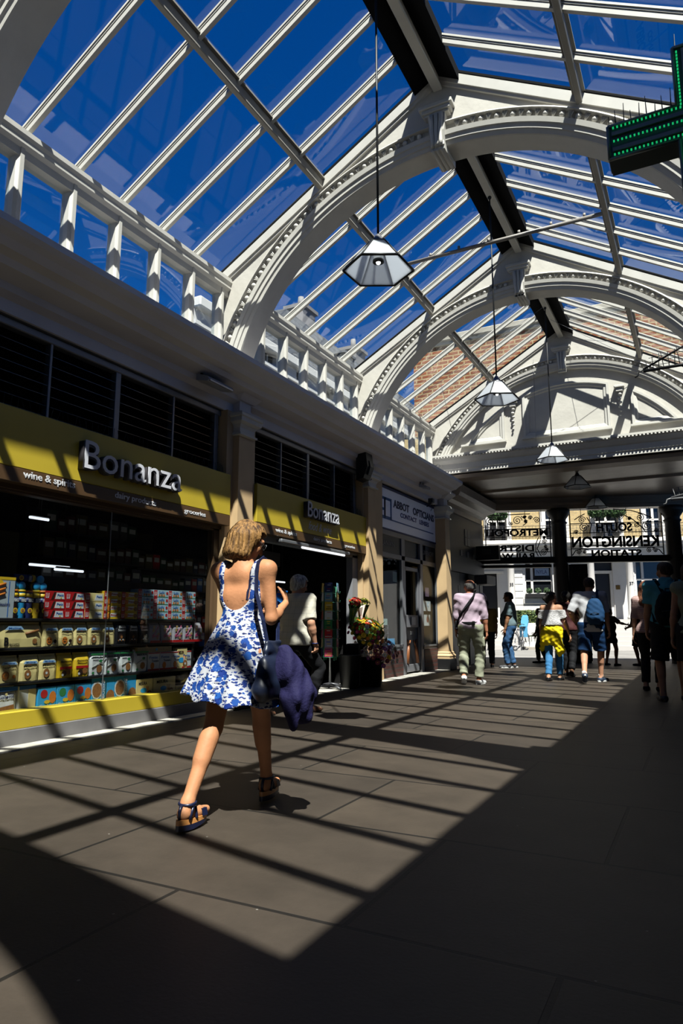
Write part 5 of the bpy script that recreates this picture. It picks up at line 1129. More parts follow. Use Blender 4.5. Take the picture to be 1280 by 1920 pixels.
for s_, x, w in (('37', 3.26, .16), ('35', -1.52, .14)): o = D.objects.new('house_number', textmesh(s_, w, .14, .004, .02).copy()); COL.objects.link(o); o.data.materials.append(BLK); o.matrix_world = TF @ Matrix(((1, 0, 0, x), (0, 0, 1, -1.10), (0, 1, 0, 2.58), (0, 0, 0, 1))); o.parent = t; o.matrix_parent_inverse = t.matrix_world.inverted()
def inT(name, lb, cat, s, y, z, group=None): o = thing(name, lb, cat, (0, 0, 0), group=group); o.matrix_world = TF @ Matrix.Translation((s, y, z)); return o
HEDG = mat('hedge_leaves', (.10, .17, .045), .6, var=.4, vs=20)
def shrub(t, name, c, sc, n, m, seed, leaf=.03):
    r = np.random.RandomState(seed); mb = MB(); mb.ball(c, 1, n=10, sc=tuple(q*.86 for q in sc))
    P = r.normal(size=(n, 3)); P /= np.linalg.norm(P, axis=1)[:, None]
    for p in P:
        q = Vector((c[0]+p[0]*sc[0], c[1]+p[1]*sc[1], c[2]+p[2]*sc[2])); a = Vector(r.normal(size=3))*leaf; b = Vector(r.normal(size=3))*leaf*.6; mb.add([q-a, q-b, q+a, q+b], [(0, 1, 2, 3)])
    return mb.build(name, m, t, fix=False)
for s0, lb in ((-.82, 'long black window planter under the blue-lettered window'), (3.8, 'black window planter under the right-hand window')):
    t = inT('window_planter', lb, 'planter', s0, -.12, 1.90); mb = MB(); mb.box(0, 1.1, -.12, .10, .22-.0, .40, bev=.01); mb.xf(Matrix.Translation((0, 0, 0))); mb.build('box', BLACK, t)
    mb = MB(); mb.box(.03, 1.07, -.09, .07, .38, .43); mb.build('gravel', WHP, t)
    for k in range(3):
        b = inT('box_ball', '%s clipped round box ball on the %s window planter' % (['left', 'middle', 'right'][k], 'blue-lettered' if s0 < 0 else 'right-hand'), 'plant', s0+.18+k*.36, -.13, 2.42, 'clipped balls on the window planters'); shrub(b, 'foliage', (0, 0, 0), (.13, .13, .13), 260, mat('box_green', (.05, .11, .035), .6, var=.3, vs=30), k, .02)
t = inT('hedge', 'clipped green hedge behind the black street railings', 'hedge', 0, 0, 0)
r = np.random.RandomState(3); mb = MB(); mb.box(-1.3, 1.2, -1.5, -.9, .5, 1.5, HEDG)
for k in range(2600):
    f = r.randint(3); q = Vector((r.uniform(-1.3, 1.2), -1.52 if f else r.uniform(-1.5, -.9), r.uniform(.55, 1.52) if f else 1.53)); a = Vector(r.normal(size=3))*.035; b = Vector(r.normal(size=3))*.022
    mb.add([q-a, q-b, q+a, q+b], [(0, 1, 2, 3)], [HEDG, mat('hedge_dark', (.03, .07, .02), .6), mat('hedge_tip', (.22, .28, .08), .6)][r.randint(3)])
mb.build('foliage', None, t, fix=False)
for s0, s1, lb in ((-1.5, 1.45, 'black spear-topped railings in front of the hedge'), (3.7, 7.5, 'black spear-topped railings right of the porch steps'), (-6, -3.6, 'black railings at the far left across the street')):
    t = inT('street_railing', lb, 'railing', 0, -1.9, 0); mb = MB(); mb.box(s0, s1, -.08, .08, .1, .3); mb.build('kerb_stone', WST, t)
    mb = MB(); mb.tube([(s0, 0, 1.02), (s1, 0, 1.02)], .014, n=5)
    for k in range(int((s1-s0)/.13)): mb.tube([(s0+.05+k*.13, 0, .3), (s0+.05+k*.13, 0, 1.08), (s0+.05+k*.13, 0, 1.16)], [.010, .010, .002], n=5)
    mb.build('bars', IRON, t)
for s, lb in ((-1.9, 'leafy plant hanging over the left balcony'), (2.35, 'leafy pot plant on the balcony behind the lamp'), (3.0, 'second leafy plant on the middle balcony')):
    t = inT('balcony_plant', lb, 'plant', s, -.45, 5.75); shrub(t, 'foliage', (0, 0, 0), (.42, .25, .22), 700, mat('plant_green', (.05, .12, .03), .6, var=.4, vs=20), int(s*10) % 50, .045); mb = MB(); mb.tube([(0, 0, -1.17), (0, 0, 0)], .03, n=6); mb.lathe([(.12, -1.17), (.16, -.9), (.17, -.88)], n=12); mb.build('pot', BLACK, t)
t = inT('for_sale_board', 'white notice panel on the railings behind the bicycle', 'notice', -.95, -1.97, .55); mb = MB(); mb.box(0, .9, -.01, .01, 0, .5); mb.build('panel', WHP, t)
# bicycles against the railing
def bike(M, lb, frame, seatcol=None):
    t = thing('bicycle', lb, 'bicycle'); t.matrix_world = M
    for k, x in enumerate((-.52, .52)):
        mb = MB(); mb.tube([(x+.33*math.cos(a), 0, .34+.33*math.sin(a)) for a in np.linspace(0, 2*math.pi, 33)], .018, BLACK, n=6); mb.tube([(x+.305*math.cos(a), 0, .34+.305*math.sin(a)) for a in np.linspace(0, 2*math.pi, 33)], .010, ALU, n=5)
        for j in range(14): a = j*math.pi/7; mb.tube([(x, 0, .34), (x+.3*math.cos(a), 0, .34+.3*math.sin(a))], .003, ALU, n=4)
        mb.ball((x, 0, .34), .03, STEEL, n=8); mb.build('wheel', None, t)
    mb = MB(); 
    for a, b in (((-.52, .34), (-.12, .30)), ((-.12, .30), (-.22, .82)), ((-.52, .34), (-.2, .74)), ((-.12, .30), (.34, .74)), ((-.2, .76), (.33, .82)), ((.30, .92), (.40, .60)), ((.40, .60), (.52, .34))): mb.tube([(a[0], 0, a[1]), (b[0], 0, b[1])], .018, n=7)
    mb.build('frame', frame, t)
    mb = MB(); mb.tube([(.30, 0, .9), (.29, 0, 1.0)], .014, n=6); mb.tube([(.22, -.28, .98), (.32, -.1, 1.02), (.30, 0, 1.0), (.32, .1, 1.02), (.22, .28, .98)], .013, n=6); mb.build('handlebar', BLACK, t)
    mb = MB(); mb.ball((-.23, 0, .88), .1, n=10, sc=(1.3, .7, .35)); mb.build('saddle', BLACK, t)
    mb = MB(); mb.lathe([(.09, -.01), (.09, .01)], (0, 0, 0), n=16); mb.xf(Matrix.Translation((-.12, .05, .3)) @ Matrix.Rotation(math.pi/2, 4, 'X')); mb.tube([(-.12, .05, .3), (-.02, .09, .22)], .01, n=5); mb.tube([(-.12, -.05, .3), (-.22, -.09, .38)], .01, n=5); mb.build('crankset', STEEL, t)
    if seatcol:
        mb = MB(); mb.loft([[(x-.0+d, y, z) for d, y in ((-.03, -w), (.03, -w), (.03, w), (-.03, w))] for x, z, w in ((-.42, .92, .12), (-.46, 1.1, .15), (-.50, 1.3, .12), (-.52, 1.36, .07))]); mb.box(-.45, -.2, -.12, .12, .90, .95, bev=.01); mb.box(-.34, -.28, -.15, .15, .5, .92); mb.build('child_seat', seatcol, t)
    return t
def BM(x, y, rz): return Matrix.Translation((x, y, 0)) @ Matrix.Rotation(rz, 4, 'Z')
bike(BM(-6.35, 27.2, A+math.radians(-118)), 'bicycle with a light blue child seat seen from its front wheel', mat('silver_frame', (.35, .36, .38), .3, metal=.5), mat('seat_blue', (.12, .45, .75), .5))
bike(BM(-7.45, 27.1, A+math.radians(-100)), 'bicycle with blue fittings partly behind the man in jeans', mat('blue_frame', (.02, .10, .40), .4))
# ================================================================ people
def skinmat(n, c, var=.12): return mat('skin_'+n, c, .6, var=var, vs=7, bump=.08, bs=60, spec=.2)
SK_F = skinmat('fair', (.60, .30, .18)); SK_T = skinmat('tan', (.60, .29, .16)); SK_B = skinmat('brown', (.30, .14, .07))
def cloth(n, c, bump=.25, bs=25, var=.1, rough=.8): return mat('cloth_'+n, c, rough, var=var, vs=6, bump=bump, bs=bs, spec=.15)
def hairmat(n, c, c2=None):
    if 'hair_'+n in MATS: return MATS['hair_'+n]
    m = mat('hair_'+n, c, .6, bump=.5, bs=38, aniso=(4, 4, .5), spec=.2); nd = m.node_tree.nodes; l = m.node_tree.links
    t = nd.new('ShaderNodeTexCoord'); mp = nd.new('ShaderNodeMapping'); mp.inputs['Scale'].default_value = (70, 70, 6); l.new(t.outputs['Object'], mp.inputs[0])
    no = nd.new('ShaderNodeTexNoise'); no.inputs['Scale'].default_value = 1; no.inputs['Detail'].default_value = 6; l.new(mp.outputs[0], no.inputs['Vector'])
    r = nd.new('ShaderNodeValToRGB'); r.color_ramp.elements[0].position = .35; r.color_ramp.elements[1].position = .68
    r.color_ramp.elements[0].color = (*[q*.35*KA for q in c], 1); r.color_ramp.elements[1].color = (*[q*KA for q in (c2 or [min(1, v*1.7) for v in c])], 1)
    l.new(no.outputs['Fac'], r.inputs[0]); l.new(r.outputs[0], nd['Principled BSDF'].inputs['Base Color']); return m
V3 = lambda *q: np.array(q, 'f')
def ik(a, c, l1, l2, pole):
    a, c, pole = np.array(a, 'f'), np.array(c, 'f'), np.array(pole, 'f'); d = c-a; L = float(np.linalg.norm(d)); u = d/L; L = min(L, (l1+l2)*.999)
    x = (l1*l1-l2*l2+L*L)/(2*L); h = math.sqrt(max(l1*l1-x*x, 0)); p = pole-u*float(pole@u); p = p/max(np.linalg.norm(p), 1e-6); return a+u*x+p*h, a+u*L
def hand(S, w, d, n, u, s, curl=.5, r=1.0):
    """palm, four jointed fingers of different length and a thumb; d finger direction, n palm side, u thumb side"""
    d, n, u = [np.array(q, 'f')/np.linalg.norm(q) for q in (d, n, u)]
    for q in (-1.1, 0, 1.1): S.cap(w+d*.008*s, w+d*.080*s+u*q*.020*s, .015*s*r, .013*s*r, k=.010)
    for i, (off, ln, sp) in enumerate(((1.5, .92, .10), (.5, 1.0, .03), (-.5, .95, -.04), (-1.5, .76, -.12))):
        p = w+d*.084*s+u*off*.0205*s; ang = curl*(.7+.15*i)
        for L, rr in ((.042, .0088), (.027, .0080), (.021, .0072)):
            dd = d*math.cos(ang)+n*math.sin(ang)+u*sp; dd /= np.linalg.norm(dd); e = p+dd*L*ln*s; S.cap(p, e, rr*s*r, (rr-.0006)*s*r, k=.0035); p = e; ang += curl*.75
    p = w+d*.022*s+u*.022*s
    for L, rr, a in ((.042, .0125, .0), (.032, .0100, .35), (.024, .0088, .6)):
        dd = d*(.62+a*.3)+u*(.70-a*.6)+n*(.35+a*.4); dd /= np.linalg.norm(dd); e = p+dd*L*s; S.cap(p, e, rr*s*r, (rr-.001)*s*r, k=.006); p = e
class Person:
    def __init__(P, label, loc, rz, H, sex='m', build=1.0, lean=.03, pel=(0, 0), sw=None, skin=None, aL=None, aR=None, fL=(-.10, 0, 0), fR=(.10, 0, 0), pL=0, pR=0, head=(0, 0), res=.011, fres=.006, tw=0, curl=.5, hdL=None, hdR=None, belly=0, pole=(.5, -1, -.2)):
        s = P.s = H/1.75; P.sex = sex; P.b = build; P.res = res; P.fres = fres; P.skin = skin or SK_F
        P.root = thing('person', label, 'person', loc, rz, None); P.head_pose = head
        f = sex == 'f'; zc = .95*s; P.lean = lean
        P.drop = 0.0
        def up(x, y, z): return V3(x*s+pel[0], y*s+pel[1]+(z-.95)*s*math.tan(lean), z*s-P.drop)
        P.up = up; P.fL, P.fR, P.pL, P.pR = fL, fR, pL, pR
        def ankle(ft, p):   # foot contact point (x, y, yaw); p = heel lift angle about the ball of the foot
            x, y, yaw = ft; f_ = V3(-math.sin(yaw), math.cos(yaw), 0); ball = V3(x, y, 0)+f_*.11*s; dv = -f_*math.cos(p)*.13*s+V3(0, 0, 1)*math.sin(p)*.13*s
            up_ = V3(0, 0, 1)*math.cos(p)+f_*math.sin(p); return ball+dv+up_*.085*s, f_, up_
        P.anL, P.fwL, P.fuL = ankle(fL, pL); P.anR, P.fwR, P.fuR = ankle(fR, pR)
        for an, sx in ((P.anL, -.092), (P.anR, .092)):
            h_ = up(sx, 0, .92); dx = math.hypot(an[0]-h_[0], an[1]-h_[1]); P.drop = max(P.drop, float(h_[2]-(an[2]+math.sqrt(max((.848*s)**2-dx*dx, .01)))))
        P.drop = P.drop if P.drop > 0 else 0.0
        P.up = up; P.pel = up(0, 0, .95); sw = (sw or (.165 if f else .192))
        ct, st = math.cos(tw), math.sin(tw)
        P.shL = up(-sw*ct, -sw*st-.01, 1.415); P.shR = up(sw*ct, sw*st-.01, 1.415); P.neck = up(0, -.01, 1.46)
        P.hipL = up(-.092, 0, .92); P.hipR = up(.092, 0, .92)
        
        P.knL, P.anL2 = ik(P.hipL, P.anL, .435*s, .42*s, P.fwL+V3(0, 0, .1)); P.knR, P.anR2 = ik(P.hipR, P.anR, .435*s, .42*s, P.fwR+V3(0, 0, .1))
        aL = aL or (-.26*s, .02, .78*s); aR = aR or (.26*s, .02, .78*s)
        P.elL, P.wrL = ik(P.shL, V3(*aL)+V3(*pel, 0), .295*s, .255*s, V3(-pole[0], pole[1], pole[2])); P.elR, P.wrR = ik(P.shR, V3(*aR)+V3(*pel, 0), .295*s, .255*s, V3(*pole))
        yaw, pit = head; P.hc = P.neck+V3(0, .03*s*math.cos(yaw)+.03*s*math.sin(pit)*1.2, .15*s-.02*s*math.sin(pit)); cy, sy, cp_, sp_ = math.cos(yaw), math.sin(yaw), math.cos(pit), math.sin(pit)
        P.R = np.array([[cy, -sy, 0], [sy, cy, 0], [0, 0, 1]], 'f') @ np.array([[1, 0, 0], [0, cp_, sp_], [0, -sp_, cp_]], 'f')
        S = P.S = SDF(); P.torso(S, 0, belly); P.headprims(S)
        for sh, el, wr, hd, sd in ((P.shL, P.elL, P.wrL, hdL, -1), (P.shR, P.elR, P.wrR, hdR, 1)):
            k_ = (.9 if f else 1.08)*build**.5
            S.cap(sh, el, .050*s*k_, .038*s*k_, k=.04*s); S.cap(el, wr, .040*s*k_, .025*s*k_, k=.02*s); S.cap(el*.72+wr*.28, el*.6+wr*.4, .041*s*k_, .036*s*k_, k=.03*s)
            d = (wr-el)/np.linalg.norm(wr-el)
            if hd is None: n = V3(-sd, .15, 0); u = V3(.15*sd, 1, 0)
            else: d, n, u = [V3(*q) for q in hd]
            n = n-d*(n@d); n /= np.linalg.norm(n); u = np.cross(n, d); u = u if u @ V3(0, 1, .3) > 0 or hd is not None else -u
            if hd is not None and u @ V3(*hd[2]) < 0: u = -u
            hand(S, wr, d, n, u, s, curl, 1.0 if not f else .92)
            if sd < 0: P.hL = (wr, d, n, u)
            else: P.hR = (wr, d, n, u)
        for hp, kn, an, fw, fu in ((P.hipL, P.knL, P.anL2, P.fwL, P.fuL), (P.hipR, P.knR, P.anR2, P.fwR, P.fuR)):
            P.leg(S, hp, kn, an, 0); P.foot(S, an, fw, fu, 0)
        g = S.grid(res, [((P.wrL+P.hL[1]*.08*s), .085*s), ((P.wrR+P.hR[1]*.08*s), .085*s)], fres)
        P.body = sdfobj('body', S.field(g), g, P.skin, P.root, relax=1)
        P.eyes()
    def torso(P, S, e, belly=0):
        u, s, b, f = P.up, P.s, P.b, P.sex == 'f'; q = lambda r: r*s*b+e
        if f:
            S.cap(u(-.075, -.01, .93), u(.075, -.01, .93), q(.110), k=.06*s); S.cap(u(0, 0, 1.0), u(0, 0, 1.18), q(.118), q(.108), k=.07*s, flat=.80); S.cap(u(-.05, .0, 1.26), u(.05, .0, 1.26), q(.108), k=.06*s, flat=.85)
            S.cap(u(-.06, .055, 1.27), u(.06, .055, 1.27), q(.06), k=.05*s); S.cap(u(-.10, -.015, 1.375), u(.10, -.015, 1.375), q(.066), k=.05*s)
        else:
            S.cap(u(-.07, 0, .94), u(.07, 0, .94), q(.108), k=.06*s); S.cap(u(0, 0, 1.0), u(0, 0, 1.2), q(.140), q(.145), k=.07*s, flat=.76); S.cap(u(-.07, 0, 1.28), u(.07, 0, 1.28), q(.122), k=.06*s, flat=.88)
            S.cap(u(-.12, -.015, 1.375), u(.12, -.015, 1.375), q(.075), k=.05*s)
        if belly: S.cap(u(-.03, .04+belly*.3, 1.05), u(.03, .04+belly*.3, 1.12), q(.12+belly), k=.08*s)
        S.cap(u(0, -.015, 1.40), u(0, -.01, 1.5), q(.070), q(.052)*.98, k=.05*s); S.cap(P.shL, P.shL*.8+P.neck*.2, q(.055), k=.05*s); S.cap(P.shR, P.shR*.8+P.neck*.2, q(.055), k=.05*s)
    def leg(P, S, hp, kn, an, e, t=2.0, ra=1.0):
        s = P.s; b = P.b**.6*ra; f = P.sex == 'f'; bk = np.cross(np.cross(an-hp, V3(0, 1, 0)), an-hp); bk = -bk/max(np.linalg.norm(bk), 1e-6)*0; back = V3(0, -1, 0)
        if t >= 1:
            S.cap(hp, kn, .092*s*b+e, .056*s*b+e, k=.04*s)
            tt = min(t-1, 1)
            if tt > 0.02: S.cap(kn, kn+(an-kn)*tt, .054*s*b+e, (.054+(.036-.054)*tt)*s*b+e, k=.02*s); S.cap(kn+(an-kn)*.16+back*.018*s, kn+(an-kn)*.42+back*.016*s, .045*s*b+e, .038*s*b+e, k=.04*s) if tt > .5 else None
        else: S.cap(hp, hp+(kn-hp)*t, .092*s*b+e, (.092-.036*t)*s*b+e, k=.04*s)
    def foot(P, S, an, fw, fu, e, k=.02):
        s = P.s; fl = np.cross(np.cross(fu, fw), fu); a = an-fu*.045*s
        S.cap(an, a-fl*.02*s, .036*s+e, .034*s+e, k=k); S.cap(a-fl*.03*s-fu*.008*s, a+fl*.09*s-fu*.016*s, .034*s+e, .030*s+e, k=k); 
        tf_ = fl if fu[2] > .95 else np.cross(np.cross(V3(0, 0, 1), fw), V3(0, 0, 1)); S.cap(a+fl*.09*s-fu*.016*s, a+fl*.10*s-fu*.016*s+tf_*.075*s, .031*s+e, .022*s+e, k=k)
    def hp(P, x, y, z): return P.hc+P.R @ (V3(x, y, z)*P.s)
    def headprims(P, S):
        h, s = P.hp, P.s
        S.cap(h(0, -.018, .018), h(0, .018, .025), .083*s, .078*s, k=.03, flat=.92, ax=0); S.cap(h(0, .035, -.04), h(0, .055, -.075), .050*s, .036*s, k=.03); S.cap(h(0, .075, -.093), h(0, .078, -.097), .020*s, k=.02)
        S.cap(h(0, -.02, -.05), P.neck-V3(0, .005, .03*s), .052*s, .056*s, k=.03)
        S.cap(h(0, .092, .006), h(0, .112, -.032), .009*s, .014*s, k=.012)
        for q in (-1, 1):
            S.cap(h(q*.074, -.004, .008), h(q*.076, -.008, -.026), .016*s, .010*s, k=.008); S.cap(h(q*.045, .06, -.03), h(q*.04, .065, -.04), .026*s, k=.03)
            S.cap(h(q*.031, .094, .006), h(q*.031, .094, .006), .013*s, k=.012, sub=True); S.cap(h(q*.045, .080, .026), h(q*.012, .092, .024), .010*s, k=.012)
        S.cap(h(-.018, .088, -.058), h(.018, .088, -.058), .008*s, k=.008); S.cap(h(-.015, .086, -.068), h(.015, .086, -.068), .009*s, k=.007)
    def eyes(P):
        mb = MB()
        for q in (-1, 1):
            c = P.hp(q*.031, .0825, .006); mb.ball(tuple(c), .0115*P.s, mat('eye_white', (.8, .8, .78), .2), n=10); c = P.hp(q*.031, .0915, .006); mb.ball(tuple(c), .0050*P.s, mat('iris', (.03, .02, .015), .1), n=8)
        mb.build('eyes', None, P.root)
    def hair(P, m, style='short', res=.007):
        h, s = P.hp, P.s; S = SDF(); e = {'short': .010, 'crop': .004}.get(style, .018)
        S.cap(h(0, -.022, .022), h(0, .014, .03), (.083+e)*s, (.079+e)*s, k=.02, flat=.94, ax=0)
        if style in ('short', 'crop', 'bald'): S.cap(h(0, -.055, -.03), h(0, -.05, -.05), (.050+e)*s, .040*s, k=.03)
        if style == 'bob':
            for q in (-1, 1): S.cap(h(q*.055, -.02, 0), h(q*.064, -.004, -.095), .057*s, .046*s, k=.03); S.cap(h(q*.03, -.06, -.02), h(q*.037, -.060, -.110), .058*s, .044*s, k=.03)
            S.cap(h(0, -.06, -.02), h(0, -.056, -.112), .060*s, .044*s, k=.03)
        if style == 'oldbob':
            for q in (-1, 0, 1): S.cap(h(q*.05, -.04, 0), h(q*.05, -.045, -.065), .055*s, .036*s, k=.03)
        if style == 'long':
            for q in (-1, 0, 1): S.cap(h(q*.05, -.04, 0), h(q*.06, -.08, -.22), .055*s, .06*s, k=.04); S.cap(h(q*.06, -.08, -.22), h(q*.06, -.085, -.36), .058*s, .03*s, k=.04)
        if style == 'bun': S.cap(h(0, -.09, .0), h(0, -.12, -.01), .055*s, .05*s, k=.02); S.cap(h(0, -.05, -.03), h(0, -.07, -.07), .06*s, .05*s, k=.03)
        g = S.grid(res); F = S.field(g); X, Y, Z = np.meshgrid(*g, indexing='ij'); Q = np.stack([X-P.hc[0], Y-P.hc[1], Z-P.hc[2]], -1) @ P.R/s   # head-local
        x, y, z = Q[..., 0], Q[..., 1], Q[..., 2]; th = np.arctan2(x, -y)
        F += .0028*s*np.sin(th*26+z*30+2*np.sin(z*25))*np.clip((.06-z)*10, .1, 1)+.002*np.sin(th*61+z*18)
        lim = {'short': .052, 'crop': .05, 'bun': .045, 'bob': .045, 'oldbob': .05, 'long': .045}.get(style, .05)
        F = np.maximum(F, -np.maximum(np.maximum(lim-y, z-.062-.3*(lim-y)*0)*-1, 0)*0-1) if False else F
        face = np.minimum(y-(lim-.2*np.clip(z-.03, -.1, .1)), (.068 if style != 'bald' else .02)-z); F = np.maximum(F, face*s)       # open over the face
        if style in ('short', 'crop'): F = np.maximum(F, (-(z+.058)+.0*y)*s); F = np.maximum(F, np.minimum(np.minimum(y+.012, .0-z), .2)*s)
        if style == 'bald': F = np.maximum(F, -np.maximum(-z-.06, 0)-1 if False else (-(z+.055))*s); F = np.maximum(F, np.minimum(z-.045, 9)*s); F = np.maximum(F, np.minimum(y+.012, .0-z)*s)
        return sdfobj('hair', F, g, m, P.root, relax=1)
    def top(P, m, sleeve=.6, hem=.93, inf=.016, wr=.004, name='shirt', neckz=1.485, loose=0, res=None, off=False, belly=0, tie=0):
        s = P.s; S = SDF(); P.torso(S, inf*s, belly)
        if loose:
            S.cap(P.up(-.06, -.005, hem+.03), P.up(.06, -.005, hem+.03), (.125+loose)*s*P.b, k=.06*s, flat=.92); S.cap(P.up(-.05, -.01, 1.15), P.up(.05, -.01, 1.15), (.115+loose)*s*P.b, k=.06*s, flat=.9)
        else: S.cap(P.up(-.06, 0, hem), P.up(.06, 0, hem), .112*s*P.b+inf*s, k=.05*s)
        cuts = []
        for sh, el, wrr in ((P.shL, P.elL, P.wrL), (P.shR, P.elR, P.wrR)):
            if sleeve <= 0: continue
            a = sh+(el-sh)*min(sleeve, 1); S.cap(sh, a, .056*s*P.b**.5+inf*s, (.052 if sleeve < 1 else .046)*s+inf*s, k=.04*s)
            if sleeve > 1: e2 = el+(wrr-el)*(sleeve-1); S.cap(el, e2, .044*s+inf*s, (.034+.006)*s+inf*s, k=.02*s); cuts.append((e2, (wrr-el)/np.linalg.norm(wrr-el), sh))
            else: cuts.append((a, (el-sh)/np.linalg.norm(el-sh), sh))
        g = S.grid(res or P.res*.9); F = S.field(g); X, Y, Z = np.meshgrid(*g, indexing='ij')
        F += wr*(np.sin(Z*42+X*18+2*np.sin(Y*13+Z*9))*.6+np.sin(X*55-Z*38+Y*30)*.4)
        F = np.maximum(F, hem*s-.03*s-P.drop-Z)
        for c, d, sh in cuts:
            pr_ = (X-c[0])*d[0]+(Y-c[1])*d[1]+(Z-c[2])*d[2]; rr = np.sqrt((X-c[0])**2+(Y-c[1])**2+(Z-c[2])**2); F = np.where(rr < .10*s, np.maximum(F, pr_), F)
        nk = np.sqrt((X-P.neck[0])**2+((Y-P.neck[1]-.01)/1.0)**2+((Z-P.neck[2]-.06*s)/1.3)**2)-.066*s; F = np.maximum(F, -nk)
        F = np.maximum(F, Z-P.neck[2]-.035*s)
        if off: F = np.maximum(F, Z-P.up(0, 0, 1.37)[2])
        return sdfobj(name, F, g, m, P.root, relax=1)
    def bottom(P, m, ln=2.0, inf=.014, wr=.004, name='trousers', wz=1.02, flare=0, ra=1.0):
        s = P.s; S = SDF(); u = P.up; f = P.sex == 'f'
        S.cap(u(-.07, -.005, .94), u(.07, -.005, .94), (.112 if f else .110)*s*P.b+inf*s, k=.05*s); S.cap(u(-.04, 0, 1.0), u(.04, 0, 1.0), .118*s*P.b+inf*s*.6, k=.04*s, flat=.85)
        ends = []
        for hp, kn, an in ((P.hipL, P.knL, P.anL2), (P.hipR, P.knR, P.anR2)):
            P.leg(S, hp, kn, an, inf*s, ln, ra)
            if ln < 1: e_ = hp+(kn-hp)*ln; d = (kn-hp)
            else: e_ = kn+(an-kn)*(ln-1); d = (an-kn)
            if flare: S.cap(hp+(kn-hp)*.4, e_, .10*s, (.075+flare)*s, k=.04*s)
            elif ln > 1.6: S.cap(kn+(an-kn)*.3, e_, .058*s+inf*s*.5, .054*s+inf*s*.4, k=.03*s)
            ends.append((e_, d/np.linalg.norm(d)))
        g = S.grid(P.res*.9); F = S.field(g); X, Y, Z = np.meshgrid(*g, indexing='ij')
        F += wr*(np.sin(Z*60+X*15+3*np.sin(Z*11+Y*20))*.6+np.sin(Z*33-X*40+Y*25)*.5)*np.clip((1.0*s-Z)*3, .15, 1)
        F = np.maximum(F, Z-wz*s+P.drop-(Y-P.pel[1])*math.tan(P.lean))
        for c, d in ends: pr_ = (X-c[0])*d[0]+(Y-c[1])*d[1]+(Z-c[2])*d[2]; rr = np.sqrt((X-c[0])**2+(Y-c[1])**2+(Z-c[2])**2); F = np.where(rr < .15*s, np.maximum(F, pr_), F)
        return sdfobj(name, F, g, m, P.root, relax=1)
    def shoes(P, m, sole, hi=0, stripes=None, sock=None, flat=False):
        s = P.s
        for an, fw, fu, pp in ((P.anL2, P.fwL, P.fuL, P.pL), (P.anR2, P.fwR, P.fuR, P.pR)):
            S = SDF(); P.foot(S, an, fw, fu, .010*s); g = S.grid(.007); F = S.field(g); X, Y, Z = np.meshgrid(*g, indexing='ij')
            a = an-fu*(-.018 if hi else .018)*s*(1 if not flat else 1.6); pr_ = (X-a[0])*fu[0]+(Y-a[1])*fu[1]+(Z-a[2])*fu[2]; F = np.maximum(F, pr_)
            b = an-fu*.082*s; p2 = (X-b[0])*fu[0]+(Y-b[1])*fu[1]+(Z-b[2])*fu[2]; toe = an-fu*.085*s+np.cross(np.cross(fu, fw), fu)*.12*s
            F = np.maximum(F, -(Z-.004)); o = sdfobj('shoe', F, g, m, P.root, relax=1)
            fl = np.cross(np.cross(fu, fw), fu); side = np.cross(fl, fu); base = an-fu*.084*s
            th = .022 if not flat else .012; mb = MB(); rings = []
            tf_ = fl if fu[2] > .95 else V3(*fw)
            for t_ in (0, 1):
                r_ = []
                for k in range(24):
                    a_ = 2*math.pi*k/24; lx = math.cos(a_)*.044*s*(1+.12*math.sin(a_)); ly = math.sin(a_)*.142*s+.045*s; q = base+side*lx
                    if ly < .10*s: q = q+fl*ly
                    else: q = q+fl*.10*s+tf_*(ly-.10*s)
                    q = q+fu*(t_*th*s); q[2] = max(q[2], .001+t_*th*.8*s); r_.append(tuple(q))
                rings.append(r_)
            mb.loft(rings); so_ = mb.build('sole', sole, o)
            if stripes:
                mb = MB()
                for q in (.02, .045, .07):
                    for sd in (-1, 1): c = base+fl*q*s+side*sd*.047*s; mb.tube([tuple(c+fu*.015*s-fl*.012*s), tuple(c+fu*.055*s+fl*.01*s-side*sd*.008*s)], .005, n=5)
                mb.build('stripe', stripes, o)
            if sock: mb = MB(); mb.tube([tuple(an-fu*.02*s), tuple(an+(fu*.04)*s)], [.042*s, .040*s], n=12); mb.build('sock', sock, o)

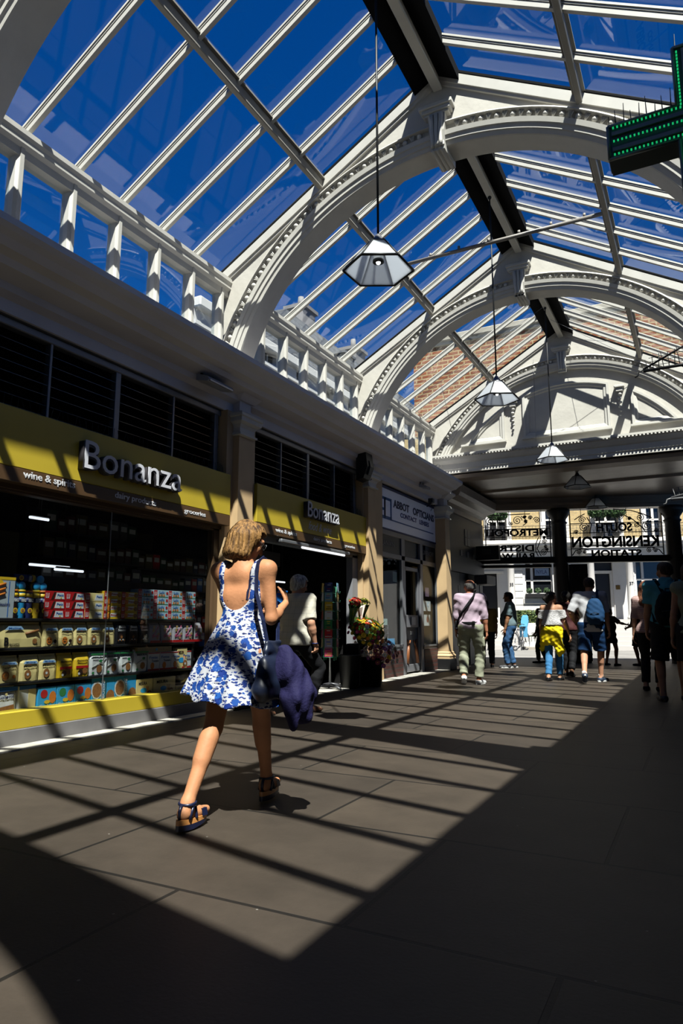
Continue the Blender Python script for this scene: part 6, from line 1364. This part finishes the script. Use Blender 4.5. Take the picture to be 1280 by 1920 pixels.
# ---------------------------------------------------------------- the woman in the flowered dress
def dressmat():
    m = D.materials.new('flowered_dress'); m.use_nodes = True; n = m.node_tree.nodes; l = m.node_tree.links; b = n['Principled BSDF']; b.inputs['Roughness'].default_value = .75; b.inputs['Specular IOR Level'].default_value = .15
    t = n.new('ShaderNodeTexCoord'); col = None
    ns = n.new('ShaderNodeTexNoise'); ns.inputs['Scale'].default_value = 45; l.new(t.outputs['Object'], ns.inputs['Vector']); ns.inputs['Detail'].default_value = 3
    ad = n.new('ShaderNodeMixRGB'); ad.blend_type = 'ADD'; ad.inputs[0].default_value = .022; l.new(t.outputs['Object'], ad.inputs[1]); l.new(ns.outputs['Color'], ad.inputs[2])
    def layer(prev, scale, thr, c1, c2, sc=(1, 1, 1), rot=(0, 0, 0), soft=.03, off=0):
        mp = n.new('ShaderNodeMapping'); mp.inputs['Scale'].default_value = sc; mp.inputs['Rotation'].default_value = rot; mp.inputs['Location'].default_value = (off, off*.7, off*1.3); l.new(ad.outputs[0], mp.inputs[0])
        v = n.new('ShaderNodeTexVoronoi'); v.inputs['Scale'].default_value = scale; l.new(mp.outputs[0], v.inputs['Vector'])
        r = n.new('ShaderNodeMapRange'); r.inputs['From Min'].default_value = thr-soft; r.inputs['From Max'].default_value = thr+soft; r.inputs['To Min'].default_value = 1; r.inputs['To Max'].default_value = 0; l.new(v.outputs['Distance'], r.inputs[0])
        sp_ = n.new('ShaderNodeSeparateXYZ'); l.new(v.outputs['Color'], sp_.inputs[0])
        cm = n.new('ShaderNodeMixRGB'); l.new(sp_.outputs[0], cm.inputs[0]); cm.inputs[1].default_value = (*c1, 1); cm.inputs[2].default_value = (*c2, 1)
        mx = n.new('ShaderNodeMixRGB'); l.new(r.outputs[0], mx.inputs[0]); l.new(cm.outputs[0], mx.inputs[2])
        if isinstance(prev, tuple): mx.inputs[1].default_value = (*prev, 1)
        else: l.new(prev, mx.inputs[1])
        return mx.outputs[0]
    c = (.56*KA, .57*KA, .62*KA)
    c = layer(c, 30, .36, (.004, .008, .05), (.01, .03, .16), (1, 1, 2.4), (0, .6, .5))
    c = layer(c, 27, .33, (.004, .008, .05), (.008, .02, .10), (1, 1, 2.4), (0, -.7, .3), off=3)
    c = layer(c, 14, .34, (.002, .012, .10), (.006, .05, .20), soft=.02, off=1.7)
    c = layer(c, 20, .30, (.002, .008, .06), (.005, .04, .18), soft=.02, off=5)
    c = layer(c, 60, .14, (.05, .12, .30), (.15, .2, .35), soft=.03, off=5)
    l.new(c, b.inputs['Base Color']); return m
w = Person('woman walking away in a white sleeveless dress with blue flowers, looking at her phone', (-2.32, 3.21, .045), math.radians(3), 1.655, 'f', lean=.05, build=.92, skin=skinmat('woman', (.60, .265, .125)), sw=.172, pole=(.15, -.5, -1),
    aL=(-.02, .30, 1.06), aR=(.15, .24, 1.10), fL=(-.085, -.31, .0), fR=(-.02, .36, math.radians(8)), pL=.05, pR=.0, head=(math.radians(-38), math.radians(26)), res=.0075, fres=.0042, curl=.55,
    hdL=((.55, .6, .35), (0, -.55, .8), (0, .7, .5)), hdR=((-.35, .8, .5), (-.9, -.2, .0), (0, -.5, .8)))
w.hair(hairmat('dark_blond', (.17, .075, .025), (.46, .24, .075)), 'bob', .006)
S = SDF(); sc = w.s; w.torso(S, .005); u = w.up
g = SDF().cap((-.34, -.3, .50), (.30, .3, 1.42), .03).grid(.0065, pad=0); F = S.field(g); X, Y, Z = np.meshgrid(*g, indexing='ij')
cx_ = w.pel[0]-.045*np.clip((1.0-Z)/.4, 0, 1)+0*X; cy_ = w.pel[1]-.02*np.clip((1.0-Z)/.4, 0, 1); t_ = np.clip((1.065-Z)/.47, 0, 1.1)
th = np.arctan2(Y-cy_, X-cx_); R_ = .096+.175*t_**.88+.020*t_*np.sin(th*7+1.0)+.010*t_*np.sin(th*12+2)
sk = (np.sqrt((X-cx_)**2+((Y-cy_)/.80)**2)-R_)*.78; sk = np.maximum(sk, Z-1.075); hemz = .565+.012*np.sin(th*7)-.015*np.cos(th)+.02*np.clip(-(X-cx_)*3, -.3, 1); sk = np.maximum(sk, hemz-Z)
inner = (np.sqrt((X-cx_)**2+((Y-cy_)/.80)**2)-R_+.014)*.78; inner = np.maximum(inner, Z-.80); sk = np.maximum(sk, -inner)
h_ = np.clip(.5+.5*(sk-F)/.02, 0, 1); F = np.maximum(F, .80-Z); F = F*(h_)+sk*(1-h_)-.02*h_*(1-h_)
yb = w.up(0, 0, 1.3)[1]
zt = np.clip(Z, u(0, 0, 1.265)[2], 2); scoop = np.sqrt((X-w.pel[0])**2+(Z-zt)**2)-.088; scoop = np.where(Y < yb+.02, scoop, .2); F = np.maximum(F, -scoop)
zt2 = np.clip(Z, u(0, 0, 1.36)[2], 2); sc2 = np.sqrt((X-w.pel[0])**2+(Z-zt2)**2)-.075; sc2 = np.where(Y >= yb+.0, sc2, .2); F = np.maximum(F, -sc2)
for sh in (w.shL, w.shR):
    dd_ = np.abs(X-w.pel[0])-(.128+.4*np.clip(1.24-Z, 0, 1)); F = np.maximum(F, np.where(Z > 1.06, dd_, -1))
sdfobj('dress', F, g, dressmat(), w.root, relax=1)
# bra band and straps under the open back
S = SDF(); w.torso(S, .0035); g2 = SDF().cap((-.16, -.16, 1.13), (.16, -.02, 1.40), .02).grid(.0055, pad=0); F = S.field(g2); X, Y, Z = np.meshgrid(*g2, indexing='ij')
zb = u(0, 0, 1.265)[2]; band = np.abs(Z-(zb-.052))-.017; st_ = np.abs(X-w.pel[0]-.078-.10*(Z-zb))-.0075; st_ = np.maximum(st_, zb-.05-Z)
sdfobj('bra_strap', np.maximum(F, np.minimum(band, st_)), g2, cloth('navy_bra', (.01, .012, .05)), w.root, relax=1)
# wedge sandals
NV = mat('navy_leather', (.01, .015, .05), .35); TANL = mat('tan_leather', (.65, .28, .08), .4)
for an, fw, fu, pp in ((w.anL2, w.fwL, w.fuL, w.pL), (w.anR2, w.fwR, w.fuR, w.pR)):
    fl = np.cross(np.cross(fu, fw), fu); sd = np.cross(fl, fu); base = an-fu*.078*w.s; tf_ = fl if fu[2] > .95 else V3(*fw)
    def shp(ly, lx, z): q = base+sd*lx; q = q+(fl*ly if ly < .09 else fl*.09+tf_*(ly-.09)); return tuple(q+fu*z)
    def outl(k, wd=1.0): a_ = 2*math.pi*k/24; return math.sin(a_)*.118+.040, math.cos(a_)*.040*(1+.12*math.sin(a_))*wd
    ty = [outl(k) for k in range(24)]
    h1 = lambda ly: .050-.018*np.clip(ly/.12, 0, 1)
    mb = MB(); mb.loft([[shp(a, b, -h1(a)*1.0) for a, b in ty], [shp(a, b, -h1(a)*.45) for a, b in ty]]); o = mb.build('sandal_sole', NV, w.root)
    mb = MB(); mb.loft([[shp(a, b*1.0, -h1(a)*.45) for a, b in ty], [shp(a, b*.98, .002) for a, b in ty]]); mb.build('cork_wedge', TANL, o)
    mb = MB(); rr = .038
    for zz, tl in ((.062, .25), (.055, -.1)): mb.tube([tuple(an-fu*(.062-zz)*1.0+fu*.0+(fl*math.cos(a)+sd*math.sin(a))*(rr+.004)+fu*tl*.02*math.cos(a)) for a in np.linspace(0, 2*math.pi, 17)], .0065, n=6)
    mb.tube([shp(-.055, .0, .0), shp(-.062, 0, .04), shp(-.05, 0, .07)], .009, n=6)
    for q in (-1, 1): mb.tube([shp(-.02, q*.036, 0), tuple(an+sd*q*.038-fu*.005)], .008, n=6); mb.tube([shp(.03, q*.040, 0), shp(.05, q*.012, .055), tuple(an+fl*.035+sd*(-q)*.015)], .009, n=6)
    mb.build('ankle_strap', NV, o)
    mb = MB(); mb.loft([[shp(.10+d_, q*.041, .0) for q in (-1,)]+[shp(.10+d_, q*.036, .035) for q in (-.9, -.4, .4, .9)]+[shp(.10+d_, .041, .0)] for d_ in (-.02, .0, .025)], closed=False); mb.build('toe_band', NV, o, fix=False)
# glasses
mb = MB()
for q in (-1, 1): mb.tube([tuple(w.hp(q*.032+.022*math.cos(a), .108, .004+.018*math.sin(a))) for a in np.linspace(0, 6.283, 15)], .0022, n=5); mb.tube([tuple(w.hp(q*.055, .106, .008)), tuple(w.hp(q*.082, .05, .008)), tuple(w.hp(q*.083, -.01, .0))], .0022, n=5)
mb.tube([tuple(w.hp(-.01, .11, .006)), tuple(w.hp(.01, .11, .006))], .0022, n=5); mb.build('glasses', mat('glasses_metal', (.5, .5, .52), .2, metal=.8), w.root)
WM = Matrix.Translation((-2.32, 3.21, .045)) @ Matrix.Rotation(math.radians(3), 4, 'Z')
def toW(o): o.matrix_world = WM; return o
mb = MB(); mb.box(-.032, .032, -.0045, .0045, -.055, .055, bev=.004); ph = mb.build('phone', mat('blue_phone', (.01, .22, .75), .3)); hpv = Vector([float(q) for q in (w.wrR+w.hR[1]*.085)])
ph.matrix_world = WM @ Matrix.Translation(hpv+Vector((-.055, .02, .0))) @ Matrix.Rotation(math.radians(-38), 4, 'X') @ Matrix.Rotation(math.radians(10), 4, 'Z'); tag(ph, 'blue mobile phone held in front of the woman in the flowered dress', 'phone')
# shoulder bag and navy jacket
t = thing('shoulder_bag', 'dark navy leather bag on the right shoulder of the woman in the flowered dress', 'handbag'); t.matrix_world = WM; LE = mat('dark_navy_leather', (.010, .016, .04), .42, spec=.35)
S = SDF()
for z_, r_, y0_, y1_ in ((.885, .010, -.085, .045), (.84, .018, -.095, .06), (.78, .030, -.12, .08), (.72, .040, -.14, .10), (.66, .046, -.155, .115), (.62, .044, -.15, .11)): S.cap((.215+r_*.5, y0_, z_), (.215+r_*.5, y1_, z_), r_, k=.045)
g3 = S.grid(.008); F = S.field(g3); X, Y, Z = np.meshgrid(*g3, indexing='ij'); F += .003*np.sin(Y*45+Z*30)+.002*np.sin(Z*70-Y*20); sdfobj('bag_body', F, g3, LE, t)
sR = [float(q) for q in w.shR]; mb = MB()
def ribbon(mb, pts, wd, th_, m=None, wdir=(0, 1, 0)):
    wv = Vector(wdir); pts = [Vector(p) for p in pts]; rings = []
    for i, p in enumerate(pts):
        tt = (pts[min(i+1, len(pts)-1)]-pts[max(i-1, 0)]).normalized(); ww = (wv-tt*wv.dot(tt)).normalized(); nn = tt.cross(ww)
        rings.append([tuple(p+ww*a+nn*b) for a, b in ((-wd, -th_), (wd, -th_), (wd, th_), (-wd, th_))])
    mb.loft(rings, m)
sx, sy, sz = sR[0]-.028, sR[1], sR[2]
ribbon(mb, [(.222, -.075, .87), (.205, -.10, 1.0), (sx+.02, sy-.105, 1.15), (sx+.005, sy-.085, 1.27), (sx, sy-.06, sz+.03), (sx, sy, sz+.062), (sx, sy+.05, sz+.045), (sx+.01, sy+.085, 1.25), (.20, .07, 1.0), (.222, .03, .87)], .015, .003)
mb.build('strap', cloth('navy_strap', (.012, .02, .07)), t)
t = thing('jacket', 'crumpled navy jacket hanging from the shoulder bag by the flowered dress', 'jacket'); t.matrix_world = WM
S = SDF(); S.cap((.28, -.02, .85), (.31, .0, .74), .030, .070, k=.05); S.cap((.31, .0, .74), (.36, .02, .60), .075, .085, k=.06); S.cap((.36, .02, .60), (.385, .02, .50), .080, .05, k=.05); S.cap((.33, .08, .66), (.36, .12, .50), .055, .03, k=.04); S.cap((.36, -.05, .58), (.37, -.06, .46), .05, .025, k=.04)
g3 = S.grid(.008); F = S.field(g3); X, Y, Z = np.meshgrid(*g3, indexing='ij'); F += .007*np.sin(X*55+Y*25+Z*14+2*np.sin(Z*11))+.004*np.sin(Y*80-Z*34+X*30); sdfobj('garment', F, g3, cloth('navy_jacket', (.014, .012, .06), .3, 60), t)
# crouching dark bundle of black trousers behind: handled by the old man

def att(name, P_, build_, m): o = build_(); return o
# ---------------------------------------------------------------- grey-haired man in the cream shirt
def checkmat(n, c, line, sc=14):
    m = cloth(n, c, .35, 14); nd = m.node_tree.nodes; l = m.node_tree.links; t = nd.new('ShaderNodeTexCoord'); se = nd.new('ShaderNodeSeparateXYZ'); l.new(t.outputs['Object'], se.inputs[0]); outs = []
    for a in ('X', 'Z'):
        mu = nd.new('ShaderNodeMath'); mu.operation = 'MULTIPLY'; mu.inputs[1].default_value = sc; l.new(se.outputs[a], mu.inputs[0]); fr = nd.new('ShaderNodeMath'); fr.operation = 'FRACT'; l.new(mu.outputs[0], fr.inputs[0])
        lt = nd.new('ShaderNodeMath'); lt.operation = 'LESS_THAN'; lt.inputs[1].default_value = .05; l.new(fr.outputs[0], lt.inputs[0]); outs.append(lt)
    mx = nd.new('ShaderNodeMath'); mx.operation = 'MAXIMUM'; l.new(outs[0].outputs[0], mx.inputs[0]); l.new(outs[1].outputs[0], mx.inputs[1])
    cm = nd.new('ShaderNodeMixRGB'); l.new(mx.outputs[0], cm.inputs[0]); cm.inputs[1].default_value = (*[q*KA for q in c], 1); cm.inputs[2].default_value = (*line, 1); l.new(cm.outputs[0], nd['Principled BSDF'].inputs['Base Color']); return m
BLKC = cloth('black', (.008, .008, .010)); BSOLE = mat('black_sole', (.01, .01, .01), .5); WSOLE = mat('white_sole', (.75, .75, .73), .5)
p = Person('grey-haired person in a cream checked shirt and black trousers walking into the grocery', (-4.28, 7.0, 0), math.radians(-6), 1.70, 'm', build=1.04, lean=.09, skin=SK_F,
    aL=(-.14, .26, .92), aR=(.25, .06, .80), fL=(-.10, -.40, .05), fR=(.09, .16, math.radians(-25)), pL=.2, pR=.35, head=(math.radians(-32), .32), res=.009, fres=.005, curl=.9)
p.hair(hairmat('silver', (.55, .54, .52), (.80, .79, .76)), 'oldbob'); p.top(checkmat('cream_check', (.62, .58, .48), (.22, .22, .20)), .85, .90, .018, .005, loose=.035); p.bottom(BLKC, 1.97, .016, .004)
p.shoes(mat('brown_shoe', (.12, .05, .025), .5), BSOLE)
mb = MB(); wv = p.wrR; mb.tube([tuple(wv+(V3(math.cos(a), math.sin(a), 0))*.030) for a in np.linspace(0, 6.283, 15)], .007, n=6); mb.build('wristwatch', NAVY, p.root)
t = thing('satchel', 'black satchel carried in front of the grey-haired person', 'bag', (-4.28, 7.0, 0), math.radians(-6)); S = SDF(); S.cap((-.22, .16, .95), (-.20, .34, .93), .06, k=.04); S.cap((-.22, .16, .75), (-.20, .34, .73), .09, k=.06); g3 = S.grid(.01); sdfobj('bag_body', S.field(g3), g3, BLKC, t)
mb = MB(); s1_ = [float(q) for q in p.shL]; ribbon(mb, [(-.22, .2, 1.0), (s1_[0]-.01, s1_[1]+.11, 1.25), (s1_[0]+.02, s1_[1]+.03, s1_[2]+.10), (s1_[0]+.02, s1_[1]-.08, s1_[2]+.0), (-.20, -.12, 1.2), (-.26, .05, .98), (-.24, .2, .96)], .014, .003, wdir=(1, 0, 0)); mb.build('strap', BLKC, t)
# ---------------------------------------------------------------- man in the pink shirt
KH = cloth('khaki', (.34, .35, .25), .4, 18)
p = Person('man in a pale pink shirt and khaki cargo trousers, black strap across his back', (-3.58, 11.68, 0), math.radians(6), 1.82, 'm', build=1.0, lean=.02, skin=skinmat('ruddy', (.50, .20, .11)),
    aL=(-.27, .06, .84), aR=(.27, .05, .84), fL=(-.11, -.14, .25), fR=(.11, .10, -.35), pL=.55, pR=0, head=(math.radians(48), .0), res=.010, fres=.006)
p.hair(hairmat('grey_short', (.16, .15, .14), (.42, .40, .38)), 'bald'); p.top(cloth('pale_pink', (.50, .38, .46), .3, 16), 1.25, .93, .018, .006); p.bottom(KH, 1.93, .024, .006, wz=.98)
p.shoes(mat('white_trainer', (.78, .78, .76), .5), WSOLE, stripes=BLKC)
mb = MB()
for q in (-1, 1): hp_ = (p.hipL, p.hipR)[q > 0]*.45+(p.knL, p.knR)[q > 0]*.55; mb.box(hp_[0]+q*.065, hp_[0]+q*.115, hp_[1]-.07, hp_[1]+.07, hp_[2]-.09, hp_[2]+.09, bev=.02)
mb.build('cargo_pocket', KH, p.root)
t = thing('crossbody_bag', 'black crossbody strap and small bag worn by the man in the pink shirt', 'bag', (-3.58, 11.68, 0), math.radians(6)); mb = MB(); ribbon(mb, [(.10, .0, 1.62-.03), (.09, -.13, 1.50), (.0, -.165, 1.36), (-.12, -.16, 1.20), (-.20, -.10, 1.08), (-.22, .0, 1.04)], .024, .004, wdir=(.7, 0, .7)); mb.build('strap', BLKC, t)
mb = MB(); mb.box(-.27, -.17, -.06, .12, .92, 1.08, bev=.02); mb.build('bag_body', BLKC, t)
t = thing('waist_strap', 'black waist strap round the man in the pink shirt', 'belt', (-3.58, 11.68, 0), math.radians(6)); mb = MB(); mb.loft([[(.192*math.cos(a)*r_, .158*math.sin(a)*r_+.003, 1.035+z) for a in np.linspace(0, 2*math.pi, 29)[:-1]] for r_, z in ((1, -.022), (1.03, -.022), (1.03, .022), (1, .022))]); mb.build('strap', BLKC, t); mb = MB(); mb.box(.06, .11, -.185, -.155, 1.0, 1.07, bev=.008); mb.build('buckle', BSOLE, t)
# ---------------------------------------------------------------- man in profile, blue-grey shirt and jeans
JE = cloth('jeans', (.04, .11, .24), .3, 30)
p = Person('man standing in profile in a blue-grey short-sleeved shirt and jeans', (-4.08, 16.48, 0), math.radians(100), 1.80, 'm', build=1.06, lean=.0, skin=SK_B, aL=(-.24, .12, .82), aR=(.25, .04, .80), fL=(-.12, .10, .2), fR=(.12, -.02, -.15), head=(0, .03), res=.011, belly=.03)
p.hair(hairmat('black', (.012, .010, .009), (.03, .025, .022)), 'short'); p.top(cloth('blue_grey', (.14, .20, .22), .3, 16), .8, .97, .02, .006, belly=.03); p.bottom(JE, 1.97, .018, .006); p.shoes(mat('dark_trainer', (.03, .03, .035), .6), WSOLE)
mb = MB(); wv = p.wrR; mb.tube([tuple(wv+V3(0, 0, .02)+(V3(math.cos(a), math.sin(a), 0))*.032) for a in np.linspace(0, 6.283, 15)], .009, n=6); mb.build('wristwatch', BSOLE, p.root)
# ---------------------------------------------------------------- stout figure in mustard
p = Person('stout person in a mustard top and black trousers, behind the man in the pink shirt', (-4.62, 16.35, 0), math.radians(20), 1.62, 'm', build=1.25, lean=.02, skin=SK_B, fL=(-.11, 0, .1), fR=(.11, .02, -.1), res=.012, belly=.05)
p.hair(hairmat('black', (0, 0, 0)), 'short'); p.top(cloth('mustard', (.24, .15, .03)), 1.0, .93, .02, .005, belly=.05); p.bottom(BLKC, 1.97, .02, .004); p.shoes(BLKC, BSOLE)
# ---------------------------------------------------------------- youth in black near the road
p = Person('dark-clothed youth in profile walking left by the hedge', (-3.84, 18.75, 0), math.radians(105), 1.45, 'm', lean=.02, skin=SK_B, aL=(-.2, .15, .78), aR=(.2, .12, .70), fL=(-.08, .10, 0), fR=(.08, -.10, -.1), res=.012)
p.hair(hairmat('black', (0, 0, 0)), 'short'); p.top(cloth('black_jacket', (.01, .01, .012)), 1.8, .88, .022, .005); p.bottom(BLKC, 1.95, .016, .004); p.shoes(BLKC, BSOLE)
# ---------------------------------------------------------------- woman with the yellow cardigan
SKW = skinmat('olive', (.52, .27, .16))
p = Person('woman in white lace off-shoulder top and blue jeans, yellow cardigan at her waist', (-2.48, 13.14, 0), math.radians(-4), 1.63, 'f', build=1.05, lean=.03, skin=SKW, aL=(-.24, .06, .78), aR=(.30, .08, .78), fL=(-.06, -.16, 0), fR=(.07, .14, -.1), pL=.1, head=(math.radians(-62), -.05), res=.010)
p.hair(hairmat('black', (0, 0, 0)), 'bun'); LACE = mat('white_lace', (.62, .60, .60), .8, var=.35, vs=70, bump=.8, bs=60)
p.top(LACE, .75, 1.10, .024, .004, name='lace_top', off=True); p.bottom(cloth('blue_denim', (.05, .20, .42), .25, 30), 1.93, .010, .004, name='jeans'); p.shoes(mat('black_flat', (.012, .012, .014), .3), BSOLE, flat=True)
t = thing('cardigan', 'bright yellow cardigan tied round the waist of the woman in lace', 'cardigan', (-2.48, 13.14, 0), math.radians(-4)); YC = cloth('bright_yellow', (.95, .72, .01), .25, 30); s_ = p.s
S = SDF(); u = p.up
S.cap(u(-.06, .0, 1.0), u(.06, .0, 1.0), .135*s_, k=.05, flat=.92); S.cap(u(-.07, -.03, .90), u(.07, -.03, .90), .145*s_, k=.05); S.cap(u(-.09, -.05, .80), u(.06, -.06, .82), .13*s_, k=.06); S.cap(u(-.16, -.03, .85), u(-.20, -.02, .62), .07*s_, .055*s_, k=.05); S.cap(u(.10, -.08, .78), u(.15, -.06, .60), .085*s_, .09*s_, k=.05); S.cap(u(.15, -.06, .60), u(.14, -.05, .52), .085*s_, .05*s_, k=.04)
g3 = S.grid(.009); F = S.field(g3); X, Y, Z = np.meshgrid(*g3, indexing='ij'); F += .007*np.sin(X*60+Z*35+2*np.sin(Z*20))+.004*np.sin(Z*80-X*40); F = np.maximum(F, Z-1.055*s_); sdfobj('garment', F, g3, YC, t)
p = Person('dark figure walking just beyond the woman with the yellow cardigan, carrying a bottle', (-2.42, 14.35, 0), math.radians(0), 1.70, 'f', lean=.03, skin=SK_B, aL=(-.2, .1, .8), aR=(.26, .02, .74), fL=(-.07, .14, 0), fR=(.07, -.14, -.1), pR=.2, res=.012)
p.hair(hairmat('black', (0, 0, 0)), 'bun'); p.top(cloth('maroon_dark', (.06, .015, .015)), .6, .95, .018); p.bottom(BLKC, 1.9, .014); p.shoes(BLKC, BSOLE)
hx = p.wrR+p.hR[1]*.10; mb = MB(); mb.lathe([(.005, -.24), (.034, -.235), (.036, -.1), (.034, -.04), (.014, 0), (.014, .02), (.004, .022)], n=16); o = mb.build('water_bottle', mat('blue_bottle', (.03, .16, .30), .15, spec=.6)); o.location = (-2.42+float(hx[0]), 14.35+float(hx[1]), float(hx[2])); tag(o, 'blue plastic water bottle hanging from a hand beside the yellow cardigan', 'bottle')
# ---------------------------------------------------------------- tall man in white with the blue backpack
NS = cloth('blue_shorts', (.008, .04, .12), .25, 20)
p = Person('tall man in a white shirt and navy shorts with a blue backpack, walking away', (-1.78, 13.05, 0), math.radians(4), 1.90, 'm', build=.98, lean=.03, skin=SK_F, aL=(-.30, .20, 1.08), aR=(.30, .04, .86), fL=(-.12, -.42, .15), fR=(.11, .26, -.5), pL=.75, pR=0, head=(math.radians(-14), .1), res=.010, fres=.006)
p.hair(hairmat('dark_brown', (.03, .016, .010), (.09, .05, .03)), 'short'); p.top(cloth('white_shirt', (.60, .60, .62), .3, 14), .95, .86, .018, .0045, loose=.012); p.bottom(NS, .92, .03, .005, name='shorts', flare=.035, wz=.99)
p.shoes(mat('navy_trainer', (.02, .035, .07), .6), WSOLE, sock=WSOLE)
def backpack(P_, loc, rz, m, lb, x=0, w_=.15, h_=.42, z=1.16, both=True):
    t = thing('backpack', lb, 'backpack', loc, rz); s = P_.s; yb = float(P_.up(0, 0, 1.25)[1])-.15*s
    S = SDF()
    for dz, ww, rr in ((-.18, .42, .070), (-.12, .46, .084), (-.05, .46, .088), (.02, .42, .084), (.09, .34, .074), (.15, .22, .060)): S.cap((x-w_*ww, yb-.05, z*s+dz), (x+w_*ww, yb-.05, z*s+dz), rr, k=.05)
    S.cap((x-w_*.38, yb-.105, z*s-.12), (x+w_*.38, yb-.105, z*s-.12), .055, k=.02); S.cap((x-w_*.36, yb-.10, z*s-.05), (x+w_*.36, yb-.10, z*s-.05), .045, k=.03)
    g3 = S.grid(.009); F = S.field(g3); X, Y, Z = np.meshgrid(*g3, indexing='ij'); F += .004*np.sin(X*50+Z*22)*np.sin(Z*45); sdfobj('pack_body', F, g3, m, t)
    mb = MB()
    for q in ((-1, 1) if both else (1,)):
        sh = P_.shR if q > 0 else P_.shL; a = sh*.62+P_.neck*.38; ribbon(mb, [(x+q*.05, yb, z*s+.18), (float(a[0]), float(a[1])-.07, float(a[2])+.055), (float(a[0])+q*.01, float(a[1])+.02, float(a[2])+.085), (float(a[0])+q*.03, float(a[1])+.12, float(a[2])-.02), (float(a[0])+q*.06, float(a[1])+.14, float(a[2])-.18), (x+q*w_*.9, yb+.02, z*s-.2)], .022, .005, wdir=(1, 0, 0))
    mb.build('strap', m, t); mb = MB(); mb.tube([(x-.03, yb-.01, z*s+.20), (x-.03, yb-.03, z*s+.245), (x+.03, yb-.03, z*s+.245), (x+.03, yb-.01, z*s+.20)], .009, n=6); mb.build('grab_handle', m, t); mb = MB(); mb.tube([(x-w_*.5, yb-.155, z*s-.06), (x, yb-.175, z*s-.05), (x+w_*.5, yb-.155, z*s-.06)], .005, n=5); mb.build('zip', BSOLE, t)
    return t
backpack(p, (-1.78, 13.05, 0), math.radians(4), cloth('pack_blue', (.010, .05, .13), .3, 12), 'blue backpack slung on the right shoulder of the tall man in white', x=.09, w_=.14, both=False)
# ---------------------------------------------------------------- two silhouettes near the road
p = Person('dark figure in a short black dress near the road, one arm held out', (-2.08, 18.42, 0), math.radians(-30), 1.42, 'f', lean=.0, skin=SK_B, aL=(-.2, .05, .70), aR=(.40, .14, 1.0), fL=(-.14, 0, .1), fR=(.14, .0, -.1), res=.012)
p.hair(hairmat('black', (0, 0, 0)), 'short'); p.top(BLKC, .8, .70, .02, .004, name='dress', loose=.045); p.shoes(BLKC, BSOLE)
p = Person('dark-clothed youth in a long dark top near the road, turned to the left', (-1.42, 18.66, 0), math.radians(60), 1.53, 'm', lean=.02, skin=SK_B, aL=(-.2, .2, .92), aR=(.22, .08, .8), fL=(-.11, .0, .1), fR=(.10, .0, -.1), res=.012)
p.hair(hairmat('black', (0, 0, 0)), 'short'); p.top(BLKC, 1.0, .72, .024, .004, loose=.04); p.bottom(BLKC, .9, .03, flare=.02, name='shorts'); p.shoes(BLKC, BSOLE)
# ---------------------------------------------------------------- shaded group at the right
STR = cloth('striped', (.62, .40, .36)); nd = STR.node_tree.nodes; l_ = STR.node_tree.links; t_n = nd.new('ShaderNodeTexCoord'); wv_ = nd.new('ShaderNodeTexWave'); wv_.bands_direction = 'Z'; wv_.inputs['Scale'].default_value = 18; wv_.inputs['Distortion'].default_value = 1.5; l_.new(t_n.outputs['Object'], wv_.inputs['Vector'])
rr_ = nd.new('ShaderNodeValToRGB'); rr_.color_ramp.elements[0].color = (.10, .03, .03, 1); rr_.color_ramp.elements[1].color = (.40, .30, .27, 1); rr_.color_ramp.elements[0].position = .4; rr_.color_ramp.elements[1].position = .6; l_.new(wv_.outputs['Fac'], rr_.inputs[0]); l_.new(rr_.outputs[0], nd['Principled BSDF'].inputs['Base Color'])
p = Person('woman with long auburn hair and a striped top, half hidden by the teal shirt', (-.76, 11.9, 0), math.radians(-10), 1.72, 'f', lean=.0, skin=SK_F, fL=(-.1, 0, .1), fR=(.1, 0, -.1), res=.011, head=(math.radians(-25), 0))
p.hair(hairmat('auburn', (.16, .05, .025), (.34, .13, .06)), 'long'); p.top(STR, 1.0, .93, .016, .003); p.bottom(BLKC, 1.9, .014); p.shoes(BLKC, BSOLE)
p = Person('man in a teal polo shirt and dark shorts with a black backpack, head turned left', (-.42, 10.45, 0), math.radians(8), 1.90, 'm', build=1.05, lean=.0, skin=SK_T, aL=(-.27, .10, .95), aR=(.3, .1, .95), fL=(-.14, -.05, .2), fR=(.15, .10, -.2), head=(math.radians(35), .0), res=.010)
p.hair(hairmat('dark_brown', (0, 0, 0)), 'short'); p.top(cloth('teal', (.10, .40, .48), .25, 18), .75, .92, .02, .005, loose=.01); p.bottom(cloth('dark_shorts', (.015, .016, .02)), .98, .03, .005, name='shorts', flare=.035); p.shoes(mat('dark_trainer', (0, 0, 0)), BSOLE)
S = SDF(); S.cap(p.up(-.03, -.03, 1.475), p.up(.03, -.03, 1.475), .060*p.s, k=.02); g3 = S.grid(.008); F = S.field(g3); X, Y, Z = np.meshgrid(*g3, indexing='ij'); F = np.maximum(F, -(np.sqrt((X-p.neck[0])**2+(Y-p.neck[1]-.02)**2)-.056*p.s)); sdfobj('collar', F, g3, MATS['cloth_teal'], p.root)
backpack(p, (-.42, 10.45, 0), math.radians(8), BLKC, 'large black backpack worn by the man in the teal polo shirt', w_=.2, h_=.5, z=1.15)
p = Person('person at the right edge of the frame with bare tanned arm and leg', (-.08, 8.95, 0), math.radians(5), 1.78, 'f', build=1.05, lean=.0, skin=SK_T, aL=(-.26, .02, .80), aR=(.28, .02, .8), fL=(-.12, .0, .1), fR=(.12, .02, -.1), res=.010)
p.hair(hairmat('dark_brown', (0, 0, 0)), 'bob'); p.top(cloth('sage', (.30, .33, .22)), 0, .93, .016, .003, name='vest_top'); p.bottom(cloth('dark_shorts', (0, 0, 0)), .75, .022, name='shorts', flare=.02); p.shoes(BLKC, BSOLE, flat=True)
